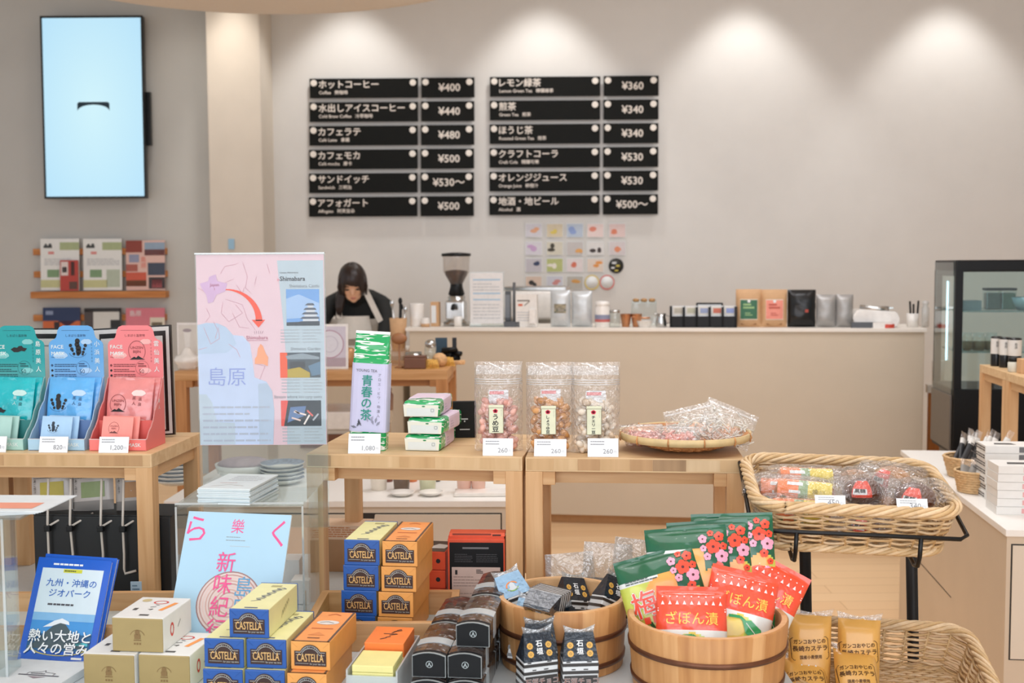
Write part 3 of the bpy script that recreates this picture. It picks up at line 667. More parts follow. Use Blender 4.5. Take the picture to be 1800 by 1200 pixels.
for sx in (-1, 1):
    limb(bm_, arm(sx), [.04, .038, .033, .025])
    limb(bm_, [(sx * .085, .15, .84), (sx * .09, .13, .47), (sx * .09, .16, .08)], [.085, .058, .04]); limb(bm_, [(sx * .09, .17, .045), (sx * .1, .02, .03)], [.042, .032])
    hb = V((sx * .12, -.36, 1.0)); bm_.ell(hb + V((-sx * .015, -.035, -.004)), (.036, .045, .016), SKIN)
    for k in range(4):
        x0 = hb.x + (-.03 + .017 * k) - sx * .012; L = (.055, .066, .06, .045)[k if sx > 0 else 3 - k]
        limb(bm_, [(x0, hb.y - .06, .998), (x0, hb.y - .06 - L * .55, .994), (x0, hb.y - .06 - L, .98)], [.0085, .008, .0065], n=8)
    limb(bm_, [(hb.x - sx * .04, hb.y - .02, .998), (hb.x - sx * .065, hb.y - .045, .994), (hb.x - sx * .07, hb.y - .07, .985)], [.01, .009, .007], n=8)
hd = MB(); hd.ell((0, 0, .012), (.073, .09, .1), SKIN, nu=24, nv=16); hd.ell((0, -.03, -.055), (.052, .055, .05), SKIN); hd.ell((0, -.062, -.083), (.022, .02, .017), SKIN)
hd.tube([(0, -.086, .012), (0, -.102, -.02), (0, -.098, -.028)], [.008, .013, .012], SKIN); hd.ell((-.032, -.066, -.022), (.02, .014, .02), SKIN); hd.ell((.032, -.066, -.022), (.02, .014, .02), SKIN)
for sx in (-1, 1): hd.ell((sx * .074, .005, -.01), (.01, .018, .028), SKIN)
bm_.add(hd.v, hd.f, SKIN, HD); remeshed(bm_, 'body', pr, .0065, SKIN, 3)
fc = MB()
for sx in (-1, 1):
    fc.ell((sx * .031, -.0835, .002), (.0125, .005, .0045), mat('eye_dark', '#1d1512', .2)); fc.tube([(sx * .018, -.087, .024), (sx * .032, -.088, .028), (sx * .046, -.08, .024)], [.002, .003, .0015], HAIR, 6)
    fc.tube([(sx * .018, -.088, .005), (sx * .031, -.0905, .008), (sx * .045, -.083, .003)], .0016, HAIR, 6)
o = MB(); o.add(fc.v, fc.f, fc.mats[0], HD, True); o.build('eyes', pr)
lp = MB(); lp.ell((0, -.086, -.055), (.018, .0055, .0035), C_('#c07a6c')); lp.ell((0, -.085, -.0605), (.014, .0055, .004), C_('#c07a6c')); o = MB(); o.add(lp.v, lp.f, C_('#c07a6c'), HD, True); o.build('lips', pr)
def hairfn(u, v):
    az = -pi + 2 * pi * u; d = abs(az) * 180 / pi          # 0 = face side
    fr_ = 12 - 7 * sin(az); lim = fr_ if d < 26 else (fr_ + (-52 - fr_) * min(1, (d - 26) / 22) if d < 48 else -52)
    el = R(90 + (lim - 90) * v); b = 1 + .02 * noise.noise(V((az * 9, v * .4, 3))) + .012 * noise.noise(V((az * 26, v * .6, 7))) * v
    r = V((.088, .105, .117)) * b; fl = 1 + .12 * max(0, -el) * (d > 45)
    return V((sin(az) * cos(el) * r.x * fl, -cos(az) * cos(el) * r.y * (1 if d < 60 else 1.02) + .004, sin(el) * r.z + .012))
hr = MB(); hr.grid(hairfn, 110, 24, HAIR)
hr2 = MB()
for k in range(9):
    e = .012 * (k % 3 - 1); f = .011 * (k // 3 - 1); hr2.tube([(-.058 + e, .045 + f, -.05), (-.08 + e * 1.2, .03 + f, -.11), (-.093 + e, -.01 + f, -.155), (-.1 + e * .7, -.04 + f * .6, -.19 - .01 * (k % 4))], [.018, .019, .014, .003], HAIR, 9)
for k in range(0):
    x = -.06 + .015 * k; hr2.tube([(x * .6, -.06, .085), (x, -.098 + abs(x) * .25, .06), (x * 1.12, -.1 + abs(x) * .35, .032 - .3 * abs(x + .01))], [.011, .0095, .004], HAIR, 8)
for sx in (-1, 1): hr2.tube([(sx * .07, -.03, .06), (sx * .082, -.045, .0), (sx * .078, -.045, -.06)], [.010, .011, .004], HAIR, 8)
o = MB(); o.add(hr.v, hr.f, HAIR, HD, True); o.add(hr2.v, hr2.f, HAIR, HD, True); o.build('hair', pr)
kn = MB()
limb(kn, [(0, .14, .84), (0, .13, .98), (0, .08, 1.1), (0, .0, 1.2), (0, -.035, SH + .02)], [.168, .14, .146, .14, .09])
limb(kn, [(-.17, -.01, SH - .022), (-.09, -.01, SH + .006), (0, -.01, SH + .02), (.09, -.01, SH + .006), (.17, -.01, SH - .022)], [.058, .07, .08, .07, .058]); [kn.ell((s_ * .172, -.015, SH - .03), (.06, .062, .06), KNIT) for s_ in (-1, 1)]
for sx in (-1, 1): limb(kn, [(sx * .165, -.02, SH - .02)] + arm(sx)[1:3] + [(sx * .135, -.335, 1.0)], [.06, .05, .042, .035])
a = V((0, -.03, SH + .03)); b = V((.01, hy + .02, hz - .05)); limb(kn, [a, a.lerp(b, .75)], [.074, .064])
remeshed(kn, 'sweater', pr, .009, KNIT, 4)
tr = MB()
for sx in (-1, 1): limb(tr, [(sx * .08, .15, .86), (sx * .09, .13, .47), (sx * .09, .16, .06)], [.1, .074, .06])
remeshed(tr, 'trousers', pr, .012, mat('dark_trousers', '#2b2c30', .8), 3)
APR = mat('apron_cream', '#e2dcd2', .8, var=.03)
ap = MB()
def strap(p0, p1, w, t=.006):
    p0 = V(p0); p1 = V(p1); d = (p1 - p0).normalized(); n = V((1, 0, 0)); n = (n - d * n.dot(d)).normalized(); k = d.cross(n)
    vs = [p + n * a * w / 2 + k * c * t / 2 for p in (p0, p1) for a in (-1, 1) for c in (-1, 1)]
    ap.add(vs, [(0, 1, 3, 2), (4, 6, 7, 5), (0, 4, 5, 1), (2, 3, 7, 6), (0, 2, 6, 4), (1, 5, 7, 3)], APR)
strap((.075, -.185, SH + .085), (.17, -.175, SH - .12), .036); strap((-.085, -.17, SH + .0), (-.085, -.165, SH - .1), .036); strap((.07, -.1, SH + .075), (.075, -.185, SH + .085), .036)
ap.grid(lambda u, v: V(((u - .5) * (.24 - .05 * v), -.172 + .12 * abs(u - .5) ** 1.6, 1.0 + .14 * v)), 8, 4, APR)
ap.grid(lambda u, v: V(((u - .5) * .34, -.16 + .25 * abs(u - .5) ** 1.6 + .24 * (1 - v), .62 + .5 * v)), 10, 8, APR)
ap.build('apron', pr)

# ================================================================== tables
EBLK = [wood('edge_block_%d' % i, a, b, 'Z', .5, 7) for i, (a, b) in enumerate((('#c9a679', '#d8b98d'), ('#bd986a', '#cfab7d'), ('#b18b61', '#c29b70'), ('#cfb187', '#dcc19a'), ('#c29e70', '#d4b084'), ('#9c7d5c', '#b3926c')))]
def tall_table(label, fl, yaw, w, d, zt, zb, group=None, leg=.037, th=.031, mats=None):
    tx, ox, oy, oz = mats or (TOPX, OAKX, OAKY, OAKZ)
    t = thing('display_table', label, 'table', (fl.x, fl.y, zb), yaw, group); h = zt - zb
    tm = MB().b2((0, 0, h - th), (w, d, h), tx, bev=.0015); rg = random.Random(label); x = .003
    while x < w - .003:                                     # end blocks of the laminated edge
        x1 = min(w - .003, x + rg.uniform(.035, .1)); tm.rect(x, h - th + .0035, x1 - .0004, h - .003, rg.choice(EBLK if mats is None else [tx]), front(0, -.0004, 0)); x = x1
    tm.build('tabletop', t)
    for x in (0, w - leg):
        for y in (0, d - leg): MB().b2((x, y, 0), (x + leg, y + leg, h - th), oz, bev=.001).build('leg', t)
    ah = .029
    for y in (.03, d - .05): MB().b2((leg, y, h - th - ah), (w - leg, y + .02, h - th), ox).build('apron', t)
    for x in (.008, w - .028): MB().b2((x, leg, h - th - ah), (x + .02, d - leg, h - th), oy).build('apron', t)
    for x in (leg, w - leg - .027):
        for y in (.002, d - .032): MB().b2((x, y, h - th - ah), (x + .027, y + .03, h - th), ox, bev=.001).build('corner_block', t)
    return t
ZT = 1.035; ZL = .70
a = G(538, 797, ZT); b = G(918, 803.5, ZT); e = b - a; TA_YAW = math.degrees(atan2(e.y, e.x))
TA = tall_table('low oak display table carrying the green tea packs and pink beans', a, TA_YAW, e.length, .33, ZT, ZL, 'oak display tables')
TA0 = a.copy()
a = G(923.5, 803.5, ZT); b = G(1309, 807, ZT); e = b - a; TB_YAW = math.degrees(atan2(e.y, e.x))
TB = tall_table('tall oak table with the bamboo tray and two bags of beans on it', a, TB_YAW, e.length, .33, ZT, 0, 'oak display tables')
TB0 = a.copy()
b = G(266, 798, ZT); TL_YAW = -4.0; wl = .475; a = b - V((cos(R(TL_YAW)), sin(R(TL_YAW)), 0)) * wl; TL0 = a.copy()
TL = tall_table('low oak display table carrying the face mask displays', a, TL_YAW, wl, .33, ZT, ZL, 'oak display tables')
tall_table('oak display table mostly cut off at the picture edge beside the mask table', a - V((cos(R(TL_YAW)), sin(R(TL_YAW)), 0)) * (wl + .012) + V((0, .0, 0)), TL_YAW, wl, .33, ZT, ZL, 'oak display tables')
def onT(base, yaw, px, off, z=ZT):              # point on a table top seen at pixel column px, off metres behind the front edge
    c, s_ = cos(R(yaw)), sin(R(yaw)); o = base + V((-s_, c, 0)) * off; o.z = z; return along(px, o, V((c, s_, 0)))
# the two low tables carrying everything
LAM = mat('pale_laminate', '#c9d0d1', .3, var=.02)
def low_table(label, x0, x1, y0, y1):
    t = thing('low_table', label, 'table', (x0, y0, 0), 0, 'low pale tables')
    w, d = x1 - x0, y1 - y0
    MB().b2((0, 0, ZL - .03), (w, d, ZL), LAM, bev=.002).build('tabletop', t)
    MB().b2((.03, .03, ZL - .09), (w - .03, d - .03, ZL - .03), OAKX).build('apron', t)
    for x in (.03, w - .09):
        for y in (.03, d - .09): MB().b2((x, y, 0), (x + .06, y + .06, ZL - .09), OAKZ).build('leg', t)
low_table('wide pale low table under the castella boxes and books', -1.75, .012, 1.35, 2.93)
low_table('pale low table under the two wooden buckets', .015, .50, 1.35, 2.36)
# oak trays
def tray(label, x0, x1, y0, y1, h=.046):
    t = thing('display_tray', label, 'tray', (x0, y0, ZL), 0, 'oak rimmed trays'); w = x1 - x0; d = y1 - y0
    MB().b2((.012, .012, .0005), (w - .012, d - .012, .006), mat('tray_glass_grey', '#b9c3c2', .2, var=.02)).build('base', t)
    for lo, hi, m in (((0, 0, 0), (w, .016, h), OAKX), ((0, d - .016, 0), (w, d, h), OAKX), ((0, .016, 0), (.016, d - .016, h), OAKY), ((w - .016, .016, 0), (w, d - .016, h), OAKY)): MB().b2(lo, hi, m, bev=.001).build('rim', t)
tray('oak rimmed tray behind the blue book', -1.6, -.705, 2.19, 2.44)
tray('oak rimmed tray holding the stacked castella boxes', -.41, -.115, 2.17, 2.40, .056)

# ================================================================== low white cabinet with crockery
CABM = mat('cabinet_beige', '#d3c7b6', .5, var=.02, scale=5); CABT = mat('cabinet_white', '#ebe9e4', .35, var=.01)
cx0 = P(292, 880, 3.56).x; cx1 = P(894, 880, 3.56).x; ch = 1.45 - (880 - 465) / 2000 * 3.56
cb = thing('drawer_cabinet', 'low beige drawer cabinet with a white top seen between the oak tables', 'cabinet', (cx0, 3.56, 0), -1.5)
cw = cx1 - cx0
MB().b2((0, 0, .06), (cw, .56, ch - .02), CABM, bev=.002).b2((.03, .03, 0), (cw - .03, .5, .06), CABM).build('body', cb)
MB().b2((-.006, -.006, ch - .02), (cw + .006, .57, ch), CABT, bev=.002).build('worktop', cb)
xs = P(394, 900, 3.56).x - cx0
for x0, x1 in ((.02, xs), (xs + .004, cw - .025)):
    dz0, dz1 = .36, ch - .043; xm = (x0 + x1) / 2 + .06; mb = MB()
    if x0 > .1:
        xm = P(643, 900, 3.56).x - cx0
        pts = [(x0, dz0), (x1, dz0), (x1, dz1), (xm + .033, dz1)] + [(xm + .033 * cos(a), dz1 + .033 * sin(a)) for a in [-pi * i / 12 for i in range(1, 12)]] + [(xm - .033, dz1), (x0, dz1)]
        mb.prism(pts, .001, .013, CABM, FRONT)
        MB().rect(x0 - .004, dz0 - .004, x1 + .004, dz1 + .004, mat('shadow_gap', '#26221e', .9), front(0, -.0006, 0)).build('recess', cb)
    else:
        mb.b2((x0, -.013, dz0), (x1, -.001, dz1), CABM); MB().rect(x0 - .004, dz0 - .004, x1 + .004, dz1 + .004, mat('shadow_gap', '#26221e'), front(0, -.0006, 0)).build('recess', cb)
    mb.build('drawer', cb)
    MB().b2((x0, -.012, .07), (x1, -.001, dz0 - .006), CABM).build('door', cb)
def cup(px, py, Y, r, h, hexc, label):
    p = P(px, py, Y); p.z = ch
    o = thing('cup', label, 'cup', p, 0, 'handleless cups on the drawer cabinet')
    MB().lathe([(r * .8, 0), (r * .84, .002), (r, h), (r * .94, h), (r * .78, .005), (0, .005)], mat('glaze_' + hexc[1:], hexc, .35, coat=.3), 24).build('bowl', o)
def saucer(px, py, Y, r, label):
    p = P(px, py, Y); p.z = ch + .0005
    tag(MB().lathe([(r * .6, 0), (r, .012), (r * .97, .013), (r * .55, .004), (0, .004)], WHP, 28).build('saucer', None, p), label, 'saucer', 'white saucers on the drawer cabinet')
cup(666, 862, 3.72, .03, .075, '#e6ddcf', 'cream cup on the drawer cabinet beside the oak table leg'); cup(706, 862, 3.72, .03, .07, '#6e5a4c', 'brown cup on the drawer cabinet')
cup(752, 864, 3.70, .03, .07, '#cdcfae', 'pale green cup on the drawer cabinet'); cup(816, 866, 3.68, .026, .085, '#e2b9a8', 'pink cup on the drawer cabinet beside the green cup'); cup(841, 866, 3.68, .026, .085, '#e6bfae', 'pink cup on the drawer cabinet beside the table leg')
cup(683, 852, 3.86, .018, .05, '#7d3f2a', 'small reddish cup behind the cream and brown cups'); cup(725, 852, 3.86, .02, .05, '#d87a45', 'small orange cup behind the brown cup'); cup(767, 853, 3.86, .017, .05, '#3f3b38', 'small dark cup behind the pale green cup')
saucer(706, 870, 3.62, .042, 'white saucer lying before the brown cup'); saucer(758, 870, 3.62, .04, 'white saucer lying before the green cup')
tag(MB().b2((-.1, -.04, 0), (.1, .04, .012), WHP, bev=.003).build('serving_plate', None, (P(865, 868, 3.66).x - .02, 3.63, ch + .0005)), 'flat white oblong plate lying before the pink cups', 'plate')
PORC = mat('porcelain', '#dfe2dc', .2, var=.04, scale=60, coat=.5); BLUEB = mat('porcelain_blue', '#8e9cb0', .25, var=.35, scale=90)
def plates(px, Y, n, r, lab, dz=.013):
    p = P(px, 860, Y); p.z = ch + .0005
    for i in range(n):
        o = MB().lathe([(r * .55, 0), (r * .6, .001), (r, .018), (r * .985, .02), (r * .6, .006), (0, .006)], [PORC, PORC, PORC, BLUEB, PORC], 36).build('plate', None, p + V((random.uniform(-.003, .003), 0, dz * i)))
        tag(o, lab[min(i, len(lab) - 1)], 'plate', 'patterned plates piled on the drawer cabinet')
ords = ('bottom', 'second from the bottom', 'third from the bottom', 'fourth from the bottom', 'fifth from the bottom', 'topmost', )
plates(497, 3.84, 5, .075, ['blue rimmed porcelain plate seen under the poster, %s of its pile' % q for q in ords[:4] + ('topmost',)])
plates(313, 3.84, 6, .08, ['blue rimmed porcelain plate behind the mask table legs, %s of its pile' % q for q in ords])
o = thing('covered_dish', 'round patterned dish with a folded cloth behind the poster stand', 'dish', (P(430, 850, 3.9).x, 3.9, ch), 0)
MB().lathe([(.05, 0), (.09, .03), (.1, .06), (.095, .06), (.04, .008), (0, .008)], PORC, 32).build('dish', o)
MB().ell((0, 0, .06), (.09, .08, .02), mat('mauve_cloth', '#a9989c', .9, var=.1, bump=.3), nu=24).build('cloth', o)

# ================================================================== middle table in front of the counter
MY = 4.92; mz = EYE - 184 / 2000 * MY; a = P(306, 640, MY); b = P(787, 648, MY); a.z = b.z = 0
MT = tall_table('long oak table between the poster and the counter with kitchen wares on it', a, -1.5, (b - a).length, .52, mz, 0, 'oak display tables', .05, .042, (wood('mid_oak_top', '#b98752', '#d3a473', 'X', .5), wood('mid_oak_x', '#a06c3d', '#b98250', 'X'), wood('mid_oak_y', '#b07a48', '#c9935f', 'Y'), wood('mid_oak_z', '#a87242', '#c28a57', 'Z')))
def onM(px, off): return onT(a, -1.5, px, off, mz)
o = thing('brown_box', 'small brown lacquer box on the oak table behind the tea pack', 'box', onM(731, .1), -2)
MB().b2((-.048, -.04, 0), (.048, .04, .05), mat('brown_lacquer', '#6e4630', .4), bev=.005).build('box', o); MB().b2((-.046, -.038, .05), (.046, .038, .056), mat('brown_lacquer', '#6e4630'), bev=.002).build('lid', o)
tag(MB().tube([(-.03, 0, .033), (.04, .01, .033)], .033, STEEL, 16).build('tin', None, onM(725, .19)), 'shiny tin lying behind the brown lacquer box', 'tin')
tag(MB().tube([(0, 0, .033), (.0, .0, .10)], [.03, .024], CGLASS, 16).ell((0, 0, .1), (.026, .026, .02), STEEL).build('glass_shaker', None, onM(757, .2)), 'clear glass shaker with a steel top behind the ball of sponge', 'shaker')
SPG = mat('sponge_tan', '#d6ab7c', .9, var=.2, bump=.6, bscale=90)
tag(MB().ell((0, 0, .03), (.034, .034, .032), SPG, nu=18, nv=12).build('loofah_ball', None, onM(773, .18)), 'round tan loofah ball on the oak table', 'sponge')
for px, off, w_, l in ((761, .08, .03, 'yellow netted sponge beside the brown lacquer box'), (790, .2, .026, 'yellow netted sponge behind the loofah ball')):
    mb = MB(); mb.pillow(w_ * 2, .05, .04, mat('net_yellow', '#d9a650', .8, var=.3, scale=150, bump=.8, bscale=200), crk=.006, seal=.1)
    tag(mb.build('net_sponge', None, onM(px, off), (R(-40), 0, .3)), l, 'sponge', 'yellow netted sponges')
tag(MB().b2((-.03, -.03, 0), (.03, .03, .018), SPG, bev=.005).build('flat_sponge', None, onM(806, .3)), 'flat tan sponge near the far corner of the oak table', 'sponge')
mb = MB()
for i in range(7): mb.tube([(random.uniform(-.05, .05), random.uniform(-.02, .02), .015 + .008 * i), (random.uniform(-.06, .06), random.uniform(-.02, .02), .02 + .008 * i), (random.uniform(-.05, .05), .02, .012 + .007 * i)], .012, BLACK, 8)
tag(mb.build('scrub_brush', None, onM(793, .32)), 'heap shaped black bristle brush at the far end of the oak table', 'brush')
for px, dz, hx, w_, h_, l in ((776, .075, '#2f4a5c', .055, .04, 'dark blue card standing behind the loofah ball'), (799, .06, '#20242a', .02, .055, 'narrow black card standing at the far end of the oak table')):
    tag(MB().b2((-w_ / 2, 0, 0), (w_ / 2, .01, dz + h_), C_(hx)).build('display_card', None, onM(px, .4)), l, 'card', 'dark cards on the oak table')
o = thing('oval_brush', 'oval brown wooden brush head standing on a slim stem behind the tea pack', 'brush', onM(702, .12), 0)
MB().ell((0, 0, .13), (.036, .018, .026), mat('brush_wood', '#9b6a45', .5)).build('brush_head', o); MB().lathe([(.02, 0), (.02, .005), (.004, .008), (.004, .11)], mat('brush_wood', '#9b6a45'), 12).build('stem', o)
for k in range(7): pass
mb = MB()
for k in range(26): x = -.05 + .004 * k; mb.tube([(x, .0, .004), (x * 1.02, .0, .075 + .008 * sin(k * 2.1))], .0012, mat('rack_wood', '#b99474', .6), 5)
mb.b2((-.056, -.01, 0), (.056, .01, .008), mat('rack_wood', '#b99474')); tag(mb.build('bamboo_whisk', None, onM(700, .24)), 'bamboo whisk with upright tines behind the oval brush', 'whisk')
# framed picture and pot at the two ends of that table
o = thing('picture_stand', 'white framed picture of a round dish standing on the oak table beside the barista', 'picture', onM(588, .07), 0, rx=-4)
MB().b2((-.075, 0, 0), (.06, .01, .198), mat('frame_white', '#e9e6e3', .4), bev=.003).build('frame', o)
mb = MB().rect(-.068, .012, .05, .187, C_('#cfc9d6'), front(0, -.0008, 0)); mb.disc(-.02, .11, .062, C_('#dcdbe4'), front(0, -.0014, 0), 32).ring(-.02, .11, .058, .062, C_('#b58fa2'), front(0, -.0019, 0), 32).ring(-.02, .11, .034, .036, C_('#b9b2c4'), front(0, -.0019, 0), 32)
mb.rect(-.068, .012, .05, .05, C_('#b3a3ad'), front(0, -.0017, 0)); mb.build('picture', o)
tag(MB().lathe([(.03, 0), (.034, .004), (.034, .075), (.02, .085), (0, .086)], mat('tea_tin_copper', '#c99a6c', .35, .4), 20).build('tea_caddy', None, onM(612, .2)), 'small copper coloured caddy beside the white framed picture', 'caddy')
o = thing('white_pot', 'white glazed pot with a picture card behind it at the end of the oak table', 'pot', onM(330, .1), 0)
MB().lathe([(.035, 0), (.038, .01), (.055, .03), (.06, .045), (.05, .06), (.03, .066), (.02, .085), (.012, .095), (0, .097)], WHP, 28).build('pot', o)
for x in (-.03, .03): MB().lathe([(.01, -.018), (.014, 0)], WHP, 10, T(x, -.01, .018)).build('foot', o)
o = thing('vase_picture', 'upright white card showing a pale footed vase behind the white pot', 'picture', onM(336, .22), 0)
mb = MB().b2((-.06, 0, 0), (.06, .008, .2), mat('frame_white', '#e9e6e3')); q = front(0, -.001, 0)
mb.rect(-.053, .008, .053, .19, C_('#d8d4cd'), q); mb.disc(-.014, .165, .02, C_('#a49a9f'), front(0, -.0015, 0), ry=.008); mb.poly([(-.03, .16), (.002, .16), (-.004, .09), (-.024, .09)], C_('#e4e2de'), front(0, -.0013, 0)); mb.build('card', o)
# white tray and dark box under the long oak table
o = thing('white_crate', 'white crate with a dark brown box in it under the long oak table', 'crate', (P(590, 700, 5.1).x - .2, 5.05, .0), 0)
MB().b2((-.05, 0, .0), (.42, .3, .72), CABM, bev=.004).build('pedestal', o); MB().b2((-.06, -.01, .72), (.43, .31, .8), WHP, bev=.006).build('tray', o)
MB().b2((.05, -.02, .64), (.4, 0, .70), mat('brown_lacquer', '#6e4630')).b2((.05, -.02, .45), (.4, 0, .5), BLACK).build('drawer_slot', o)
tag(MB().lathe([(.02, 0), (.022, .07), (.014, .08), (.014, .1), (0, .1)], mat('mauve_bottle', '#a58a80', .3), 16).build('sauce_bottle', None, (P(683, 690, 5.1).x, 5.1, .8)), 'small mauve bottle standing on the white crate beside the tea pack', 'bottle')

# ================================================================== display fridge and tables beyond
FBLK = mat('fridge_black', '#0c0d0e', .4, spec=.25, var=.1); FGL = film('fridge_glass', '#dfeceb', .02, .04, .02, 0); FGREY = mat('fridge_grey', '#6d665e', .35, .3)
fy = 5.3; fx = P(1678, 600, fy).x; zt = P(1678, 457, fy).z; zm = P(1678, 684, fy).z; zb = P(1678, 800, fy).z
fr = thing('display_fridge', 'black glass sided display fridge at the end of the counter', 'fridge', (fx, fy, 0), -7)
FW, FD = .8, .4
MB().b2((0, 0, zb), (FW, FD, zm), FBLK, bev=.006).build('base', fr)
MB().b2((.03, .03, 0), (FW - .03, FD - .03, zb), FGREY).build('plinth', fr)
MB().b2((0, 0, zt - .055), (FW, FD, zt), FBLK, bev=.006).build('top', fr)
mb = MB()
for x, y, w_, d_ in ((0, 0, .034, .03), (FW - .034, 0, .034, .03), (0, FD - .03, .03, .03), (FW - .034, FD - .03, .034, .03)): mb.b2((x, y, zm), (x + w_, y + d_, zt - .05), FBLK)
mb.build('frame', fr)
MB().b2((.034, .008, zm), (FW - .034, .014, zt - .055), FGL).build('glass_pane', fr); MB().b2((-.004, .03, zm - .03), (.0, FD - .03, zt - .01), FGL).build('glass_door', fr)
MB().b2((-.012, .02, zb + .02), (-.001, FD - .02, zm - .03), FGREY, bev=.003).build('side_panel', fr)
MB().b2((.004, .04, zt - .055 - .02), (.012, FD - .04, zt - .055), FBLK).build('lamp_housing', fr)
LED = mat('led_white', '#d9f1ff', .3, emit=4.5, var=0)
for y in (.06, .2): MB().b2((.012, y, zm + .12), (.018, y + .012, zt - .1), LED).build('led_strip', fr)  # glowing strips also stand in for the bright reflection in the door
zs = P(1700, 546, fy).z; z2 = P(1700, 618, fy).z
for z in (zs, z2): MB().b2((.034, .03, z - .008), (FW - .034, FD - .03, z), film('shelf_glass', '#cfe0e0', .15, .1, .03, 0)).build('shelf', fr)
def fpt(px, z, off=.08):
    c, s_ = cos(R(-7)), sin(R(-7)); o = V((fx, fy, 0)) + V((-s_, c, 0)) * off; o.z = z + .001; return along(px, o, V((c, s_, 0)))
for px, hx, l in ((1743, '#5c5a4c', 'glass jar of brown tea with a black lid in the fridge'), (1770, '#4c6a48', 'glass jar of green tea with a black lid in the fridge')):
    o = thing('glass_jar', l, 'jar', fpt(px, zs), -7, 'lidded jars in the fridge')
    MB().b2((-.034, -.034, 0), (.034, .034, .092), CGLASS, bev=.006).build('glass', o); MB().b2((-.03, -.03, .003), (.03, .03, .08), mat('jar_fill_' + hx[1:], hx, .5, var=.3, scale=90), bev=.006).build('contents', o)
    MB().b2((-.035, -.035, .092), (.035, .035, .103), BLACK, bev=.003).build('lid', o)
tag(MB().lathe([(.03, 0), (.06, .02), (.075, .06), (.072, .06), (.05, .02), (0, .008)], mat('pale_blue_ceramic', '#b9d3de', .3), 28).build('bowl', None, fpt(1800, zs)), 'pale blue bowl on the upper shelf of the fridge', 'bowl')
tag(MB().b2((-.05, -.03, 0), (.05, .03, .045), mat('blue_grey_box', '#9aa7ae', .5)).build('box', None, fpt(1702, zs)), 'blue grey box on the upper shelf of the fridge', 'box')
for px in (1698, 1720, 1742):
    o = thing('pudding_jar', {1698: 'clear jar of brown pudding next to the fridge frame', 1720: 'clear jar of brown pudding in the middle of the lower fridge shelf', 1742: 'clear jar of brown pudding beside the black bottles'}[px], 'jar', fpt(px, z2 - .001), -7, 'pudding jars in the fridge')
    MB().lathe([(.026, 0), (.03, .004), (.03, .06), (.024, .075), (.027, .085)], CGLASS, 20).build('glass', o); MB().lathe([(.024, .003), (.027, .006), (.027, .045), (0, .046)], mat('pudding_brown', '#8a6a48', .4), 20).build('pudding', o)
MB().b2((FW * .2, .1, zm), (FW * .95, .12, z2 - .1), FBLK).build('inner_box', fr)
# oak panel strip at the counter end
o = thing('oak_screen', 'narrow orange oak panel standing between the counter and the fridge', 'panel', (P(1639, 700, 6.25).x - .02, 6.25, 0), -8)
MB().b2((0, 0, 0), (.5, .03, P(1639, 690, 6.25).z), wood('orange_oak', '#b06a35', '#c98449', 'Z')).build('panel', o); MB().b2((-.01, -.01, P(1639, 690, 6.25).z), (.51, .04, P(1639, 676, 6.25).z), CNTT).build('cap', o)
tag(MB().lathe([(.03, 0), (.034, .13), (.03, .135), (0, .13)], WHP, 20).build('paper_cup', None, (P(1641, 690, 6.27).x + .02, 6.262, P(1639, 676, 6.25).z)), 'white paper cup on the oak panel beside the fridge', 'cup')
# display tables running toward the viewer beside the fridge
q0 = P(1722, 645, 4.6); q0.z = 0; dv = V((-sin(R(-7)), cos(R(-7)), 0)); rv = V((cos(R(-7)), sin(R(-7)), 0))
RT1 = q0 - dv * .34
tall_table('oak display table beside the fridge carrying the black bottles', RT1, -7, .475, .34, ZT, ZL, 'oak display tables')
tall_table('oak display table in front of the one with the black bottles', RT1 - dv * .345, -7, .475, .34, ZT, ZL, 'oak display tables')
BOT = mat('bottle_black', '#17191a', .25); LBW = mat('label_white', '#d9d7d2', .5)
def bottle(p, label, r=.021, h=.115, lo=.05, hx=None):
    o = thing('bottle', label, 'bottle', p, 0, 'white labelled black bottles')
    MB().lathe([(r, 0), (r * 1.02, .003), (r * 1.02, h), (r * .9, h + .004), (0, h + .004)], BOT, 22).build('body', o)
    mb = MB().lathe([(r * 1.035, lo), (r * 1.035, h - .004)], LBW, 22, cap0=False); mb.vtext('島原', .012, INK, front(-.006, -r * 1.06, 0), at=(0, h - .02)); mb.build('label', o)
def onR(px, y_, z=ZT): return XY(px, y_, z)
bottle(onR(1751, 4.52), 'black bottle with a white label at the far corner of the oak table'); bottle(onR(1766, 4.46), 'black bottle with a white label, second from the far table corner'); bottle(onR(1783, 4.42), 'black bottle with a white label standing behind the small jar', .024)
o = thing('small_jar', 'small white labelled jar with a black lid before the black bottles', 'jar', onR(1782, 4.27), 0)
MB().lathe([(.02, 0), (.022, .004), (.022, .035), (.018, .04)], mat('jar_cream', '#d5d3c4', .4), 20, cap1=True).build('body', o); MB().lathe([(.02, .04), (.02, .054), (0, .055)], BLACK, 20).build('lid', o)
tag(MB().b2((-.02, -.02, 0), (.05, .02, .055), KRAFT, bev=.003).build('kraft_packet', None, onR(1800, 4.22)), 'kraft packet at the picture edge beside the small jar', 'packet')
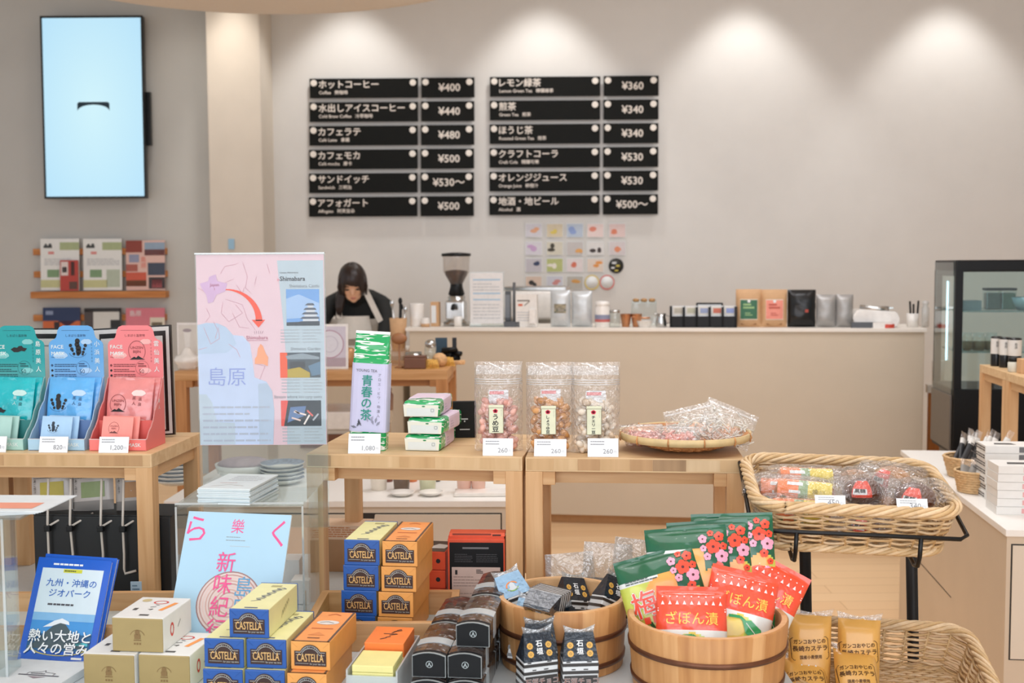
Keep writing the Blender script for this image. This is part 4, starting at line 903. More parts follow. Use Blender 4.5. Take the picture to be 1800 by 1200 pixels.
# low cabinet
q0 = G(1585, 791, ZL); n0 = G(1770, 930, ZL); dl = (q0 - n0).length; lyaw = math.degrees(atan2((q0 - n0).y, (q0 - n0).x)) - 90
LC = thing('low_cabinet', 'low beige cabinet with a white top carrying the white boxes', 'cabinet', (n0.x, n0.y, 0), lyaw)
MB().b2((0, 0, 0), (1.2, dl, ZL - .02), mat('cabinet_tan', '#c9b8a2', .5, var=.03, scale=5), bev=.002).build('body', LC)
MB().b2((-.004, -.004, ZL - .02), (1.204, dl + .004, ZL), CABT, bev=.002).build('worktop', LC)
MB().b2((.016, -.004, .33), (1.1, .001, ZL - .045), CABM).rect(.012, .326, 1.104, ZL - .041, mat('shadow_gap', '#26221e'), front(0, -.0006, 0)).build('door', LC)
MB().line([(dl * .80, .335), (dl * .42, .335)], .004, mat('shadow_gap', '#26221e'), side(-.0008, 0, 0) @ T(0, 0, 0) @ Matrix.Diagonal((1, 1, -1, 1))).build('seam', LC)
def onL(px, y_): return XY(px, y_, ZL)
BXW = mat('box_white', '#e4e3df', .5, var=.02); STP = C_('#e0a3a3')
def wbox(p, w, d, h, label, dark=False):
    mb = MB().b2((0, 0, 0), (w, d, h), BXW, bev=.001); q = front(0, -.0004, 0)
    if dark: mb.greek(.004, .004, w - .004, h - .004, 2, C_('#55565a'), side(-.0004, 0, 0) @ Matrix.Diagonal((1, 1, 1, 1)), .6); mb.rect(w * .6, .003, w * .95, h - .003, C_('#6a6a6c'), q)
    else: mb.rect(w * .42, h * .2, w * .68, h * .82, STP, q)
    mb.poly([(w * .2, d * .3), (w * .6, d * .3), (w * .55, d * .6), (w * .25, d * .6)], C_('#4f4f50'), top(0, 0, h + .0004))
    tag(mb.build('gift_box', None, p, (0, 0, R(-7))), label, 'box', 'white gift boxes stacked on the low cabinet')
lv = ('bottom', 'second', 'third', 'fourth', 'fifth', 'sixth', 'topmost')
for i in range(6): wbox(onL(1752, 3.34) + V((random.uniform(-.003, .003), 0, .0245 * i)), .17, .11, .0238, 'white gift box with a pink stamp, %s in the front stack' % (lv[i] if i < 5 else 'topmost'))
for i in range(7): wbox(onL(1731, 3.56) + V((random.uniform(-.003, .003), 0, .0245 * i)), .17, .1, .0238, 'white gift box with a dark edge band, %s in the rear stack' % lv[i], True)
# baskets of wrapped sticks
WICK = mat('wicker_pale', '#d6b384', .6, var=.15, scale=80, bump=.4, bscale=150)
def small_basket(p, r, label):
    o = thing('small_basket', label, 'basket', p, 0, 'small round baskets on the low cabinet')
    mb = MB()
    for i in range(9):
        rr = r * (.8 + .025 * i); mb.tube([(rr * cos(a) * (1 + .02 * (-1) ** (k + i)), rr * sin(a) * (1 + .02 * (-1) ** (k + i)), .005 + .008 * i) for k, a in enumerate([2 * pi * j / 36 for j in range(36)])], .0048, WICK, 6, True)
    mb.build('weave', o); MB().lathe([(r * .8, .002), (0, .002)], WICK, 24).build('floor_mat', o)
    return o
b1 = onL(1704, 3.95); small_basket(b1, .085, 'small round basket of black wrapped sticks beside the white boxes'); b2_ = onL(1712, 3.68); small_basket(b2_, .06, 'small round basket in front of the black wrapped sticks')
for i in range(11):
    x = -.06 + .012 * i; mb = MB(); mb.pillow(.022, .17, .014, (lambda u, v: C_('#2b2c2f') if .15 < v < .7 else LBW if v >= .7 and v < .82 else CELLO), crk=.002, seed=i)
    tag(mb.build('wrapped_stick', None, b1 + V((x, random.uniform(-.03, .03), .02)), (R(-30 + random.uniform(-8, 8)), R(32 + random.uniform(-8, 8)), R(random.uniform(-20, 20)))), 'black wrapped stick leaning in the small round basket', 'snack', 'black wrapped sticks in the basket')
for i in range(5):
    mb = MB(); mb.pillow(.04, .09, .02, (lambda u, v: C_('#8e8a84') if .2 < v < .7 else CELLO), crk=.003, seed=i + 20)
    tag(mb.build('wrapped_snack', None, b2_ + V((-.03 + .016 * i, 0, .03)), (R(-35), R(25), R(random.uniform(-30, 30)))), 'grey wrapped snack in the smaller round basket', 'snack', 'grey wrapped snacks in the small basket')

# ================================================================== castella boxes
CBLUE = mat('castella_blue', '#2458a4', .35, var=.04, scale=30); CCREAM = mat('castella_cream', '#e2dfa4', .5, var=.03, scale=30); CORNG = mat('castella_orange', '#e5a052', .45, var=.06, scale=30)
CORTOP = mat('castella_orange_top', '#eb9a58', .5, var=.05, scale=30); CBRN = mat('castella_brown', '#3b231c', .5, var=.05); CSTRIPE = mat('castella_stripe', '#5d4a3c', .5); CLINE = mat('castella_line', '#b9bcb8', .4, .4); CGOLD = mat('castella_gold', '#e2b878', .35, .35)
CW, CD, CHT = .07, .168, .05
def plaque(mb, q, sc=1.):
    q = q @ Matrix.Diagonal((1.02, 1.1, 1, 1))
    def S(p): return [(x * sc, y * sc) for x, y in p]
    def outline(g, k):                       # g: outward growth
        pts = [(-.0275 - g, -.0145 - g), (.0275 + g, -.0145 - g), (.0275 + g, .0085 + g), (.0175 + g * .6, .0085 + g)]
        for i in range(0, 13): a = R(28 + (152 - 28) * i / 12); pts.append(((.0195 + g) * cos(a), -.0005 + (.0195 + g) * sin(a)))
        pts += [(-.0175 - g * .6, .0085 + g), (-.0275 - g, .0085 + g)]; return pts
    mb.poly(S(outline(.0005, 0)), CBRN, q)
    arc = outline(-.0016, 0)[2:]; mb.line(S(arc), .0008 * sc, CLINE, q @ T(0, 0, .0003)); arc = [(x * .94, y - .0046) for x, y in outline(-.001, 0)[2:]]; mb.line(S(arc), .0007 * sc, CLINE, q @ T(0, 0, .0003))
    for i, ch in enumerate('•QUALITY•'):
        a = R(90 + (4 - i) * 12.5); mb.text(ch, .0038 * sc, CLINE, q @ T(0, 0, .0004), at=(.0158 * sc * cos(a), (.0158 * sin(a) - .0022) * sc), rot=math.degrees(a) - 90, bold=.02)
    mb.text('CASTELLA', .0178 * sc, CGOLD, q @ T(0, 0, .0005), at=(0, -.0075 * sc), sx=.575, bold=.012)
    mb.line(S([(-.026, -.0108), (-.003, -.0108)]), .0006 * sc, CLINE, q @ T(0, 0, .0004)); mb.text('for your tea time', .0042 * sc, CLINE, q @ T(0, 0, .0004), 'L', .01, sx=.95, at=(-.001 * sc, -.0125 * sc))
def castella(kind, label, group):
    t = thing('castella_box', label, 'box', (0, 0, 0), 0, group); w, d, h = CW, CD, CHT
    if kind == 'blue':
        MB().b2((-w / 2, .003, 0), (w / 2, d - .002, h), CCREAM, bev=.0015).build('carton', t)
        MB().b2((-w / 2 - .0006, 0, -.0), (w / 2 + .0006, .0045, h + .0006), CBLUE, bev=.0016).line([(-w / 2 + .002, h - .002), (-w / 2 + .012, h - .011)], .0006, C_('#1d4a8c'), front(0, -.0004, 0)).line([(w / 2 - .002, h - .002), (w / 2 - .012, h - .011)], .0006, C_('#1d4a8c'), front(0, -.0004, 0)).build('end_flap', t, label='glossy blue end flap'); MB().b2((-w / 2 - .0006, d - .003, 0), (w / 2 + .0006, d, h + .0006), CBLUE, bev=.001).build('end_flap', t, label='glossy blue end flap')
        mb = MB(); q = top(0, 0, h + .0005); NV = C_('#3a4a78')
        mb.rect(-.008, d * .84, .012, d * .9, C_('#b2ab78'), q)
        rg = random.Random(3)
        for i in range(5): y = d * (.3 + .1 * i); x = -.014 + .004 * i; mb.line([(x, y), (x + .016, y + .008), (x + .006, y + .012), (x + .02, y + .018)], .0017, NV, q)
        mb.line([(.018, d * .72), (.026, d * .78), (.016, d * .8)], .0014, NV, q).rect(-.012, d * .06, .012, d * .085, NV, q)
        q = side(w / 2 + .0008, 0, 0)
        for i in range(5): y = d * (.42 + .05 * i); mb.line([(y, h * .3 + .003 * i), (y + .006, h * .55 + .003 * i), (y + .01, h * .4 + .003 * i)], .0011, C_('#8c8a66'), q)
        mb.build('print', t)
    else:
        MB().b2((-w / 2, 0, 0), (w / 2, d, h), CORNG, bev=.0015).rect(-w / 2 + .001, .002, w / 2 - .001, d - .001, CORTOP, top(0, 0, h + .0004)).build('carton', t, label='orange carton')
        mb = MB(); q = top(0, 0, h + .0009); RD = C_('#c4683c')
        for s in (-1, 1): mb.rect(s * (w / 2 - .0055), .0, s * (w / 2 - .0015), d, CSTRIPE, q)
        mb.rect(-w / 2, 0, w / 2, .003, CSTRIPE, q); mb.disc(0, d * .62, .021, C_('#d9d4cf'), q, 18, .012); mb.line([(-.014, d * .61), (.0, d * .64), (.012, d * .6)], .0014, INK, q @ T(0, 0, .0003))
        mb.line([(-.012, d * .87), (0, d * .92), (.012, d * .87)], .003, RD, q).line([(-.02, d * .42), (.02, d * .42)], .004, RD, q).poly([(-.016, d * .2), (0, d * .3), (.016, d * .2)], C_('#d9894e'), q).rect(-.011, d * .1, .011, d * .125, C_('#7a4a2e'), q)
        mb.line([(.004, h - .0), (.004, .0)], .0005, C_('#c98842'), side(w / 2 + .0005, 0, 0)); mb.line([(-w / 2 + .002, h - .002), (-w / 2 + .012, h - .011)], .0005, C_('#cf8d45'), front(0, -.0004, 0)).line([(w / 2 - .002, h - .002), (w / 2 - .012, h - .011)], .0005, C_('#cf8d45'), front(0, -.0004, 0)); mb.build('print', t)
    mb = MB(); plaque(mb, front(.0, -.0009, h * .47)); mb.build('plaque', t, label='dark brown arched plaque with gold lettering')
    return t
gB, gO = 'blue ended castella boxes', 'orange castella boxes'
B0 = castella('blue', 'x', gB); O0 = castella('orange', 'x', gO); used = set()
def put(kind, p, rz, label):
    src = B0 if kind == 'b' else O0
    if kind not in used: used.add(kind); src.location = p; src.rotation_euler = (0, 0, R(rz)); src['label'] = label; return src
    return dup(src, p, rz, label)
def cpt(px, Y, z): return XY(px, Y, z)
YAW = -7
# front pyramid
zb = .7005; step = CHT + .0008
put('b', cpt(392, 1.935, zb), YAW, 'blue ended castella box in the bottom row of the pyramid beside the gold boxes')
put('b', cpt(466, 1.93, zb), YAW, 'blue ended castella box in the bottom row of the pyramid, next to the orange boxes')
put('b', cpt(394, 1.945, zb + step), YAW, 'blue ended castella box in the middle row of the pyramid beside the gold boxes')
put('b', cpt(468.5, 1.94, zb + step), YAW, 'blue ended castella box in the middle row of the pyramid next to the orange box')
put('b', cpt(438, 1.95, zb + 2 * step), YAW, 'blue ended castella box alone on top of the front pyramid')
put('o', cpt(540, 1.915, zb), YAW, 'lower orange castella box beside the front pyramid')
put('o', cpt(546, 1.93, zb + step), YAW - 1, 'upper orange castella box beside the front pyramid')
# rear double stack in the oak tray
zt_ = ZL + .0065; nm = ('bottom', 'second from the bottom', 'second from the top', 'topmost')
for i in range(4):
    put('b', cpt((629, 631, 634.5, 636)[i] , 2.215, zt_ + step * i), YAW, 'blue ended castella box in the rear stack on the oak tray, %s' % nm[i])
    put('o', cpt((694.5, 696, 701, 703)[i], 2.205, zt_ + step * i), YAW, 'orange castella box in the rear stack on the oak tray, %s' % nm[i])
# gold boxes
GOLD = mat('gold_card', '#a89463', .4, .25, var=.03, scale=30); LIDW = mat('lid_white', '#e3e5e2', .5, var=.02); GINK = C_('#84693f')
def gold_box(p, label, rz=YAW):
    w, h, d = .0955, .062, .125
    t = thing('gold_box', label, 'box', p, rz, 'gold fronted white lidded boxes')
    MB().b2((-w / 2, 0, 0), (w / 2, d, h), LIDW, bev=.002).build('sleeve', t)
    mb = MB().b2((-w / 2 + .0005, -.0016, .0005), (w / 2 - .0005, .004, h - .001), GOLD, bev=.0014); q = front(0, -.0022, 0)
    mb.ring(0, .026, .0135, .0145, GINK, q, 20, 20, 160); mb.disc(0, .036, .0045, GINK, q, 12); mb.poly([(-.006, .024), (.006, .024), (.004, .034), (-.004, .034)], GINK, q)
    mb.rect(-.007, .0205, .007, .0225, GINK, q); mb.ring(0, .0295, .0035, .006, GINK, q @ T(0, 0, .0001), 14)
    for x in (-.005, 0, .005): mb.rect(x - .0017, .0135, x + .0017, .017, GINK, q)
    mb.build('gold_front', t, label='gold printed front')
    mb = MB(); q = top(0, 0, h + .0004); RED = C_('#d1463c'); OG = C_('#ef9a4e')
    mb.ring(.004, d * .74, .011, .0145, RED, q, 24, 0, 360, .7); mb.disc(-.028, d * .82, .009, C_('#c9b98c'), q)
    mb.line([(.0, d * .62), (.008, d * .6)], .002, INK, q).line([(-.004, d * .5), (.006, d * .53)], .0022, INK, q).line([(.002, d * .36), (.006, d * .42), (-.003, d * .4)], .002, INK, q)
    mb.line([(.022, d * .36), (.034, d * .74)], .009, OG, q).rect(-.03, d * .34, -.022, d * .44, C_('#4a4a4a'), q).rect(-.004, d * .1, .014, d * .16, C_('#4a4a4a'), q)
    q = side(w / 2 + .0004, 0, 0); mb.ring(d * .3, h * .5, .005, .008, RED, q, 16, 0, 360, 1.6).line([(d * .5, h * .45), (d * .6, h * .62)], .0018, C_('#7d7d7d'), q); mb.build('print', t); return t
gold_box(cpt(193, 1.985, zb), 'gold fronted white box in the bottom row beside the grey leaflets')
gold_box(cpt(290, 1.98, zb), 'gold fronted white box in the bottom row beside the blue castella boxes')
gold_box(cpt(243, 1.995, zb + .0625), 'gold fronted white box resting on the other two gold boxes')

# ================================================================== long black boxes with silver bands
LBK = mat('carton_black', '#101214', .4, spec=.25, var=.1); LBR = mat('brown_film', '#463a34', .18, .1, var=.45, scale=25, bump=.9, bscale=45, coat=.6); LSV = mat('silver_band', '#bcc4c6', .35, .25, var=.03); LED_ = mat('carton_edge', '#9aa09f', .5)
def arched(w, h, r=.006, n=6): return [(-w / 2, 0), (w / 2, 0)] + [(w / 2 * cos(pi * .5 * 0) - w * i / n, h - r * (2 * i / n - 1) ** 2) for i in range(n + 1)]
def long_box(p, label, rz=YAW, d=.165):
    w, h = .0585, .043; t = thing('long_black_box', label, 'box', p, rz, 'black boxes with silver bands')
    Y = Matrix(((1, 0, 0, 0), (0, 0, 1, 0), (0, 1, 0, 0), (0, 0, 0, 1)))
    MB().prism(arched(w, h), .004, d, LBK, Y).build('carton', t)
    MB().prism(arched(w + .0012, h + .0012), .012, d - .006, LBR, Y).build('film_wrap', t, label='shiny brown film wrap')
    MB().prism(arched(w + .0022, h + .0022), d * .3, d * .47, LSV, Y).build('silver_band', t, label='silver paper band')
    mb = MB(); mb.prism(arched(w, h), 0, .004, LED_, Y); mb.prism(arched(w - .0022, h - .002), -.0006, .002, LBK, Y @ T(0, .001, 0)); mb.build('end_cap', t)
    mb = MB(); q = front(.001, -.0012, h * .53); WS = C_('#aeb9ba'); mb.ring(0, 0, .005, .006, WS, q, 24).disc(0, .002, .0013, WS, q, 10).line([(-.003, -.0035), (0, .001), (.003, -.0035)], .0014, WS, q); mb.build('emblem', t); return t
z0 = ZL + .0005; st = .0442
loc = [(752, 1.9, 0, 'bottom row beside the acrylic tray, front'), (818, 1.895, 0, 'bottom row beside the wooden bucket, front'), (754, 1.91, 1, 'second row beside the acrylic tray, front'), (817, 1.905, 1, 'second row beside the wooden bucket, front'), (831, 1.935, 2, 'third row at the top, front')]
dv2 = V((sin(R(7)), cos(R(7)), 0)) * .168
for px, y_, r_, l in loc:
    p = cpt(px, y_, z0 + st * r_); long_box(p, 'long black box with a silver band, %s' % l); long_box(p + dv2, 'long black box with a silver band, %s' % l.replace('front', 'rear'))
# orange calligraphy box with yellow boxes in a clear tray
t = thing('clear_tray', 'clear acrylic tray holding the orange and yellow boxes', 'tray', cpt(654, 1.9, ZL + .0005), YAW)
for nm_, lo, hi in (('base', (-.042, 0, 0), (.042, .19, .003)), ('side_panel', (-.045, 0, 0), (-.042, .19, .06)), ('side_panel', (.042, 0, 0), (.045, .19, .06)), ('back_panel', (-.042, .187, 0), (.042, .19, .06)), ('front_panel', (-.042, 0, 0), (.042, .003, .05))): MB().b2(lo, hi, ACR if nm_ == 'base' else EDGE).build(nm_, t)
YB = mat('pale_yellow_box', '#e6df94', .45, var=.03); OB = mat('calligraphy_orange', '#ee8038', .5, var=.05)
def inb(y, z, d, h, m, nm_, label, draw=None):
    mb = MB().b2((-.036, 0, 0), (.036, d, h), m, bev=.0015)
    if draw: draw(mb)
    o = mb.build(nm_, None, t.location + V((sin(R(7)) * y, cos(R(7)) * y, z)), (0, 0, R(YAW))); tag(o, label, 'box', 'boxes in the clear acrylic tray')
inb(.006, .0035, .085, .05, YB, 'yellow_box', 'pale yellow box at the front of the clear acrylic tray')
inb(.006, .054, .078, .012, YB, 'yellow_box', 'flat pale yellow box on top of the front yellow box')
def dcal(mb):
    q = top(0, 0, .0735 + .0006); DK = C_('#3c2c2a')
    for i, (a, b_) in enumerate((((-.012, .02), (-.002, .028)), ((-.004, .03), (.004, .036)), ((.0, .042), (.014, .05)), ((-.012, .05), (.012, .05)), ((.002, .055), (.008, .066)), ((.004, .062), (.018, .07)), ((.008, .07), (.016, .076)))): mb.line([a, b_], .0028, DK, q)
inb(.092, .0035, .092, .0735, OB, 'orange_box', 'orange box with dark brush writing at the back of the clear tray', dcal)
# orange stack and black package behind the oak tray
zo = ZL + .0005
for i in range(3):
    mb = MB().b2((-.028, 0, 0), (.028, .1, .04), mat('vermilion_box', '#d9512f', .45, var=.06), bev=.0015); mb.rect(-.026, .003, .026, .097, CSTRIPE, top(0, 0, .0405)).poly([(-.022, .03), (.0, .07), (.026, .06), (.02, .03)], C_('#e2dfd8'), top(0, 0, .0409)); mb.disc(.012, .02, .005, INK, front(0, -.0005, 0))
    tag(mb.build('vermilion_box', None, XY(761, 2.46, zo + .041 * i), (0, 0, R(-9))), 'vermilion box with a dark lid, %s of the small stack on the low table' % ('bottom', 'middle', 'top')[i], 'box', 'vermilion boxes by the table leg')
a_ = XY(788, 2.44, zo); t = thing('black_package', 'tall black package with orange edges standing before the oak table leg', 'box', a_, -3)
bw = 102 / F * 2.44
MB().b2((0, 0, 0), (bw, .045, .155), mat('vermilion_box', '#d9512f'), bev=.0015).b2((.001, .004, .155), (bw - .002, .04, .160), mat('vermilion_box', '#d9512f')).b2((.003, .008, .160), (bw, .042, .167), C_('#ef6a48')).rect(.01, .012, bw - .03, .016, C_('#8a3a28'), front(0, .0075, .150)).rect(bw * .78, .013, bw * .93, .016, INK, front(0, .0075, .148)).build('carton', t)
mb = MB().rect(.004, 0, bw - .003, .148, mat('package_black', '#101113', .45, spec=.25), front(0, -.0008, 0)); q = front(0, -.0014, 0)
mb.rect(bw * .26, .134, bw * .72, .138, C_('#6d6e70'), q).greek(bw * .12, .104, bw * .44, .124, 5, C_('#4c4d50'), q, .3).greek(bw * .5, .104, bw * .88, .124, 5, C_('#4c4d50'), q, .3, 4); mb.build('front_face', t, label='black front face with fine grey print')
mb = MB().b2((bw * .07, -.0032, .004), (bw * .92, -.0016, .094), C_('#c6b0a6'), bev=.0006); q = front(0, -.0036, 0); mb.rect(bw * .13, .078, bw * .17, .088, INK, q).greek(bw * .5, .08, bw * .62, .09, 3, INK, q, .5).greek(bw * .1, .05, bw * .6, .076, 4, C_('#8a7870'), q, .2).greek(bw * .1, .01, bw * .85, .04, 4, C_('#a08e86'), q, .2, 3); mb.build('sticker', t, label='pinkish white information sticker')
t = thing('printed_box', 'low box with orange print behind the castella stack', 'box', XY(604, 2.75, zo), -5)
mb = MB().b2((-.06, 0, 0), (.06, .08, .115), C_('#e2c3a4'), bev=.002); q = front(0, -.0006, 0); mb.greek(-.055, .085, .055, .112, 5, C_('#c98050'), q, .5, 8).rect(-.06, 0, .06, .08, C_('#b08862'), q); mb.build('carton', t)
for i, (px, h_) in enumerate(((512, .08), (528, .055))):
    mb = MB().b2((-.02, 0, 0), (.02, .05, h_), WHITE, bev=.002); tag(mb.build('white_carton', None, XY(px, 2.56 - .08 * i, zo)), ('small white carton behind the magazine by the oak leg', 'shorter white carton before the oak table leg')[i], 'carton', 'white cartons by the table leg')

# ================================================================== wooden buckets
ST = [wood('stave_%s' % n, a, b, 'Z', .45, 10) for n, a, b in (('a', '#b98450', '#cf9c66'), ('b', '#b07a48', '#c8935c'), ('c', '#c08c58', '#d6a671'), ('d', '#a97546', '#c28d58'))]
RIMW = wood('bucket_rim', '#c99c6c', '#dcb486', 'X', .5, 12); HOOP = mat('copper_hoop', '#6e4630', .35, .55, var=.2, scale=40)
def bucket(c, r, h, label, hoops):
    t = thing('wooden_bucket', label, 'bucket', c, 0, 'wooden buckets on the low table'); rg = random.Random(int(r * 1000)); n = 96; mb = MB(); vs = []; rb = r * .93
    prof = [(rb, 0), (r, h)]; tone = []; k = 0
    while k < n:
        w_ = rg.choice((2, 3, 3, 4)); s_ = rg.choice(ST); tone += [s_] * w_; k += w_
    for (rr, z) in ((rb, 0.), (rb + (r - rb) * .5, h * .5), (r, h - .003), (r - .003, h)):
        for i in range(n): a = 2 * pi * i / n; vs.append((rr * cos(a), rr * sin(a), z))
    fs = []; ms = []
    for j in range(3):
        for i in range(n): fs.append((j * n + i, j * n + (i + 1) % n, (j + 1) * n + (i + 1) % n, (j + 1) * n + i)); ms.append(tone[i])
    mb.add(vs, fs, ms, smooth=True); mb.lathe([(r - .003, h), (r - .012, h), (r - .013, h - .003)], RIMW, n, cap0=False, smooth=False); mb.lathe([(r - .013, h - .003), (rb - .012, .012), (0, .012)], RIMW, n, cap0=False)
    mb.lathe([(0, .0), (rb, 0)], ST[0], n, cap0=False); mb.build('staves', t)
    for z in hoops:
        rr = rb + (r - rb) * z / h; MB().lathe([(rr - .001, z - .005), (rr + .0022, z - .0045), (rr + .0032, z + .0045), (rr, z + .005)], HOOP, n, cap0=False).build('hoop', t)
    return t
BL = XY(988, 2.12, ZL + .12); BR = XY(1243, 2.0, ZL + .12); BL.z = BR.z = ZL + .0005
RL, RR_ = .1235, .1425; HB = .127
bucket(BL, RL, HB, 'wooden bucket of black and white chocolate packs', (.02, .072)); bucket(BR, RR_, .124, 'wooden bucket of green plum packs and red citrus packs', (.02, .076))
# chocolate packs
PKD = mat('pack_navy', '#1c2630', .25, .0, var=.2, coat=.35, bump=.3, bscale=90); PKB = mat('pack_blue_foil', '#6f93ae', .2, .3, var=.15, bump=.4, bscale=60, coat=.6); STW = mat('pack_white', '#d9dcdc', .3, coat=.4); STK = mat('pack_stripe', '#2c2826', .3, coat=.4); EMB = mat('pack_gold', '#d2a34e', .4); CHO = mat('pack_brown', '#7a3f22', .4)
def choco(M, label, w=.062, d=.045, h=.066, rh=.044, blue=False, stripes=True, face=True):
    t = thing('chocolate_pack', label, 'snack pack', (0, 0, 0), 0, 'chocolate packs in and before the bucket'); t.matrix_world = M
    mb = MB().b2((-w / 2, -d / 2, 0), (w / 2, d / 2, h), STW, bev=.002)
    for i in range(5):
        z = .004 + i * h / 5
        mb.b2((-w / 2 - .0006, -d / 2 - .0006, z), (w / 2 + .0006, d / 2 + .0006, z + .0055), STK)
        mb.rect(-w / 2 + .006 + .009 * (i % 2), z + .007, -w / 2 + .013 + .009 * (i % 2), z + .0088, STK, front(0, -d / 2 - .0006, 0)).rect(w / 2 - .02 - .006 * (i % 2), z + .007, w / 2 - .012 - .006 * (i % 2), z + .0088, STK, front(0, -d / 2 - .0006, 0))
    mb.build('carton', t)
    lb = MB().b2((-w / 2 + .002, -d / 2 - .0022, h * .32), (w / 2 - .002, -d / 2 - .001, h * .62), STK); lb.text('石垣チョコ', .0125, WHITE, front(0, -d / 2 - .0026, 0), at=(0, h * .41), bold=.05); lb.text('石垣チョコ', .0125, CHO, front(0, -d / 2 - .003, 0), at=(0, h * .41), bold=.012); lb.build('name_band', t, label='dark name band with brown and white lettering')
    rf = MB(); m = PKB if blue else PKD; e = .006
    rf.add([(-w / 2, -d / 2, h), (w / 2, -d / 2, h), (w / 2, d / 2, h), (-w / 2, d / 2, h), (-w / 2 + e, -.003, h + rh), (w / 2 - e, -.003, h + rh), (w / 2 - e, .003, h + rh), (-w / 2 + e, .003, h + rh)], [(0, 1, 5, 4), (1, 2, 6, 5), (2, 3, 7, 6), (3, 0, 4, 7), (4, 5, 6, 7)], m)
    if not blue:
        sl = math.degrees(atan2(d / 2 - .003, rh)); q = T(0, -d / 2 - .0007, h) @ RX(90 - sl)
        for x in (-.017, .017):
            for y in (.013, .027): rf.ring(x, y, .0022, .0058, EMB, q, 8); rf.disc(x, y, .0016, EMB, q, 8)
        rf.vtext('石垣', .012, WHITE, q, at=(0, .03), bold=.03)
    else:
        q = T(0, -d / 2 - .0007, h) @ RX(90 - math.degrees(atan2(d / 2 - .003, rh))); rf.ring(0, .021, .0095, .0125, C_('#e0874a'), q, 20, 20, 190, .8).ring(0, .019, .0095, .0125, C_('#8cc152'), q, 20, 195, 340, .7).poly([(-.011, .012), (.011, .012), (.0075, .018), (.006, .018), (.005, .025), (0, .031), (-.005, .025), (-.006, .018), (-.0075, .018)], C_('#c9d1d6'), q)
    rf.build('roof_film', t, label='shiny dark film roof' if not blue else 'shiny blue film roof')
    fl = MB(); fl.grid(lambda u, v: V(((u - .5) * (w - 2 * e + .006 * v), .002 * sin(u * 9), h + rh - .001 + .014 * v * (1 - .55 * (1 - (2 * u - 1) ** 2)))), 10, 3, film('pack_seal', '#b9c8d2', .2, .3, .1, .5, 90)); fl.build('seal', t)
    return t
def M_(p, rz=0, rx=0, ry=0): return Matrix.Translation(p) @ RZ(rz) @ RY(ry) @ RX(rx)
def cz(px, Y, z): return XY(px, Y, z)
choco(M_(cz(944, 1.945, ZL + .0006), 18), 'chocolate pack standing before the bucket, in front of another')
choco(M_(cz(948, 1.965 + .03, ZL + .0006), 4), 'chocolate pack standing half hidden against the bucket')
choco(M_(cz(1018, 1.945, ZL + .0006), 4), 'chocolate pack standing alone before the bucket beside the wooden citrus bucket')
choco(M_(BL + V((-.015, -.025, .125)), -20, 82, 8), 'chocolate pack lying with its grey base toward the viewer on the bucket heap', h=.07)
choco(M_(BL + V((.07, -.02, .055)), 22, -12, 28), 'striped chocolate pack tilted inside the bucket near the plum packs')
choco(M_(BL + V((-.07, .01, .055)), 20, -20, -14), 'blue foil chocolate pack standing tall at the rim of the bucket', blue=True)
choco(M_(BL + V((-.072, -.05, .018)), -8, -14, 6), 'dark foil chocolate pack with an orange and green ring low in the bucket', blue=True)
choco(M_(BL + V((.02, .05, .03)), 30, -15, 12), 'chocolate pack deep in the bucket behind the grey based one')
choco(M_(BL + V((.03, -.055, .012)), -35, 10, -16), 'chocolate pack lying low in the bucket beside the tilted one')
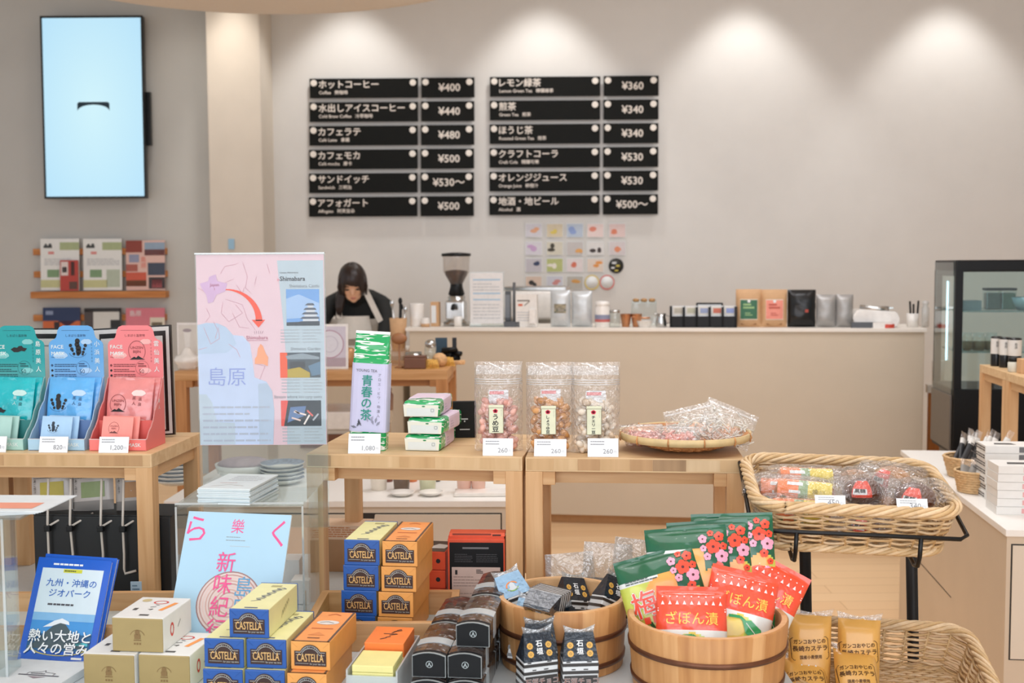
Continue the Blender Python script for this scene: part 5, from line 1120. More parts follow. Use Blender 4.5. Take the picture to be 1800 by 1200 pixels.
# plum packs and citrus packs
PG = mat('plum_green', '#0f5c3c', .2, var=.12, scale=30, coat=.6); PY = mat('plum_lime', '#c5cf58', .25, var=.1, scale=30, coat=.6); PO = mat('plum_orange', '#f0a850', .25, var=.12, scale=25, coat=.6); PRD = mat('plum_red', '#ea4a2e', .3, coat=.5); PPK = mat('plum_pink', '#e9a3bd', .3, coat=.5); PWH = mat('pack_gloss_white', '#e4e9e6', .25, coat=.5)
CIT = mat('citrus_red', '#ef5236', .2, var=.08, scale=30, coat=.7, bump=.35, bscale=45); CYL = mat('citrus_yellow', '#ecd45a', .25, var=.15, scale=25, coat=.6); CLM = mat('citrus_lime', '#b9d65c', .25, var=.1, coat=.6); CGR = mat('citrus_leaf', '#1d9a54', .25, coat=.6)
def plum(M, label, flowers=True, name=True):
    w, h = .15, .19; t = thing('plum_pack', label, 'snack pack', (0, 0, 0), 0, 'green plum packs in the bucket'); t.matrix_world = M
    def zone(u, v):
        x, z = (u - .5) * w, v * h
        if x > .03 and z > .09 and not ((x - .05) ** 2 + (z - .085) ** 2 < .03 ** 2): return PG
        if z > .15: return PG
        if (x - .015) ** 2 * .8 + (z - .105) ** 2 < .044 ** 2: return PO
        if z > .139 and x < .02 and z < .152: return PWH
        return PY
    mb = MB(); sf = mb.pillow(w, h, .035, zone, None, 40, 46, crk=.0022, seed=len(bpy.data.objects) % 50, back=PG, seal=.05); mb.build('pouch', t)
    pr_ = MB()
    if flowers:
        rg = random.Random(5)
        for x, z, r_, m in ((.03, .165, .008, PPK), (.048, .15, .013, PRD), (.06, .168, .009, PRD), (.062, .132, .012, PPK), (.045, .175, .006, PRD), (.066, .15, .007, PRD), (.03, .148, .006, PPK), (.055, .115, .008, PRD), (.066, .1, .006, PRD), (.036, .133, .007, PPK), (.06, .085, .007, PPK)):
            for k in range(5): a = R(72 * k + 20); pr_.disc(x + r_ * .55 * cos(a), z + r_ * .55 * sin(a), r_ * .5, m, n=9, warp=lambda p: sf(p, .0018))
            pr_.disc(x, z, r_ * .22, C_('#5a1d22'), n=6, warp=lambda p: sf(p, .0024))
    if name:
        W_ = lambda l: (lambda p: sf(p, l))
        pr_.text('梅', .05, PWH, at=(-.035, .085), bold=.05, rot=4, warp=W_(.002)); pr_.text('梅', .05, PRD, at=(-.035, .085), bold=.012, rot=4, warp=W_(.0028))
        pr_.greek(-.062, .142, .0, .15, 2, C_('#4b5a58'), fill=.5, warp=W_(.002))
        for i in range(3): pr_.rect(-.045 + .016 * i, .068, -.034 + .016 * i, .08, PRD, warp=W_(.0022))
        pr_.line([(-.035, .07), (-.026, .045), (-.01, .02)], .006, PG, warp=W_(.002))
        for x, z in ((-.058, .05), (-.05, .06), (.0, .04)): pr_.disc(x, z, .007, PRD, n=10, warp=W_(.0018))
    pr_.build('print', t); return t
def tilt(px, Y, z, rz, rx, ry): return M_(cz(px, Y, z), rz, rx, ry)
plum(tilt(1296, 2.055, .80, -8, -16, -3), 'green plum pack at the far back of the bucket, rising highest', name=False)
plum(tilt(1258, 2.04, .79, -8, -17, -5), 'green plum pack second from the back of the bucket', name=False)
plum(tilt(1222, 2.02, .783, -8, -18, -6), 'green plum pack third from the back of the bucket', name=False)
plum(tilt(1198, 1.995, .748, -6, -20, -17), 'green plum pack in front of the others with a large red character')
def citrus(M, label, stripes=True):
    w, h = .122, .165; t = thing('citrus_pack', label, 'snack pack', (0, 0, 0), 0, 'red citrus packs in the bucket'); t.matrix_world = M
    def zone(u, v):
        x, z = (u - .5) * w, v * h
        if z > .088: return CIT
        if (x / .9) ** 2 + (z - .045) ** 2 < .04 ** 2: return CYL if x < .012 else CLM
        if z < .018: return CGR if int((x + 1) / .009) % 2 else CYL
        return PWH
    mb = MB(); sf = mb.pillow(w, h, .04, zone, None, 40, 50, crk=.0026, seed=len(bpy.data.objects) % 50 + 7, back=CIT, seal=.06); mb.build('pouch', t)
    W_ = lambda l: (lambda p: sf(p, l)); pr_ = MB()
    pr_.text('ざぼん漬', .0235, CYL, at=(0, .1), bold=.0, warp=W_(.002))
    for i in range(9): pr_.poly([(-.05 + .0125 * i - .003, .132), (-.05 + .0125 * i + .003, .132), (-.05 + .0125 * i, .139)], PWH, warp=W_(.002)); pr_.disc(-.05 + .0125 * i, .146, .0014, PWH, n=6, warp=W_(.002))
    pr_.poly([(.005, .074), (.02, .078), (.04, .066), (.047, .045), (.03, .044), (.014, .055)], CGR, warp=W_(.002)).line([(-.02, .078), (.0, .08), (.01, .074)], .005, CGR, warp=W_(.002)); pr_.line([(.012, .072), (.036, .052)], .0012, PWH, warp=W_(.0026))
    pr_.build('print', t)
    z = MB(); z.line([(-w / 2 + .002, .122), (w / 2 - .002, .122)], .002, PWH, warp=W_(.0016)); z.line([(-w / 2 + .002, .126), (w / 2 - .002, .126)], .001, PWH, warp=W_(.0016)); z.build('zip_strip', t); return t
citrus(tilt(1304, 2.03, .757, -12, -20, 27), 'red citrus pack leaning out over the far rim of the bucket')
citrus(tilt(1283, 1.96, .748, -6, -24, 13), 'red citrus pack in the middle with striped green and yellow base')
citrus(tilt(1217, 1.915, .728, -6, -22, 0), 'red citrus pack upright at the front of the bucket')
# clear bags behind the buckets
HAZ = film('hazy_bag', '#ececea', .18, .12, .12, .9, 40)
for i, (px, y_, ry, l) in enumerate(((1012, 2.30, -6, 'hazy clear empty bag behind the chocolate bucket'), (1062, 2.31, 3, 'hazy clear empty bag behind the buckets, in the middle of three'), (1108, 2.32, 6, 'hazy clear empty bag behind the plum packs'))):
    t = thing('clear_bag', l, 'bag', cz(px, y_, ZL + .001), -6, 'hazy clear bags behind the buckets', rx=-8, ry=ry); mb = MB(); mb.pillow(.1, (.155, .172, .178)[i], .025, HAZ, None, crk=.006, seed=i, seal=.04); mb.build('pouch', t)
    mb = MB(); mb.pillow(.08, .1, .014, mat('grey_flakes', '#8f8b85', .6, var=.3, scale=70), None, crk=.003, seed=i + 3); mb.build('contents', t)

# ================================================================== wares on the oak display tables
def price_card(p, txt, label, w=.072, h=.044, rz=-4, lean=-14, name=True):
    t = thing('price_card', label, 'price card', p, rz, 'white price cards', rx=lean)
    mb = MB().b2((-w / 2, 0, 0), (w / 2, .0015, h), mat('card_white', '#e8ecee', .35, var=.01)); q = front(0, -.0005, 0)
    mb.text(txt, .0145, GREY, q, 'R', at=(w / 2 - .012, .007)).text('円', .007, LGREY, q, 'L', at=(w / 2 - .010, .008)); mb.greek(-w / 2 + .006, h * .6, -w / 2 + .036, h * .9, 2, GREY, q, .3, 5); mb.build('card', t)
    MB().b2((-w / 2 + .006, .001, 0), (w / 2 - .006, .018, .002), ACR).build('foot', t); return t
def A_(px, off, z=ZT + .0004): return onT(TA0, TA_YAW, px, off, z)
def B_(px, off, z=ZT + .0004): return onT(TB0, TB_YAW, px, off, z)
def slash(name, c1, c2):
    m, nt, b = _base(name); b.inputs['Roughness'].default_value = .18; b.inputs['Coat Weight'].default_value = .6
    tc = nt.nodes.new('ShaderNodeTexCoord'); mp = nt.nodes.new('ShaderNodeMapping'); mp.inputs['Scale'].default_value = (17, 40, 130); mp.inputs['Rotation'].default_value = (0, R(24), 0)
    wv = nt.nodes.new('ShaderNodeTexNoise'); wv.inputs['Scale'].default_value = 1.5; wv.inputs['Detail'].default_value = 1.2; wv.inputs['Distortion'].default_value = .9
    rp = nt.nodes.new('ShaderNodeValToRGB'); rp.color_ramp.elements[0].position = .57; rp.color_ramp.elements[0].color = lin(c1); rp.color_ramp.elements[1].position = .6; rp.color_ramp.elements[1].color = lin(c2)
    nt.links.new(tc.outputs['Object'], mp.inputs[0]); nt.links.new(mp.outputs[0], wv.inputs['Vector']); nt.links.new(wv.outputs['Fac'], rp.inputs['Fac']); nt.links.new(rp.outputs[0], b.inputs['Base Color']); return m
TGR = slash('tea_green_slashes', '#12a35a', '#eef4ee'); TLV = mat('tea_lavender', '#c9cae6', .5, var=.02, scale=25); TLP = mat('tea_lilac', '#d9c6d6', .55, var=.04, scale=25); TGD = mat('tea_dark_green', '#0c7f43', .2, var=.2, coat=.5); TCR = mat('tea_cream', '#dedfd0', .45, var=.03)
t = thing('tea_pack', 'tall green foil tea pack in a lavender paper sleeve standing on the oak table', 'tea pack', A_(648, .07), -6, ry=3.2)
def tp(w0, w1, d0, d1, z0, z1, m, n=5):
    def P_(a, b, c): return V((a, b, c))
    vs = []; mb = MB(); K_ = 7
    for i in range(n + 1):
        v = i / n; w = w0 + (w1 - w0) * v; d = d0 + (d1 - d0) * v; z = z0 + (z1 - z0) * v
        for k in range(16):
            a = 2 * pi * (k + .5) / 16; ex = .32
            vs.append((w / 2 * math.copysign(abs(cos(a)) ** ex, cos(a)), d / 2 * math.copysign(abs(sin(a)) ** ex, sin(a)) + .0012 * noise.noise(V((k, z * 90, 2))), z))
    fs = [(i * 16 + k, i * 16 + (k + 1) % 16, (i + 1) * 16 + (k + 1) % 16, (i + 1) * 16 + k) for i in range(n) for k in range(16)]
    mb.add(vs, fs + [tuple(range(16))[::-1], tuple(n * 16 + k for k in range(16))], m, None, False); return mb
tp(.084, .084, .045, .045, 0, .05, TGR, 4).build('foil_bag', t); tp(.082, .078, .043, .006, .195, .262, TGR, 8).build('foil_top', t, label='green foil top with white slashes')
MB().b2((-.039, -.0035, .262), (.039, .0035, .268), mat('foil_white', '#eef1ee', .3)).build('seal', t)
sl = tp(.087, .084, .0475, .045, .043, .197, TLV, 6); q = front(0, -.0249, 0); TEA = C_('#178f7c')
sl.text('YOUNG TEA', .0088, C_('#5b5b68'), q, at=(-.006, .178), sx=.95); sl.vtext('青春の茶', .0265, TEA, q, at=(-.004, .159), bold=.012, step=.97); sl.vtext('アロエ・ビワ・和漢入', .0075, C_('#6f6f80'), q, at=(.024, .172), step=1.35)
for x, z, a0, m in ((-.024, .054, 60, '#565a66'), (-.018, .058, 100, '#565a66'), (-.013, .056, 130, '#656a76'), (-.024, .052, 170, '#707482'), (.002, .066, 120, '#9ea0b6'), (.006, .068, 60, '#9ea0b6'), (.014, .06, 110, '#8d90a4'), (.02, .058, 50, '#8d90a4'), (.018, .064, 80, '#8d90a4')):
    c, s_ = cos(R(a0)), sin(R(a0)); L = .014; sl.poly([(x, z), (x + c * L * .5 - s_ * .0028, z + s_ * L * .5 + c * .0028), (x + c * L, z + s_ * L), (x + c * L * .5 + s_ * .0028, z + s_ * L * .5 - c * .0028)], C_(m), q)
sl.build('paper_sleeve', t, label='lavender paper sleeve with green brush lettering')
price_card(A_(640, .012), '1,080', 'white price card leaning on the tall green tea pack')
fb = [(749, .06, 0, -9), (753.5, .055, .0385, -12), (747, .055, .077, -7)]
for i, (px, off, dz, rz) in enumerate(fb):
    t = thing('flat_tea_pack', 'green tea pack in a lilac band lying flat, %s of the three' % ('bottom', 'middle', 'topmost')[i], 'tea pack', A_(px, off, ZT + .0004 + dz), rz, 'flat tea packs on the oak table')
    w, h, d = .082, .036, .17
    mb = MB().box((-.008, d / 2, h / 2), (w, d, h), TGR, bev=.009, seg=3, smooth=True); mb.ell((-.004, .03, h - .002), (.03, .03, .005), TGR, nu=16); mb.build('foil_bag', t)
    MB().b2((-w / 2 - .009, .05, -.0003), (w / 2 - .007, d - .02, h + .0012), TLP, bev=.008, seg=3).greek(.062, .006, .09, h - .012, 3, C_('#a795ac'), side(w / 2 - .0065, 0, 0), .2).build('paper_band', t, label='lilac paper band')
    mb = MB().poly([(-w / 2 - .006, .001), (w / 2 - .012, .001), (w / 2 - .01, h * .74), (-w / 2 - .008, h * .78)], TCR, front(0, -.0007, 0)); q = front(0, -.0012, 0); mb.rect(-w / 2, .003, w / 2 - .018, h * .55, C_('#d5dcd9'), q).disc(-.003, h * .66, .004, TGD, q, 10, .0016); mb.line([(.014, .012), (.02, .012), (.02, .018), (.014, .018), (.014, .012)], .0009, C_('#7f8a86'), front(0, -.0016, 0)); mb.build('end_label', t, label='cream end fold')
t = thing('black_card_box', 'small black card box standing behind the flat tea packs', 'box', A_(817, .26), 4)
mb = MB().b2((-.028, 0, 0), (.028, .02, .087), mat('matt_black', '#1c1d1d', .7, spec=.2), bev=.001); q = front(0, -.0006, 0); mb.rect(-.008, .044, .008, .047, LGREY, q).disc(0, .040, .002, LGREY, q, 8).rect(-.012, .019, .012, .0215, LGREY, q); mb.build('carton', t)
# bags of coated beans
def bean_bag(p, name_, c1, c2, label, rz=0, n=120, hi=.115):
    t = thing('bean_bag', label, 'snack bag', p, rz, 'clear zip bags of coated beans'); w, h = .107, .2
    mb = MB(); sf = mb.pillow(w, h, .055, CELLO, None, crk=.0025, seed=hash(c1) % 17, seal=.03); mb.build('clear_bag', t, label='clear zip bag')
    rg = random.Random(len(name_)); bn = MB(); ma = mat('bean_' + c1[1:], c1, .55, var=.12, scale=120); mc = mat('bean_' + c2[1:], c2, .55, var=.12, scale=120)
    for i in range(n):
        z = .008 + (hi - .008) * (i / n); k = min(1, z / .03); x = rg.uniform(-.038, .038) * (.8 + .2 * k); y = rg.uniform(-.019, .017) * (.6 + .4 * k)
        if z > hi * .85 and abs(x) > .03: continue
        bn.ell((x, y, z), (.0112, .0085, .0072), rg.choice((ma, ma, mc)), None, 8, 6, Matrix.Rotation(rg.random() * 6, 3, 'X') @ Matrix.Rotation(rg.random() * 6, 3, 'Y'))
    bn.build('beans', t, kind='stuff')
    lb = MB().b2((-.022, -.0305, .043), (.011, -.0295, .106), mat('label_cream', '#dfe2c4', .5)); q = T(-.0055, 0, .0745) @ Matrix.Diagonal((1.38, 1, 1.2, 1)) @ T(0, 0, -.0575) @ front(0, -.031, 0) @ T(0, -.002, 0)
    for a, b_ in (((-.0115, .0335), (.0115, .0335)), ((.0115, .0335), (.0115, .0805)), ((.0115, .0805), (-.0115, .0805)), ((-.0115, .0805), (-.0115, .0335))): lb.line([a, b_], .0006, C_('#6b5a3a'), q)
    for k in range(5): a = R(72 * k + 90); lb.disc(-.001 + .0021 * cos(a), .0745 + .0021 * sin(a), .0021, C_('#e5405c'), q, 8)
    st_ = .034 / len(name_); lb.vtext(name_, min(.0115, st_ * 1.0), INK, q, at=(-.001, .0675 - st_ * .35), bold=.025, step=st_ / min(.0115, st_ * 1.0)); lb.vtext('ふくふくや'[:4], .0028, GREY, q, at=(.0085, .076), step=1.2); lb.build('name_label', t, label='cream name label with a red blossom')
    zp = MB()
    for z in (.152, .157, .162): zp.tube([sf((x, z), .0006) for x in [(-.5 + i / 12) * w * .97 for i in range(13)]], .0011, film('zip_clear', '#f4f6f6', .35, .3, .1, 0), 6)
    zp.rect(-w * .46, .172, w * .46, .192, film('bag_header', '#f8fafc', .18, .3, .1, 1., 120), warp=lambda q_: sf(q_, .0012)); zp.build('zip_strip', t)
    MB().b2((-.022, -.008, hi - .008), (.022, -.005, hi + .022), film('sachet_clear', '#eef0f6', .45, .2, .1, .3)).rect(-.02, hi + .012, .012, hi + .019, C_('#e58a8c'), front(0, -.0085, 0)).build('drying_sachet', t)
bean_bag(A_(877, .085), 'うめ豆', '#e8b3a4', '#dd9f92', 'clear zip bag of pink plum beans on the oak table')
bean_bag(B_(968, .075), 'しょうゆ豆', '#d8a066', '#bd8244', 'clear zip bag of brown soy beans on the oak table', hi=.118)
bean_bag(B_(1047, .075), 'チェリー豆', '#e6d9c6', '#d8c0a4', 'clear zip bag of pale cherry beans next to the bamboo tray')
price_card(A_(875, .012), '260', 'white price card before the bag of pink plum beans', .066, .038); price_card(B_(967, .014), '260', 'white price card before the bag of brown soy beans', .07, .04, lean=-30); price_card(B_(1060, .012), '260', 'white price card before the bag of pale cherry beans', .066, .04)
# bamboo tray of sweets
BAM = mat('bamboo_weave', '#c88a52', .55, var=.25, scale=60, bump=.5, bscale=120); BAMR = mat('bamboo_rim', '#d9bf8c', .5, var=.1, scale=40)
bt = B_(1203, .125); t = thing('bamboo_tray', 'round woven bamboo tray on the oak table', 'tray', bt, 0)
mb = MB()
for k in range(30):
    x = -.105 + .0072 * k; y = sqrt(max(0, .112 ** 2 - x * x))
    mb.tube([(x, -y + 2 * y * i / 8, .003 + .022 * (((x ** 2 + (-y + 2 * y * i / 8) ** 2) / .0125)) ** 1.5 + .0012 * (-1) ** (i + k)) for i in range(9)], .0032, BAM, 5)
    mb.tube([(-y + 2 * y * i / 8, x, .003 + .022 * (((x ** 2 + (-y + 2 * y * i / 8) ** 2) / .0125)) ** 1.5 - .0012 * (-1) ** (i + k)) for i in range(9)], .0032, BAM, 5)
mb.lathe([(.108, .018), (.141, .04)], BAM, 48, cap0=False); mb.build('weave', t)
mb = MB().lathe([(.140, .026), (.1445, .026), (.147, .042), (.1425, .042), (.140, .026)], BAMR, 56, cap0=False)
for k in range(12): a = R(30 * k + 8); mb.tube([(.146 * cos(a), .146 * sin(a), .024), (.1495 * cos(a), .1495 * sin(a), .034), (.145 * cos(a), .145 * sin(a), .044)], .0016, BAM, 5)
mb.build('rim', t)
def sweet_bag(p, w, h, rz, rx, ry, kind, label, sd):
    t = thing('sweet_bag', label, 'snack bag', p, rz, None, rx, ry); mb = MB(); sf = mb.pillow(w, h, .03, CELLO, None, crk=.004, seed=sd, seal=.05); mb.build('clear_bag', t)
    rg = random.Random(sd); c = MB()
    if kind == 'pink':
        m = mat('sweet_pink', '#dd9384', .6, var=.2, scale=90); 
        for i in range(60): c.tube([(rg.uniform(-w * .36, w * .36), rg.uniform(-.01, .01), rg.uniform(.012, h * .62)) for _ in (0, 1)], .0035, m, 6)
    else:
        m = mat('noodle_white', '#e6e2d6', .5, var=.1)
        for i in range(70):
            a = V((rg.uniform(-w * .4, w * .4), rg.uniform(-.01, .01), rg.uniform(.01, h * .7))); b = a + V((rg.uniform(-.03, .03), rg.uniform(-.006, .006), rg.uniform(-.02, .02))); c.tube([a, a.lerp(b, .5) + V((0, 0, rg.uniform(-.006, .006))), b], .0016, m, 5)
    c.build('sweets', t, kind='stuff')
    z = MB(); z.line([(-w * .47, h * .84), (w * .47, h * .84)], .002, WHITE, warp=lambda q_: sf(q_, .0008)).line([(-w * .47, h * .87), (w * .47, h * .87)], .0012, WHITE, warp=lambda q_: sf(q_, .0008)); z.build('zip_strip', t)
sweet_bag(bt + V((-.085, -.045, .014)), .1, .095, 6, -68, 0, 'pink', 'clear bag of pink sweet strips lying at the side of the bamboo tray', 1)
sweet_bag(bt + V((-.022, -.06, .014)), .1, .095, -6, -70, 0, 'pink', 'clear bag of pink sweet strips in the middle of the bamboo tray', 2)
sweet_bag(bt + V((.028, -.0, .016)), .115, .095, -6, -38, -14, 'white', 'clear zip bag of white curls rising in the bamboo tray', 3)
sweet_bag(bt + V((.08, -.015, .018)), .12, .1, -10, -40, 22, 'white', 'clear zip bag of white curls tilted over the bamboo tray rim', 4)

# ================================================================== face mask displays on the oak table
def L_(px, off, z=ZT + .0004): return onT(TL0, TL_YAW, px, off, z)
def fade(name, ca, cb, zlo, zhi):            # printed two-tone card: the colour changes with height on the print itself
    m, nt, b = _base(name); b.inputs['Roughness'].default_value = .45
    tc = nt.nodes.new('ShaderNodeTexCoord'); sp = nt.nodes.new('ShaderNodeSeparateXYZ'); mr = nt.nodes.new('ShaderNodeMapRange'); mr.inputs[1].default_value = zlo; mr.inputs[2].default_value = zhi
    rp = nt.nodes.new('ShaderNodeValToRGB'); rp.color_ramp.elements[0].color = lin(cb); rp.color_ramp.elements[1].color = lin(ca)
    nt.links.new(tc.outputs['Object'], sp.inputs[0]); nt.links.new(sp.outputs[2], mr.inputs[0]); nt.links.new(mr.outputs[0], rp.inputs[0]); nt.links.new(rp.outputs[0], b.inputs['Base Color']); return m
def cloud(mb, x, y, s, m, q, warp=None):
    pts = [(x + s * cos(R(180 * i / 10)) * 1.0, y + s * .55 * sin(R(180 * i / 10)) * (1 if i % 5 else .9)) for i in range(11)]
    mb.poly(pts[::1] + [(x - s * .7, y - s * .3), (x + s * .5, y - s * .3)], m, q, warp)
def emblem(mb, kind, x, y, s, m, q, warp=None, ink=None):
    ink = ink or INK
    if kind == 'teal':
        mb.poly([(x - s, y), (x - s * .6, y + s * .25), (x - s * .2, y + s * .2), (x, y + s * .38), (x + s * .35, y + s * .42), (x + s * .55, y + s * .2), (x + s, y + s * .12), (x + s * .7, y - s * .22), (x + s * .3, y - s * .15), (x - s * .1, y - s * .3), (x - s * .6, y - s * .3)], ink, q, warp)
    elif kind == 'blue':
        for dx, dy, r in ((0, .95, .3), (-.05, .55, .3), (.1, .15, .34), (.12, -.25, .34), (.05, -.5, .22), (-.85, .45, .2), (-.7, .05, .2), (-.6, -.15, .14), (-.45, -.5, .17), (.95, .45, .2), (.8, .05, .16), (.68, -.3, .16), (.6, -.55, .14)): mb.disc(x + dx * s, y + dy * s, r * s, ink, q, 12, warp=warp)
        mb.ring(x, y - s * .3, s * 1.0, s * 1.05, m, q, 20, 190, 350, .6, warp)
    else:
        mb.ring(x, y, s * .98, s * 1.03, m, q, 24, -40, 220, 1.15, warp); mb.text('UNZEN', s * .42, m, q, at=(x, y + s * .25), warp=warp, sx=1.1); mb.text('BIJIN', s * .42, m, q, at=(x, y - s * .2), warp=warp, sx=1.1)
        mb.poly([(x - s * .9, y - s * .95), (x - s * .35, y - s * .62), (x - s * .1, y - s * .75), (x + s * .15, y - s * .5), (x + s * .45, y - s * .7), (x + s * .95, y - s * .95)], ink, q, warp)
def mask_display(p, kind, rz, label, ca, cb, clip, cs, cside, name_v, price_lab):
    t = thing('mask_display', label, 'display stand', p, rz, 'face mask counter displays'); w, dp = .132, .115; hw = w / 2; t.scale.z = 1.045
    m = fade(kind + '_card', ca, cb, .02, .19); inner = mat(kind + '_side', cside, .5, var=.03); edge = mat('card_edge_white', '#e9e6e2', .6)
    pts = [(-hw, 0), (hw, 0), (hw, .225)]
    for i in range(1, 6): a = R(90 * i / 5); pts.append((hw - .012 * sin(a) * 1.0, .225 + .012 * (1 - cos(a)) * 1.2))
    for i in range(0, 6): a = R(90 * i / 5); pts.append((hw - .014 - .012 * sin(a), .244 + .016 * sin(a) * .2 + .018 * (1 - cos(a)))) if False else None
    pts = [(-hw, 0), (hw, 0), (hw, .222), (hw - .002, .228), (hw - .007, .2325), (hw - .013, .2345), (hw - .018, .239), (hw - .0205, .246), (hw - .022, .2545), (hw - .027, .2625), (hw - .036, .266)]
    pts = pts + [(-x, y) for x, y in pts[::-1] if (x, y) not in ((-hw, 0), (hw, 0))]
    bc = MB(); bc.prism(pts, -.0012, .0, m, T(0, dp, 0) @ FRONT); q = front(0, dp - .0006, 0); WHT = C_('#dfe9e6'); SKY = C_({'teal': '#7fc6c4', 'blue': '#a9cbe8', 'pink': '#eeb2ae'}[kind]); DKK = C_({'teal': '#0d4d50', 'blue': '#274a72', 'pink': '#7a3436'}[kind])
    bc.line([(-hw + .032, .255), (hw - .032, .255)], .0006, DKK, q); bc.text('しまばら温泉物語'[:7], .0065, DKK, q, at=(0, .241), sx=1.1)
    bc.text('FACE', .0115, WHT, q, 'L', .015, at=(-hw + .006, .214), sx=1.15); bc.text('MASK', .0115, WHT, q, 'L', .015, at=(-hw + .006, .199), sx=1.15); bc.text('MADE IN JAPAN', .0036, DKK, q, 'L', at=(-hw + .006, .193), sx=1.2)
    q2 = q @ T(0, 0, .0003); cloud(bc, -hw + .028, .197, .018, SKY, q); cloud(bc, .026, .228, .014, SKY, q); cloud(bc, .024, .163, .014, SKY, q)
    emblem(bc, kind, .004, .212 if kind != 'pink' else .208, .02, DKK, q2); bc.vtext(name_v, .0135, WHT, q2, at=(hw - .015, .225), bold=.005, step=1.42); bc.vtext('フェイスマスク', .005, DKK, q2, at=(hw - .028, .23), step=1.5)
    for i in range(3):
        bc.disc(-hw + .007, .176 - .0115 * i, .0028, INK if i else DKK, q2, 10); bc.greek(-hw + .013, .172 - .0115 * i, .0, .180 - .0115 * i, 2, DKK, q2, .45, i)
    bc.ring(.016, .17, .0158, .0163, DKK, q2, 28); bc.text('50', .013, DKK, q2, at=(.014, .158)); bc.greek(.006, .172, .026, .182, 2, DKK, q2, .5); bc.build('back_card', t)
    for s in (-1, 1):
        prof = [(0, 0), (dp, 0), (dp, .150), (dp - .006, .147), (dp - .014, .132), (dp - .024, .118), (dp - .033, .1), (dp - .045, .092), (dp - .058, .08), (dp - .068, .062), (dp - .082, .048), (dp - .095, .04), (dp - .108, .026), (0, .024)]
        sw = MB(); sw.prism(prof, -.0007, .0007, m, side(s * (hw - .0008), 0, 0)); sw.line(prof[2:], .0014, edge, side(s * (hw - .0008) + .0009, 0, 0)); sw.line(prof[2:], .0014, edge, front(0, 0, 0) @ Matrix.Identity(4) if False else side(s * (hw - .0008) - .0009, 0, 0)); 
        if s > 0: sw.vtext('美人', .011, WHT, side(hw + .0006, 0, 0), at=(dp * .72, .1), step=1.3)
        sw.build('side_wall', t)
    fr_ = MB().b2((-hw + .001, 0, 0), (hw - .001, .0012, .025), mat(kind + '_lip', cs, .45)); q = front(0, -.0006, 0); fr_.text('MASK', .011, WHT, q, 'R', .02, at=(hw - .012, .009), sx=1.1); fr_.line([(-hw, .025), (hw, .025)], .0012, edge, front(0, -.0004, 0)); fr_.build('front_lip', t)
    MB().b2((-hw + .002, .05, 0), (hw - .002, .0512, .06), inner).b2((-hw + .002, .0, 0), (hw - .002, dp, .0012), inner).build('divider', t)
    M0 = T(*p) @ RZ(rz); PM = mat(kind + '_pouch', clip, .16, var=.12, scale=18, coat=.7, bump=.25, bscale=40); PS = mat(kind + '_sachet', {'teal': '#a9cfc6', 'blue': '#a8cdea', 'pink': '#f0978c'}[kind], .4, var=.05)
    LT = C_({'teal': '#bfe0da', 'blue': '#b9d6ee', 'pink': '#f2d6d0'}[kind])
    for k in range(2):
        o = thing('mask_pouch', '%s glossy mask pouch %s in the %s display' % ({'teal': 'teal', 'blue': 'blue', 'pink': 'pink'}[kind], ('at the front', 'behind the front one')[k], kind), 'pouch', (0, 0, 0), 0, 'mask pouches in the displays')
        o.matrix_world = M0 @ T(-.006 + .009 * k, .066 + .016 * k, .012) @ RX(-12) @ RY(1.5)
        mb = MB(); sf = mb.pillow(.108, .148, .012, PM, None, 24, 28, crk=.0016, seed=k + len(kind) * 3, seal=.05, p=4); mb.build('pouch', o)
        if k == 0:
            mb = MB(); W_ = lambda q_: sf(q_, .0012); emblem(mb, kind, -.026, .085 if kind != 'teal' else .068, .019, DKK, None, W_); cloud(mb, .022, .11, .017, LT, None, W_); mb.vtext('美人', .009, LT if kind == 'teal' else DKK, None, at=(.012, .1), step=1.4, warp=W_); mb.vtext('温泉', .009, DKK, None, at=(.026, .098), step=1.4, warp=W_); cloud(mb, .03, .04, .02, LT, None, lambda q_: sf(q_, .001)); mb.build('print', o)
    for k in range(2):
        o = thing('mask_sachet', 'small matt %s mask sachet %s in the %s display' % ({'teal': 'pale teal', 'blue': 'pale blue', 'pink': 'salmon'}[kind], ('standing foremost', 'behind the foremost one')[k], kind), 'sachet', (0, 0, 0), 0, 'mask sachets in the displays')
        o.matrix_world = M0 @ T(-.004 + .010 * k - .008, .014 + .013 * k, .003) @ RX(-14) @ RY(2)
        mb = MB().b2((-.036, 0, 0), (.036, .004, .073), PS, bev=.001)
        if k == 0: q = front(0, -.0006, 0); emblem(mb, kind, -.008, .046, .012, DKK, q, ink=C_({'teal': '#5d6f6e', 'blue': '#35414d', 'pink': '#6a3a38'}[kind])); mb.rect(-.03, .006, .03, .012, LT, q)
        mb.build('sachet', o)
    return t
mask_display(L_(-8, .04), 'teal', -4, 'teal face mask counter display with a black island emblem', '#0a9a9c', '#8fc3bd', '#0bb0b8', '#a9d3cb', '#2a7a78', '島原美人', '')
mask_display(L_(99, .04), 'blue', -4, 'pale blue face mask counter display with black round blots', '#5da3dc', '#a5cbe2', '#58a9e2', '#a9cfe6', '#5a79a8', '小浜美人', '')
mask_display(L_(207, .04), 'pink', -4, 'salmon pink face mask counter display with a mountain emblem', '#e77f82', '#e2706c', '#dc8784', '#ee7d78', '#d65f57', '雲仙美人', '')
price_card(L_(93, .012), '820', 'white price card before the pale blue mask display', .066, .036); price_card(L_(199, .012), '1,200', 'white price card before the salmon pink mask display', .068, .036); price_card(L_(-15, .012), '950', 'white price card cut off at the picture edge before the teal display', .066, .036)
FRB = mat('frame_black', '#191613', .35); FWH = mat('board_white', '#d7d9d6', .5)
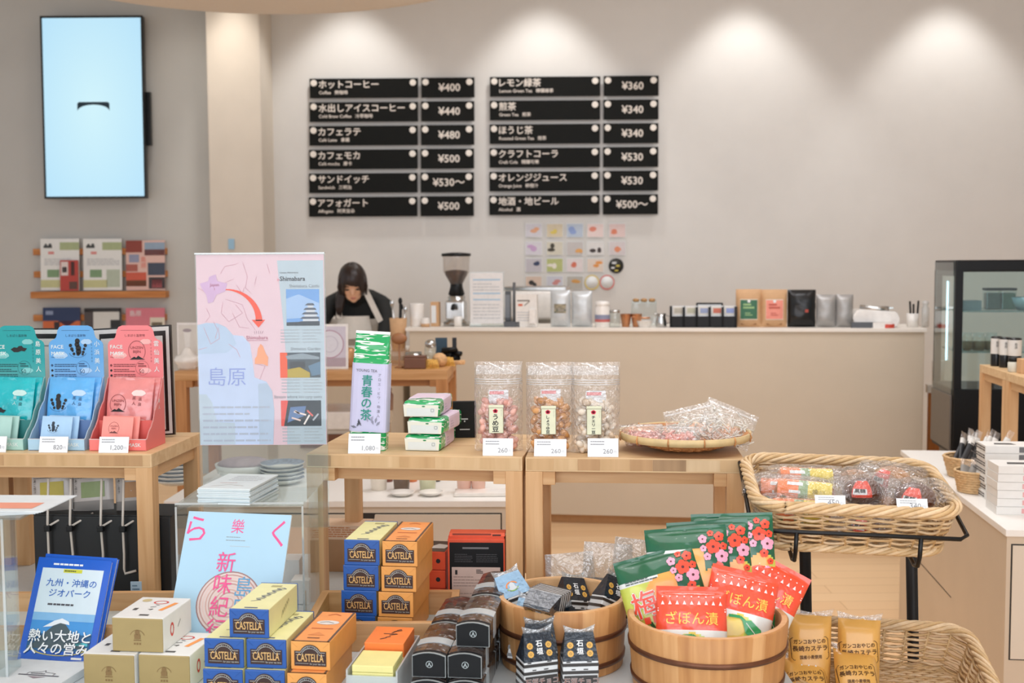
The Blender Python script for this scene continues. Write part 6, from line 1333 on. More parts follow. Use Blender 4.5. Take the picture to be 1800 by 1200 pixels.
for px, off, ry, l, w_, h_ in ((80, .245, 0, 'black edged white board standing behind the teal mask display', .19, .267), (236, .25, -3, 'black edged white board leaning behind the salmon pink mask display', .2, .27)):
    t = thing('framed_board', l, 'board', L_(px, off), TL_YAW, 'framed boards behind the mask displays', rx=-6, ry=ry)
    MB().b2((-w_ / 2, .003, 0), (w_ / 2, .012, h_), FRB).build('frame', t)
    mb = MB().rect(-w_ / 2 + .004, .004, w_ / 2 - .004, h_ - .004, FWH, front(0, .0022, 0)); mb.rect(-w_ / 2 + .02, .01, w_ / 2 - .012, h_ - .014, FRB, front(0, .0017, 0)).rect(-w_ / 2 + .024, .014, w_ / 2 - .02, h_ - .026, FWH, front(0, .0012, 0)).rect(-w_ / 2 + .05, h_ - .045, w_ / 2 - .05, h_ - .042, GREY, front(0, .0008, 0)); mb.build('sheet', t)

# ================================================================== clear stand with the regional poster
s_y = 2.47; sx0 = P(350, 700, s_y).x; sx1 = P(573, 700, s_y).x; zsh = .966
t = thing('acrylic_stand', 'clear acrylic leaflet stand between the oak tables holding the pink and blue poster', 'stand', (sx0, 2.29, ZL), 0)
sw = sx1 - sx0; wl_ = P(310, 900, 2.3).x - sx0; wr_ = P(535, 900, 2.3).x - sx0; zz = zsh - ZL
MB().b2((wl_, 0, zz - .004), (wr_, .178, zz), ACR).build('shelf', t); MB().b2((wl_, 0, zz), (wr_, .003, zz + .004), EDGE).build('shelf_lip', t)
for x, nm_ in ((wl_, 'side_panel'), (wr_ - .004, 'side_panel')): MB().b2((x, 0, 0), (x + .004, .178, zz - .004), ACR).b2((x, -.0006, 0), (x + .004, .0, zz - .004), EDGE).build(nm_, t)
zpt = P(460, 447, s_y).z - ZL; zpb = P(460, 782, s_y).z - ZL
MB().b2((-.002, .186, zz - .09), (sw + .002, .189, zpt + .004), ACR).b2((-.002, .178, zz - .09), (sw + .002, .181, zpt + .004), film('poster_cover', '#fbfdfd', .015, .02, .02, 0)).b2((-.002, .1775, zpt + .001), (sw + .002, .1895, zpt + .004), EDGE).build('back_panel', t)
PH = zpt - zpb; sc_ = sw / 227.
mb = MB().b2((0, .1815, zpb), (sw, .1835, zpt), mat('poster_pink', '#e3bfc8', .5, var=.015)); 
def px2(x, y): return ((x - 349) * sc_, (782 - y) * sc_)
def qq(l): return front(0, .1812 - .00012 * l, zpb)
def pol(pts, c, l): mb.poly([px2(*p) for p in pts], C_(c) if isinstance(c, str) else c, qq(l))
def lin_(pts, w_, c, l): mb.line([px2(*p) for p in pts], w_ * sc_, C_(c), qq(l))
pol([(493, 452), (575, 452), (575, 781), (505, 781), (507, 640), (502, 560)], '#b5c3cd', 1)
arc_ = [(349, 566), (365, 562), (385, 563), (400, 570), (412, 584), (430, 586), (442, 600), (446, 630), (449, 660), (470, 668), (480, 685), (483, 720), (480, 781), (349, 781)]
pol(arc_, '#bccbe6', 2); pol([(349, 566), (365, 562), (385, 563), (400, 570), (410, 582), (418, 600), (400, 616), (349, 618)], '#b0c4dc', 3); pol([(455, 672), (470, 670), (480, 685), (483, 720), (480, 781), (455, 781)], '#aebfd4', 3)
pol([(349, 690), (362, 690), (372, 705), (380, 740), (412, 742), (412, 781), (349, 781)], '#b6c5d2', 3)
ML = '#c58d9e'
for ln in ([(392, 475), (400, 462), (420, 458), (424, 456)], [(432, 455), (440, 480), (436, 500), (446, 510)], [(475, 458), (480, 475)], [(352, 500), (372, 512)], [(365, 535), (372, 550), (364, 560)], [(395, 525), (392, 545), (405, 560), (430, 545), (418, 530)], [(400, 520), (430, 530), (438, 555), (452, 575)], [(412, 545), (424, 570), (440, 572)], [(388, 500), (402, 490), (416, 484)], [(360, 570), (372, 600), (388, 590), (386, 570)], [(404, 600), (418, 610), (424, 624)], [(452, 636), (468, 640), (458, 664)], [(420, 495), (430, 510), (434, 500)], [(378, 560), (385, 575), (380, 590)], [(350, 610), (365, 606)], [(456, 480), (452, 496)]): lin_(ln, .7, ML, 4)
pol([(355, 492), (370, 488), (372, 480), (384, 476), (386, 488), (404, 492), (400, 506), (384, 512), (378, 525), (369, 527), (366, 512), (358, 500)], '#cba9cc', 5); mb.text('Japan', 8 * sc_, C_('#9a3c5a'), qq(6), at=px2(381, 497)); lin_([(381, 500), (381, 504)], .8, '#9a3c5a', 6)
# red arrow
pts = []
for i in range(15):
    k = i / 14; x = 401 + 58 * sin(k * pi / 2) ; y = 503 + 56 * (1 - cos(k * pi / 2)); pts.append((x, y, .8 + 5.2 * k))
up_ = []; dn_ = []
for i, (x, y, w_) in enumerate(pts):
    k = i / 14 * pi / 2; tx, ty = cos(k), sin(k); up_.append((x + ty * w_, y - tx * w_)); dn_.append((x - ty * w_, y + tx * w_))
for i in range(14): mb.poly([px2(*dn_[i]), px2(*dn_[i + 1]), px2(*up_[i + 1]), px2(*up_[i])], C_('#ee5034'), qq(7))
pol([(446, 557), (470, 557), (458, 571)], '#ee5034', 7)
mb.text('Shimabara', 9.5 * sc_, C_('#b0526e'), qq(6), at=px2(455, 592)); lin_([(436, 594), (474, 594)], .6, '#b0526e', 6); [lin_([(450 + 4 * i, 577), (451 + 3 * i, 582)], .7, '#a07888', 6) for i in range(5)]
pol([(461, 600), (465, 604), (470, 618), (474, 624), (473, 640), (464, 636), (450, 636), (450, 626), (454, 622), (456, 608)], '#f0a077', 7)
mb.text('島原', 36 * sc_, C_('#8f9fd6'), qq(6), at=px2(400, 672))
for i in range(6): mb.greek(*px2(355, 718 + 12 * i), *px2(476, 709 + 12 * i), 1, C_('#aab2c2'), qq(6), .35, i)
mb.text('Limited, Adventurous!'[:0] or 'Unzen Adventure', 4.6 * sc_, C_('#4a4a50'), qq(6), at=px2(514, 475)); mb.text('Shimabara', 11 * sc_, C_('#2c2c34'), qq(6), at=px2(520, 488), bold=.02); mb.text('in', 7 * sc_, C_('#d0506c'), qq(6), at=px2(495, 488))
for s_, y in (('Shimabara Castle', 500), ('Shimeiso Garden', 612)): mb.text(s_, 8.2 * sc_, C_('#7a828a'), qq(6), at=px2(541, y), sx=.95)
mb.text('Stream where koi carp swim', 8.2 * sc_, C_('#7a828a'), qq(6), at=px2(526, 698), sx=.9)
for y0, y1 in ((573, 600), (662, 690), (750, 778)): mb.greek(*px2(497, y1), *px2(530, y0), 5, C_('#a3adb4'), qq(6), .28, y0); mb.greek(*px2(536, y1), *px2(570, y0), 5, C_('#a3adb4'), qq(6), .28, y1)
# the three photographs on it
pol([(508, 503), (567, 503), (567, 568), (508, 568)], '#6f9fd8', 5); pol([(508, 520), (530, 512), (567, 528), (567, 552), (508, 556)], '#9dbce2', 6)
for i, (hw_, y) in enumerate(((6, 528), (9, 536), (12, 544), (15, 552), (19, 560))): pol([(550 - hw_ - 3, y + 4), (550 - hw_ + 2, y), (550 + min(hw_, 15), y), (min(567, 550 + hw_ + 3), y + 4)], '#565f6e', 8); pol([(550 - hw_ + 2, y + 8), (550 + min(hw_, 16), y + 8), (550 + min(hw_, 16), y + 4), (550 - hw_ + 2, y + 4)], '#c9cfd6', 7)
pol([(508, 562), (567, 560), (567, 568), (508, 568)], '#3a444c', 9)
pol([(495, 616), (567, 616), (567, 661), (495, 661)], '#4d5a62', 5); pol([(495, 616), (508, 616), (508, 661), (495, 661)], '#e85a34', 6); pol([(505, 622), (535, 617), (565, 624), (565, 628), (508, 628)], '#8a98a2', 7); pol([(508, 646), (530, 642), (548, 652), (548, 661), (508, 661)], '#b09a3a', 8); pol([(545, 640), (567, 632), (567, 655), (552, 658)], '#5f7e96', 7); pol([(512, 632), (540, 632), (540, 645), (512, 645)], '#3a3f44', 6)
pol([(495, 702), (567, 702), (567, 748), (495, 748)], '#303a42', 5); pol([(495, 702), (508, 702), (500, 748), (495, 748)], '#e2564c', 6); pol([(512, 714), (540, 712), (536, 730), (506, 742)], '#5c79a4', 6)
for a_, b_, c_ in (((518, 722), (540, 728), '#e8d8d2'), ((514, 733), (530, 738), '#d9c2ba'), ((542, 720), (552, 730), '#dc6a62'), ((536, 745), (546, 728), '#e6e0dc'), ((528, 726), (520, 720), '#c9b2aa'), ((552, 738), (562, 726), '#a8b2ba')): lin_([a_, b_], 3, c_, 8)
po = mb.build('poster', t, label='pink and pale blue regional poster with a red arrow')
# magazines lying on the shelf
MGW = mat('leaflet_pale', '#d3dfe2', .5, var=.03)
for i in range(9):
    mb = MB().b2((0, 0, 0), (.112, .16, .0034), MGW if i < 8 else C_('#d9e2e2'), bev=.0004)
    if i == 8: q = top(0, 0, .0037); mb.line([(.02, .02), (.05, .04), (.085, .03)], .0015, C_('#b7a89e'), q).greek(.03, .08, .1, .14, 4, LGREY, q, .25).line([(.025, .055), (.06, .06)], .0022, C_('#d39a96'), q)
    tag(mb.build('leaflet', None, V((P(345, 880, 2.3).x + random.uniform(0, .006), 2.297 + random.uniform(0, .004), zsh + .0006 + .0037 * i)), (0, 0, R(-9 + random.uniform(-1, 1)))), 'pale leaflet in the pile on the clear shelf, %s' % ('bottom', 'second from the bottom', 'third from the bottom', 'fourth from the bottom', 'in the middle', 'fourth from the top', 'third from the top', 'second from the top', 'topmost')[i], 'leaflet', 'pale leaflets piled on the clear shelf')
# light blue magazine leaning on the stand
mgp = XY(380, 2.105, ZL + .001); t = thing('magazine', 'light blue magazine with pink brush characters leaning on the clear stand', 'magazine', mgp, -2, None, -31, 2.2)
mw_, mh_ = .208, .297
mb = MB().b2((-mw_ / 2, 0, 0), (mw_ / 2, .006, mh_), WHITE).b2((-mw_ / 2, -.0006, 0), (mw_ / 2, .0, mh_), mat('magazine_blue', '#a6cbe0', .35, var=.02, scale=8)); q = front(0, -.0009, 0); MP = C_('#e2558e'); MBL = C_('#5a9cc6')
mb.text('ら', .062, MP, q, at=(-.082, .238), sx=.9).text('く', .062, MP, q, at=(.082, .235), sx=.8).text('樂', .032, MP, q, at=(0, .257), sx=.85); mb.greek(-.02, .237, .02, .25, 2, GREY, q, .2).rect(-.01, .228, .03, .2288, LGREY, q)
for i in range(9): mb.ring(.005, .115, .008 + .0058 * i, .0105 + .0058 * i, C_(('#c9a59c', '#d8bfb8', '#b8938c')[i % 3]), q, 36)
mb.disc(.005, .115, .062, C_('#d5c6c2'), front(0, -.0007, 0), 36).ring(.005, .115, .0605, .063, C_('#9a7a78'), front(0, -.0010, 0), 40)
q2 = front(0, -.0013, 0); mb.vtext('新味紀行', .043, MP, q2, at=(-.012, .196), step=1.02, sx=.9, bold=.004); mb.vtext('島原', .044, MBL, q2, at=(.03, .148), step=1.0, sx=.85); mb.build('magazine', t)
# blue book leaning in front of the oak tray
bp = XY(97, 2.125, ZL + .001); t = thing('blue_book', 'blue book with a volcano photo and white headline leaning before the oak tray', 'book', bp, 1, 'blue books before the oak tray', -27, 4.)
bw, bh = .143, .196
def dbook(t, full):
    MB().b2((-bw / 2 + .001, .0012, .001), (bw / 2 - .002, .011, bh - .001), WHITE).build('pages', t)
    mb = MB().b2((-bw / 2, -.0004, 0), (bw / 2, .001, bh), mat('book_blue', '#1d5cc4', .25, var=.03, coat=.5)).b2((-bw / 2, .011, 0), (bw / 2, .0122, bh), mat('book_blue', '#1d5cc4'))
    if full:
        q = front(0, -.0009, 0); q2 = front(0, -.0013, 0); q3 = front(0, -.0017, 0); DB = C_('#1f5fb4')
        mb.rect(-bw / 2 + .012, .088, bw / 2 - .012, bh - .02, mat('book_panel', '#cfdfe6', .35, var=.02), q).rect(-bw / 2 + .012, .045, bw / 2 - .012, .09, C_('#3f8fd0'), q).rect(-bw / 2 + .012, .075, bw / 2 - .012, .09, C_('#7fb4dc'), q2).rect(-bw / 2 + .012, .018, bw / 2 - .012, .05, C_('#1f5a86'), q2)
        mb.rect(-.018, bh - .028, .018, bh - .021, C_('#cfcf3c'), q2).greek(-.016, bh - .027, .016, bh - .022, 1, C_('#5a6030'), q3, .5).greek(-bw * .28, bh - .014, bw * .3, bh - .01, 1, WHITE, q, .9)
        mb.poly([(-.05, .03), (-.03, .052), (-.012, .07), (-.004, .074), (.006, .069), (.022, .052), (.046, .034), (.05, .024), (-.05, .022)], C_('#44545a'), q3).poly([(-.036, .062), (-.016, .075), (-.002, .08), (.012, .074), (.014, .068), (-.004, .071), (-.02, .064)], C_('#e2e8ec'), q3 @ T(0, 0, .0003)).ring(0, .026, .05, .056, C_('#b9b06a'), q3, 30, 180, 360, .3).rect(.03, .03, .055, .036, C_('#59c2cc'), q3)
        mb.text('九州・沖縄の', .0165, DB, q2, at=(.002, .142), bold=.012).text('ジオパーク', .0165, DB, q2, at=(.002, .122), bold=.012); mb.greek(-.036, .104, .036, .108, 1, C_('#4a4a50'), q2, .9)
        q4 = front(0, -.0026, 0); sh = C_('#163a58')
        for dx, m_, l in ((.0009, sh, 0), (0, WHITE, .0005)): mb.text('熱い大地と', .0245, m_, q4 @ T(0, 0, l), at=(.0 + dx, .037 - dx), bold=.02).text('人々の営み', .0245, m_, q4 @ T(0, 0, l), at=(-.002 + dx, .0135 - dx), bold=.02)
        mb.rect(bw * .2, .004, bw * .34, .008, WHITE, q)
    mb.build('cover', t)
dbook(t, True)
t2 = thing('blue_book', 'second blue book showing only its edge behind the front one', 'book', bp + V((.003, .0165, 0.002)), -1, 'blue books before the oak tray', -27, 4.); dbook(t2, False)
# grey leaflets in the corner
for i in range(6):
    mb = MB().b2((0, 0, 0), (.148, .2, .0022), C_('#d4dadb'))
    if i == 5: q = top(.086, .125, .0026); IN2 = C_('#55545c'); mb.line([(-.04, .0), (.04, .0)], .0045, IN2, q).line([(-.026, .012), (-.004, .016), (.0, .024), (.004, .016), (.026, .012), (.026, .004)], .0016, IN2, q).line([(-.026, .012), (-.026, .004)], .0016, IN2, q).greek(-.02, .006, .02, .01, 1, IN2, q, .9).poly([(-.018, -.006), (.018, -.006), (0, -.016)], C_('#8d7f86'), q)
    tag(mb.build('grey_leaflet', None, V((-.975 + .002 * i, 1.90, ZL + .0008 + .0027 * i)), (0, 0, R(-13 + .5 * i))), 'pale grey leaflet before the blue book, %s in its pile' % ('bottom', 'second from the bottom', 'third from the bottom', 'third from the top', 'second from the top', 'topmost with a dark crest')[i], 'leaflet', 'pale grey leaflets before the blue book')
# clear box at the picture edge with flyers on top
t = thing('acrylic_box', 'clear acrylic box at the picture edge with flyers on its top', 'stand', (-1.14, 2.0, ZL), 0); ax = P(8, 1000, 2.0).x + 1.14; az = G(30, 1, 1).z * 0 + (EYE - (906 - 467) / F * 2.03) - ZL
MB().b2((0, 0, 0), (ax, .004, az), ACR).b2((0, .05, 0), (ax, .054, az), ACR).build('panel', t); MB().b2((ax - .004, .004, 0), (ax, .05, az), ACR).b2((ax - .0045, -.0008, 0), (ax, .0, az), EDGE).build('side_panel', t); MB().b2((-.002, -.01, az), (ax + .035, .16, az + .004), ACR).build('shelf', t)
for i in range(4):
    mb = MB().b2((-.12, 0, 0), (.10, .14, .0016), C_('#dbe2e4')); 
    if i == 3: mb.rect(-.1, .02, .07, .07, C_('#e79a80'), top(0, 0, .002))
    tag(mb.build('flyer', None, V((-.955 + .006 * i, 1.995 + .004 * i, ZL + az + .0046 + .0022 * i)), (0, 0, R(12 - 5 * i))), 'white flyer lying on the clear box at the picture edge, %s' % ('bottom', 'second from the bottom', 'second from the top', 'topmost with an orange panel')[i], 'flyer', 'white flyers on the clear box')
# rack of pouches under the face mask table
t = thing('pouch_rack', 'black rack with white wire hooks under the face mask table', 'rack', (P(50, 950, 2.54).x, 2.57, ZL + .0006), -4)
rw = (300 - 50) / F * 2.56; MB().b2((0, 0, 0), (rw, .11, .183), mat('rack_black', '#111314', .5, var=.1), bev=.002).build('body', t); MB().b2((-.002, .004, .183), (rw + .004, .13, .186), mat('rack_black', '#111314')).build('ledge', t)
WIRE = mat('wire_white', '#c3bcb2', .35)
for i, px in enumerate((81, 122, 178, 218)):
    x = (px - 50) / F * 2.56; pts = [(x + .006, -.014, .272), (x, -.013, .17), (x + (.0, .004, .003, .001)[i], -.012, .10), (x, -.012, .066 if i == 3 else .004)]
    if i == 3: pts += [(x + .002, -.012, .055), (x + .028, -.012, .062)]
    MB().tube(pts, .0029, WIRE, 8).build('wire', t); MB().box((x, -.013, .158), (.014, .012, .014), BLACK, bev=.002).build('clamp', t); MB().tube([(x + .004, -.012, .164), (x + .04, .02, .186)], .0026, WIRE, 8).build('strut', t)
for i, (px, c1, c2) in enumerate(((74, '#b9a94a', 'yellow'), (148, '#8b9a6a', 'olive green'), (226, '#b98a5c', 'brown'))):
    x = (px - 50) / F * 2.56; o = thing('printed_pouch', 'grey pouch with a %s panel leaning in the black rack under the table' % c2, 'pouch', t.location + V((x, .035, .187)), -4, 'printed pouches in the black rack', -12, -5)
    mb = MB(); PB = mat('pouch_grey', '#bdb5ae', .35, var=.04, coat=.3); sf = mb.pillow(.098, .125, .03, lambda u, v: PB if v > .2 else C_('#8d8883'), None, crk=.0015, seed=i, seal=.03); mb.build('pouch', o)
    mb = MB(); W_ = lambda q_: sf(q_, .0014); [mb.rect(-.022 + .011 * k, .03, -.011 + .011 * k, .066, C_(c1), warp=W_) for k in range(5)]; mb.greek(-.04, .074, .04, .09, 4, C_('#6a625e'), fill=.35, warp=W_); mb.vtext('あご出汁', .008, C_('#4a4442'), at=(-.036, .07), warp=W_); mb.disc(.02, .098, .012, C_('#7a4038'), warp=W_, n=12); mb.build('print', o)
for i, (px, y_) in enumerate(((287, 2.58), (280, 2.66))):
    p = XY(px, y_, ZL + .0006); 
    t = thing('sauce_bottle', ('dark sauce bottle with a bronze cap and paper label beside the oak leg', 'dark sauce bottle half hidden behind the one with the paper label')[i], 'bottle', p, 0, 'dark sauce bottles under the table')
    MB().lathe([(.021, 0), (.022, .003), (.022, .07), (.012, .095), (.0105, .11)], mat('bottle_brown', '#1d1714', .15, coat=.5), 24).build('glass', t); MB().lathe([(.013, .105), (.0135, .107), (.0135, .126), (.011, .129), (0, .129)], mat('cap_bronze', '#a9703c', .4, .4), 20, cap0=False).build('cap', t)
    mb = MB().lathe([(.0226, .006), (.0226, .05)], mat('label_tan', '#b9a48c', .7), 24, cap0=False); mb.greek(-.012, .01, .014, .046, 4, C_('#6b5a4c'), front(0, -.0228, 0), .5); mb.build('label', t)
tag(MB().b2((-.012, 0, 0), (.012, .003, .055), C_('#a9c3d4')).greek(-.008, .02, .008, .05, 4, C_('#5f7f96'), front(0, -.0006, 0), .4).build('shelf_tag', None, XY(240, 2.475, ZL + .0006)), 'pale blue tag standing at the foot of the oak table leg', 'tag')
tag(MB().b2((-.02, -.004, 0), (.02, 0, .07), C_('#9cc4de')).build('wall_notice', None, P(407, 438, 7.715)), 'pale blue notice stuck low on the pillar above the poster', 'notice')

# ================================================================== wicker basket stand
WK = [mat('wicker_%d' % i, c, .5, var=.12, scale=60, bump=.2, bscale=160) for i, c in enumerate(('#d3b58a', '#c9a878', '#dcc19a'))]
IRON = mat('iron_black', '#131415', .4, .3)
def rrect(w, d, r, n):
    L1, L2 = w - 2 * r, d - 2 * r; segs = [L1, pi * r / 2, L2, pi * r / 2] * 2; tot = sum(segs); out = []
    for k in range(n):
        s_ = tot * k / n; i = 0
        while s_ > segs[i]: s_ -= segs[i]; i += 1
        c = [(w / 2 - r, -d / 2 + r), None, (w / 2 - r, d / 2 - r), None]
        if i == 0: p, nn = (-L1 / 2 + s_, -d / 2), (0, -1)
        elif i == 2: p, nn = (w / 2, -L2 / 2 + s_), (1, 0)
        elif i == 4: p, nn = (L1 / 2 - s_, d / 2), (0, 1)
        elif i == 6: p, nn = (-w / 2, L2 / 2 - s_), (-1, 0)
        else:
            a0 = {1: -pi / 2, 3: 0, 5: pi / 2, 7: pi}[i]; a = a0 + s_ / r; cx_, cy_ = {1: (w / 2 - r, -d / 2 + r), 3: (w / 2 - r, d / 2 - r), 5: (-w / 2 + r, d / 2 - r), 7: (-w / 2 + r, -d / 2 + r)}[i]
            p, nn = (cx_ + r * cos(a), cy_ + r * sin(a)), (cos(a), sin(a))
        out.append((p, nn))
    return out
def wicker(label, M):
    t = thing('wicker_basket', label, 'basket', (0, 0, 0), 0, 'wicker baskets on the black stand'); t.matrix_world = M
    w, d, h = .335, .235, .088; ns = 26; rows = 15; per = 8; n = ns * per; mb = MB()
    for j in range(rows):
        k = j / (rows - 1); P0 = rrect(w + .035 * k, d + .035 * k, .05, n); z = .006 + (h - .012) * k
        mb.tube([(p[0] + nn[0] * .0066 * cos(pi * i / per + pi * (j % 2)), p[1] + nn[1] * .0066 * cos(pi * i / per + pi * (j % 2)), z + .0008 * sin(i * .7 + j)) for i, (p, nn) in enumerate(P0)], .0027, WK[j % 3], 6, True)
    Pb = rrect(w, d, .05, ns * 2); Pt = rrect(w + .035, d + .035, .05, ns * 2)
    for i in range(0, ns * 2, 2): mb.tube([(*Pb[i + 1][0], 0), (*Pt[i + 1][0], h)], .003, WK[1], 6)
    mb.build('woven_wall', t)
    fl = MB()
    for j in range(26): y = -d / 2 + .012 + j * (d - .024) / 25; fl.tube([(-w / 2 + .006 + (w - .012) * i / 40, y, .003 + .002 * cos(pi * i / 2 + pi * (j % 2))) for i in range(41)], .0036, WK[j % 3], 5)
    fl.build('woven_floor', t)
    def braid(nm_, w_, d_, z, R_, r_, strands, turns, n_):
        m2 = MB(); P1 = rrect(w_, d_, .055, n_)
        for s_ in range(strands):
            m2.tube([(p[0] + nn[0] * R_ * cos(a), p[1] + nn[1] * R_ * cos(a), z + R_ * .8 * sin(a)) for (p, nn), a in [(P1[i], 2 * pi * (turns * i / n_ + s_ / strands)) for i in range(n_)]], r_, WK[s_ % 3], 7, True)
        m2.build(nm_, t)
    braid('rim_braid', w + .042, d + .042, h + .004, .0092, .0043, 6, 8, 260); braid('base_braid', w + .006, d + .006, .004, .006, .0042, 5, 11, 240)
    return t
MBK = T(.664, 2.265, .919) @ RZ(-6) @ RY(1.6) @ RX(10)
MBL2 = T(.752, 2.265, .562) @ RZ(-7) @ RY(1.5) @ RX(13)
wicker('wicker basket of wrapped cakes on the upper tier of the black stand', MBK); wicker('wicker basket of kraft cake packs on the lower tier of the black stand', MBL2)
t = thing('basket_stand', 'black metal stand carrying the two wicker baskets', 'stand', (.70, 2.36, 0), -7)
INV = t.matrix_basis.inverted() if False else (T(.70, 2.36, 0) @ RZ(-7)).inverted()
for px, nm_ in ((1415, 0), (1602, 1)):
    a_ = INV @ P(px, 960, 2.46); b_ = INV @ P(px + 2, 1075, 2.46); b2 = a_ + (b_ - a_) * (a_.z / (a_.z - b_.z)); a2 = a_ + (a_ - b_) * .12; MB().tube([b2, a2], .0125, IRON, 16).build('post', t)
MB().b2((-.25, -.16, 0), (.25, -.12, .02), IRON).b2((-.25, .1, 0), (.25, .14, .02), IRON).b2((-.13, -.14, 0), (-.10, .12, .02), IRON).b2((.10, -.14, 0), (.13, .12, .02), IRON).build('foot_frame', t)
for Mb in (MBK, MBL2):
    L = INV @ Mb; mb = MB(); hw_, y0, y1, z_ = .198, -.163, .12, .055; pts = [(-hw_, y1, z_ + .03), (-hw_, y0 + .015, z_), (-hw_ + .015, y0, z_ - .002), (hw_ - .015, y0, z_ - .002), (hw_, y0 + .015, z_), (hw_, y1, z_ + .03)]
    mb.tube([L @ V(p) for p in pts], .0042, IRON, 10)
    for x in (-.115, .112): mb.tube([L @ V(p) for p in ((x, y0, z_ - .002), (x, y0 - .002, z_ - .04), (x, y0 + .006, z_ - .062), (x, y0 + .03, -.016), (x, y1, -.012))], .0042, IRON, 10)
    mb.tube([L @ V((-hw_, y0 + .03, z_)), L @ V((-hw_, y0 + .02, z_ - .045)), L @ V((-hw_ + .03, y0 + .06, -.02))], .0042, IRON, 8)
    mb.tube([L @ V((-hw_, y1, z_ + .03)), L @ V((-hw_ + .02, y1 + .0, -.012)), L @ V((hw_ - .02, y1, -.012)), L @ V((hw_, y1, z_ + .03))], .0042, IRON, 8); mb.build('wire_cradle', t)
# wrapped cakes in the upper basket
CAKE = mat('cake_brown', '#c07a40', .5, var=.2, scale=40, bump=.1); BUN = mat('bun_chocolate', '#5d3320', .35, var=.25, scale=25, coat=.3); BUNL = mat('bun_tan', '#b98552', .45, var=.2, scale=25); LY = mat('label_yellow', '#e6cf4e', .4, var=.05, coat=.3); LO = mat('label_orange', '#ee7a30', .4, var=.1, coat=.3); LG = mat('label_green', '#8faa7c', .4, var=.1, coat=.3); LR = mat('label_red', '#e2452e', .35, coat=.4)
WRAP = film('wrap_film', '#ffffff', .03, .1, .13, 1., 80)
def wrapper(t, w, d, h, sd, ears=.03):
    mb = MB(); sd_ = V((sd * 2.3, sd, 0))
    def fn(sg):
        def f(u, v):
            e = max(0, 1 - abs(2 * u - 1) ** 6) ** .5; f2 = max(0, 1 - abs(2 * v - 1) ** 3) ** .5; x = (u - .5) * (w + 2 * ears); y = (v - .5) * (d * (1 + .35 * (1 - e)))
            k = noise.noise(V((x * 40, y * 40, sg)) + sd_); z = h / 2 + sg * (h / 2 * e * f2 + .002) + .004 * k; return V((x, y, z))
        return f
    mb.grid(fn(1), 20, 14, WRAP).grid(fn(-1), 20, 14, WRAP, flip=True); mb.build('wrapper', t)
def cake(Ml, label, sd):
    t = thing('wrapped_cake', label, 'cake', (0, 0, 0), 0, 'wrapped long cakes in the basket'); t.matrix_world = MBK @ T(0, 0, .024) @ Ml; L_c, r = .118, .027
    mb = MB(); mb.tube([(-L_c / 2, 0, r), (-L_c / 2 + .006, 0, r), (-L_c / 2 + .012, 0, r), (L_c / 2 - .012, 0, r), (L_c / 2 - .005, 0, r), (L_c / 2, 0, r)], [.006, .018, r, r, .018, .006], CAKE, 18); mb.build('cake', t)
    lb = MB(); rr = r + .0012
    def band(x0, x1, m, a0, a1, e=0.): lb.grid(lambda u, v: V((x0 + (x1 - x0) * u, -(rr + e) * cos(R(a0 + (a1 - a0) * v)), r + (rr + e) * sin(R(a0 + (a1 - a0) * v)))), 3, 8, m, smooth=True)
    band(-.052, -.012, LO, -30, 80); band(-.012, .006, LG, -30, 80); band(.006, .052, LY, -30, 80); band(-.034, -.004, WHITE, 45, 62, .0005); band(-.03, -.008, WHITE, 12, 24, .0005)
    lb.disc(-.04, .006, .007, C_('#5d6f3c'), T(0, -rr - .001, r) @ RX(90) @ T(0, -.012, 0), 10); lb.text('焼', .011, C_('#8a7a2e'), T(0, -rr * cos(R(25)) - .001, r + rr * sin(R(25))) @ RX(65), at=(.02, -.004)).text('たて', .006, C_('#8a7a2e'), T(0, -rr * cos(R(25)) - .001, r + rr * sin(R(25))) @ RX(65), at=(.034, -.002)); lb.build('paper_label', t, label='orange, green and yellow paper label'); wrapper(t, L_c, r * 2.2, r * 2.15, sd)
cake(T(-.085, -.035, .028) @ RZ(-9) @ RX(-8), 'long wrapped cake with an orange and yellow label at the front of the basket', 1)
cake(T(-.075, .03, .032) @ RZ(2) @ RX(-4), 'long wrapped cake with a yellow label lying at the back of the basket', 2)
cake(T(-.115, -.004, .02) @ RZ(-4), 'long wrapped cake mostly hidden at the side of the basket', 3); cake(T(-.1, -.085, .010) @ RZ(-3), 'long wrapped cake lying low behind the front basket rim', 4)
def bun(Ml, label, sd, m, red=True, r=.039):
    t = thing('wrapped_bun', label, 'bun', (0, 0, 0), 0, 'wrapped buns in the basket'); t.matrix_world = MBK @ T(0, 0, .016) @ Ml
    mb = MB(); mb.ell((0, 0, r * .72), (r, r * .95, r * .72), m, nu=24, nv=14); mb.build('bun', t)
    if red:
        lb = MB(); q = T(-.012, 0, r * .72)
        def sfc(a, b_, e=1.03): return V((r * e * cos(a) * cos(b_), r * .95 * e * sin(a) * cos(b_), r * .72 + r * .72 * e * sin(b_)))
        lb.grid(lambda u, v: sfc(R(-150 + 58 * u), R(-8 + 70 * v)), 8, 8, LR, smooth=True); lb.grid(lambda u, v: sfc(R(-146 + 40 * u), R(4 + 22 * v), 1.045), 6, 4, WHITE, smooth=True)
        lb.text('黒糖', .011, INK, None, at=(0, 0), bold=.03, warp=lambda p: sfc(R(-126) + p.x / r, R(13) + p.y / r, 1.06)); lb.build('paper_label', t, label='red paper label with white panel')
    wrapper(t, r * 1.9, r * 2.1, r * 1.55, sd, .035)
bun(T(.03, -.03, .042) @ RZ(20) @ RX(-10), 'chocolate brown wrapped bun with a red label in the middle of the basket', 5, BUN); bun(T(.122, -.055, .046) @ RZ(8), 'dark wrapped bun with a red label at the front corner of the basket', 6, BUN)
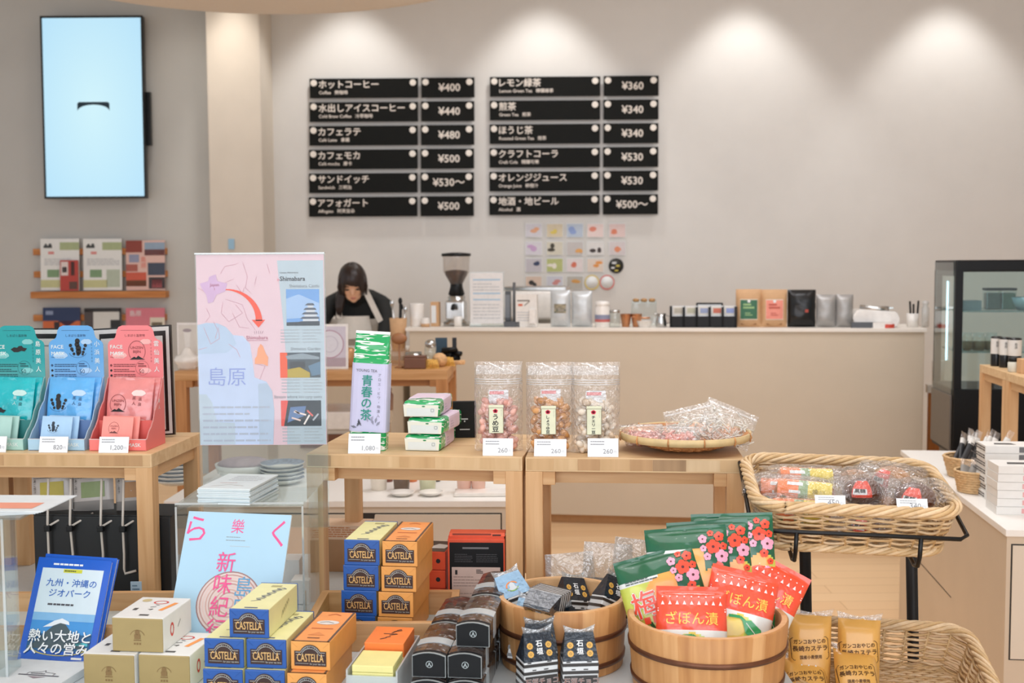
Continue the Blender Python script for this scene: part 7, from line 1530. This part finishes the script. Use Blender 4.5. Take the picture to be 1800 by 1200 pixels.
bun(T(.10, .05, .04) @ RZ(-20), 'tan wrapped bun at the back of the basket beside the rim', 7, BUNL); bun(T(.03, .06, .036) @ RZ(30), 'tan wrapped bun at the back of the basket behind the chocolate one', 8, BUNL, False, .033)
bun(T(.02, -.095, .006) @ RZ(10), 'wrapped bun with a red label lying low behind the front rim', 9, BUN, True, .03); bun(T(.075, -.03, .022) @ RZ(60), 'small tan wrapped bun between the two dark buns', 10, BUNL, False, .028)
def onB(x, label, txt, rz=-7):
    p = MBK @ V((x, -.142, .094)); price_card(p, txt, label, .056, .026, rz, -26)
onB(-.052, 'white price card clipped to the basket rim before the yellow labelled cakes', '450'); onB(.098, 'white price card clipped to the basket rim before the dark buns', '340')
# kraft cake packs
KPK = mat('kraft_gloss', '#e0ac58', .3, var=.06, scale=20, coat=.35, bump=.15, bscale=30); STAMP = C_('#4a2c16')
def kpack(M, label, sd):
    w, h = .082, .172; t = thing('kraft_cake_pack', label, 'snack pack', (0, 0, 0), 0, 'kraft cake packs in the lower basket'); t.matrix_world = M
    mb = MB(); sf = mb.pillow(w, h, .04, KPK, None, crk=.0014, seed=sd, seal=.04, p=4); mb.build('pouch', t); lb = MB(); W_ = lambda q_: sf(q_, .0012); c6, s6 = cos(R(6)), sin(R(6))
    def rot(x, y): return (x * c6 - y * s6, .105 + x * s6 + y * c6)
    bx = [(-.034, -.019), (.03, -.019), (.034, -.015), (.034, .02), (.03, .024), (-.034, .024), (-.038, .02), (-.038, -.015), (-.034, -.019)]; lb.line([rot(*p) for p in bx], .0009, STAMP, warp=W_); lb.line([rot(-.038, -.007), rot(.034, -.007)], .0007, STAMP, warp=W_)
    for s_, sz, y in (('ガンコおやじの', .0098, .013), ('長崎カステラ', .0115, -.001), ('国産小麦使用', .0078, -.0165)): lb.text(s_, sz, STAMP, at=rot(-.002, y), rot=6, bold=.02, warp=W_, sx=.92 if sz < .011 else 1)
    for i in range(3): lb.disc(-.018 + .0135 * i, .07, .0042, WHITE, warp=W_, n=12).poly([(-.021 + .0135 * i, .072), (-.015 + .0135 * i, .072), (-.018 + .0135 * i, .0775)], WHITE, warp=W_)
    lb.build('stamp', t); fl = MB(); fl.grid(lambda u, v: V(((u - .5) * w * (1 + .1 * v), -.004 + .003 * sin(u * 14), h - .002 + .013 * v * (.4 + 1.4 * abs(u - .5)))), 12, 3, film('seal_film', '#f2f2f0', .25, .3, .1, .8, 100)); fl.build('seal', t)
kpack(tilt(1421, 2.20, .583, -6, -8, 2), 'kraft cake pack with a brown stamp standing beside the wooden bucket', 1); kpack(tilt(1507, 2.20, .574, -7, -8, 2), 'kraft cake pack with a brown stamp standing next to the empty side of the basket', 2)
kpack(tilt(1428, 2.085, .566, -6, -56, 2), 'kraft cake pack low before the one beside the bucket', 3); kpack(tilt(1514, 2.085, .572, -7, -50, 4), 'kraft cake pack low before the one at the empty side of the basket', 4)
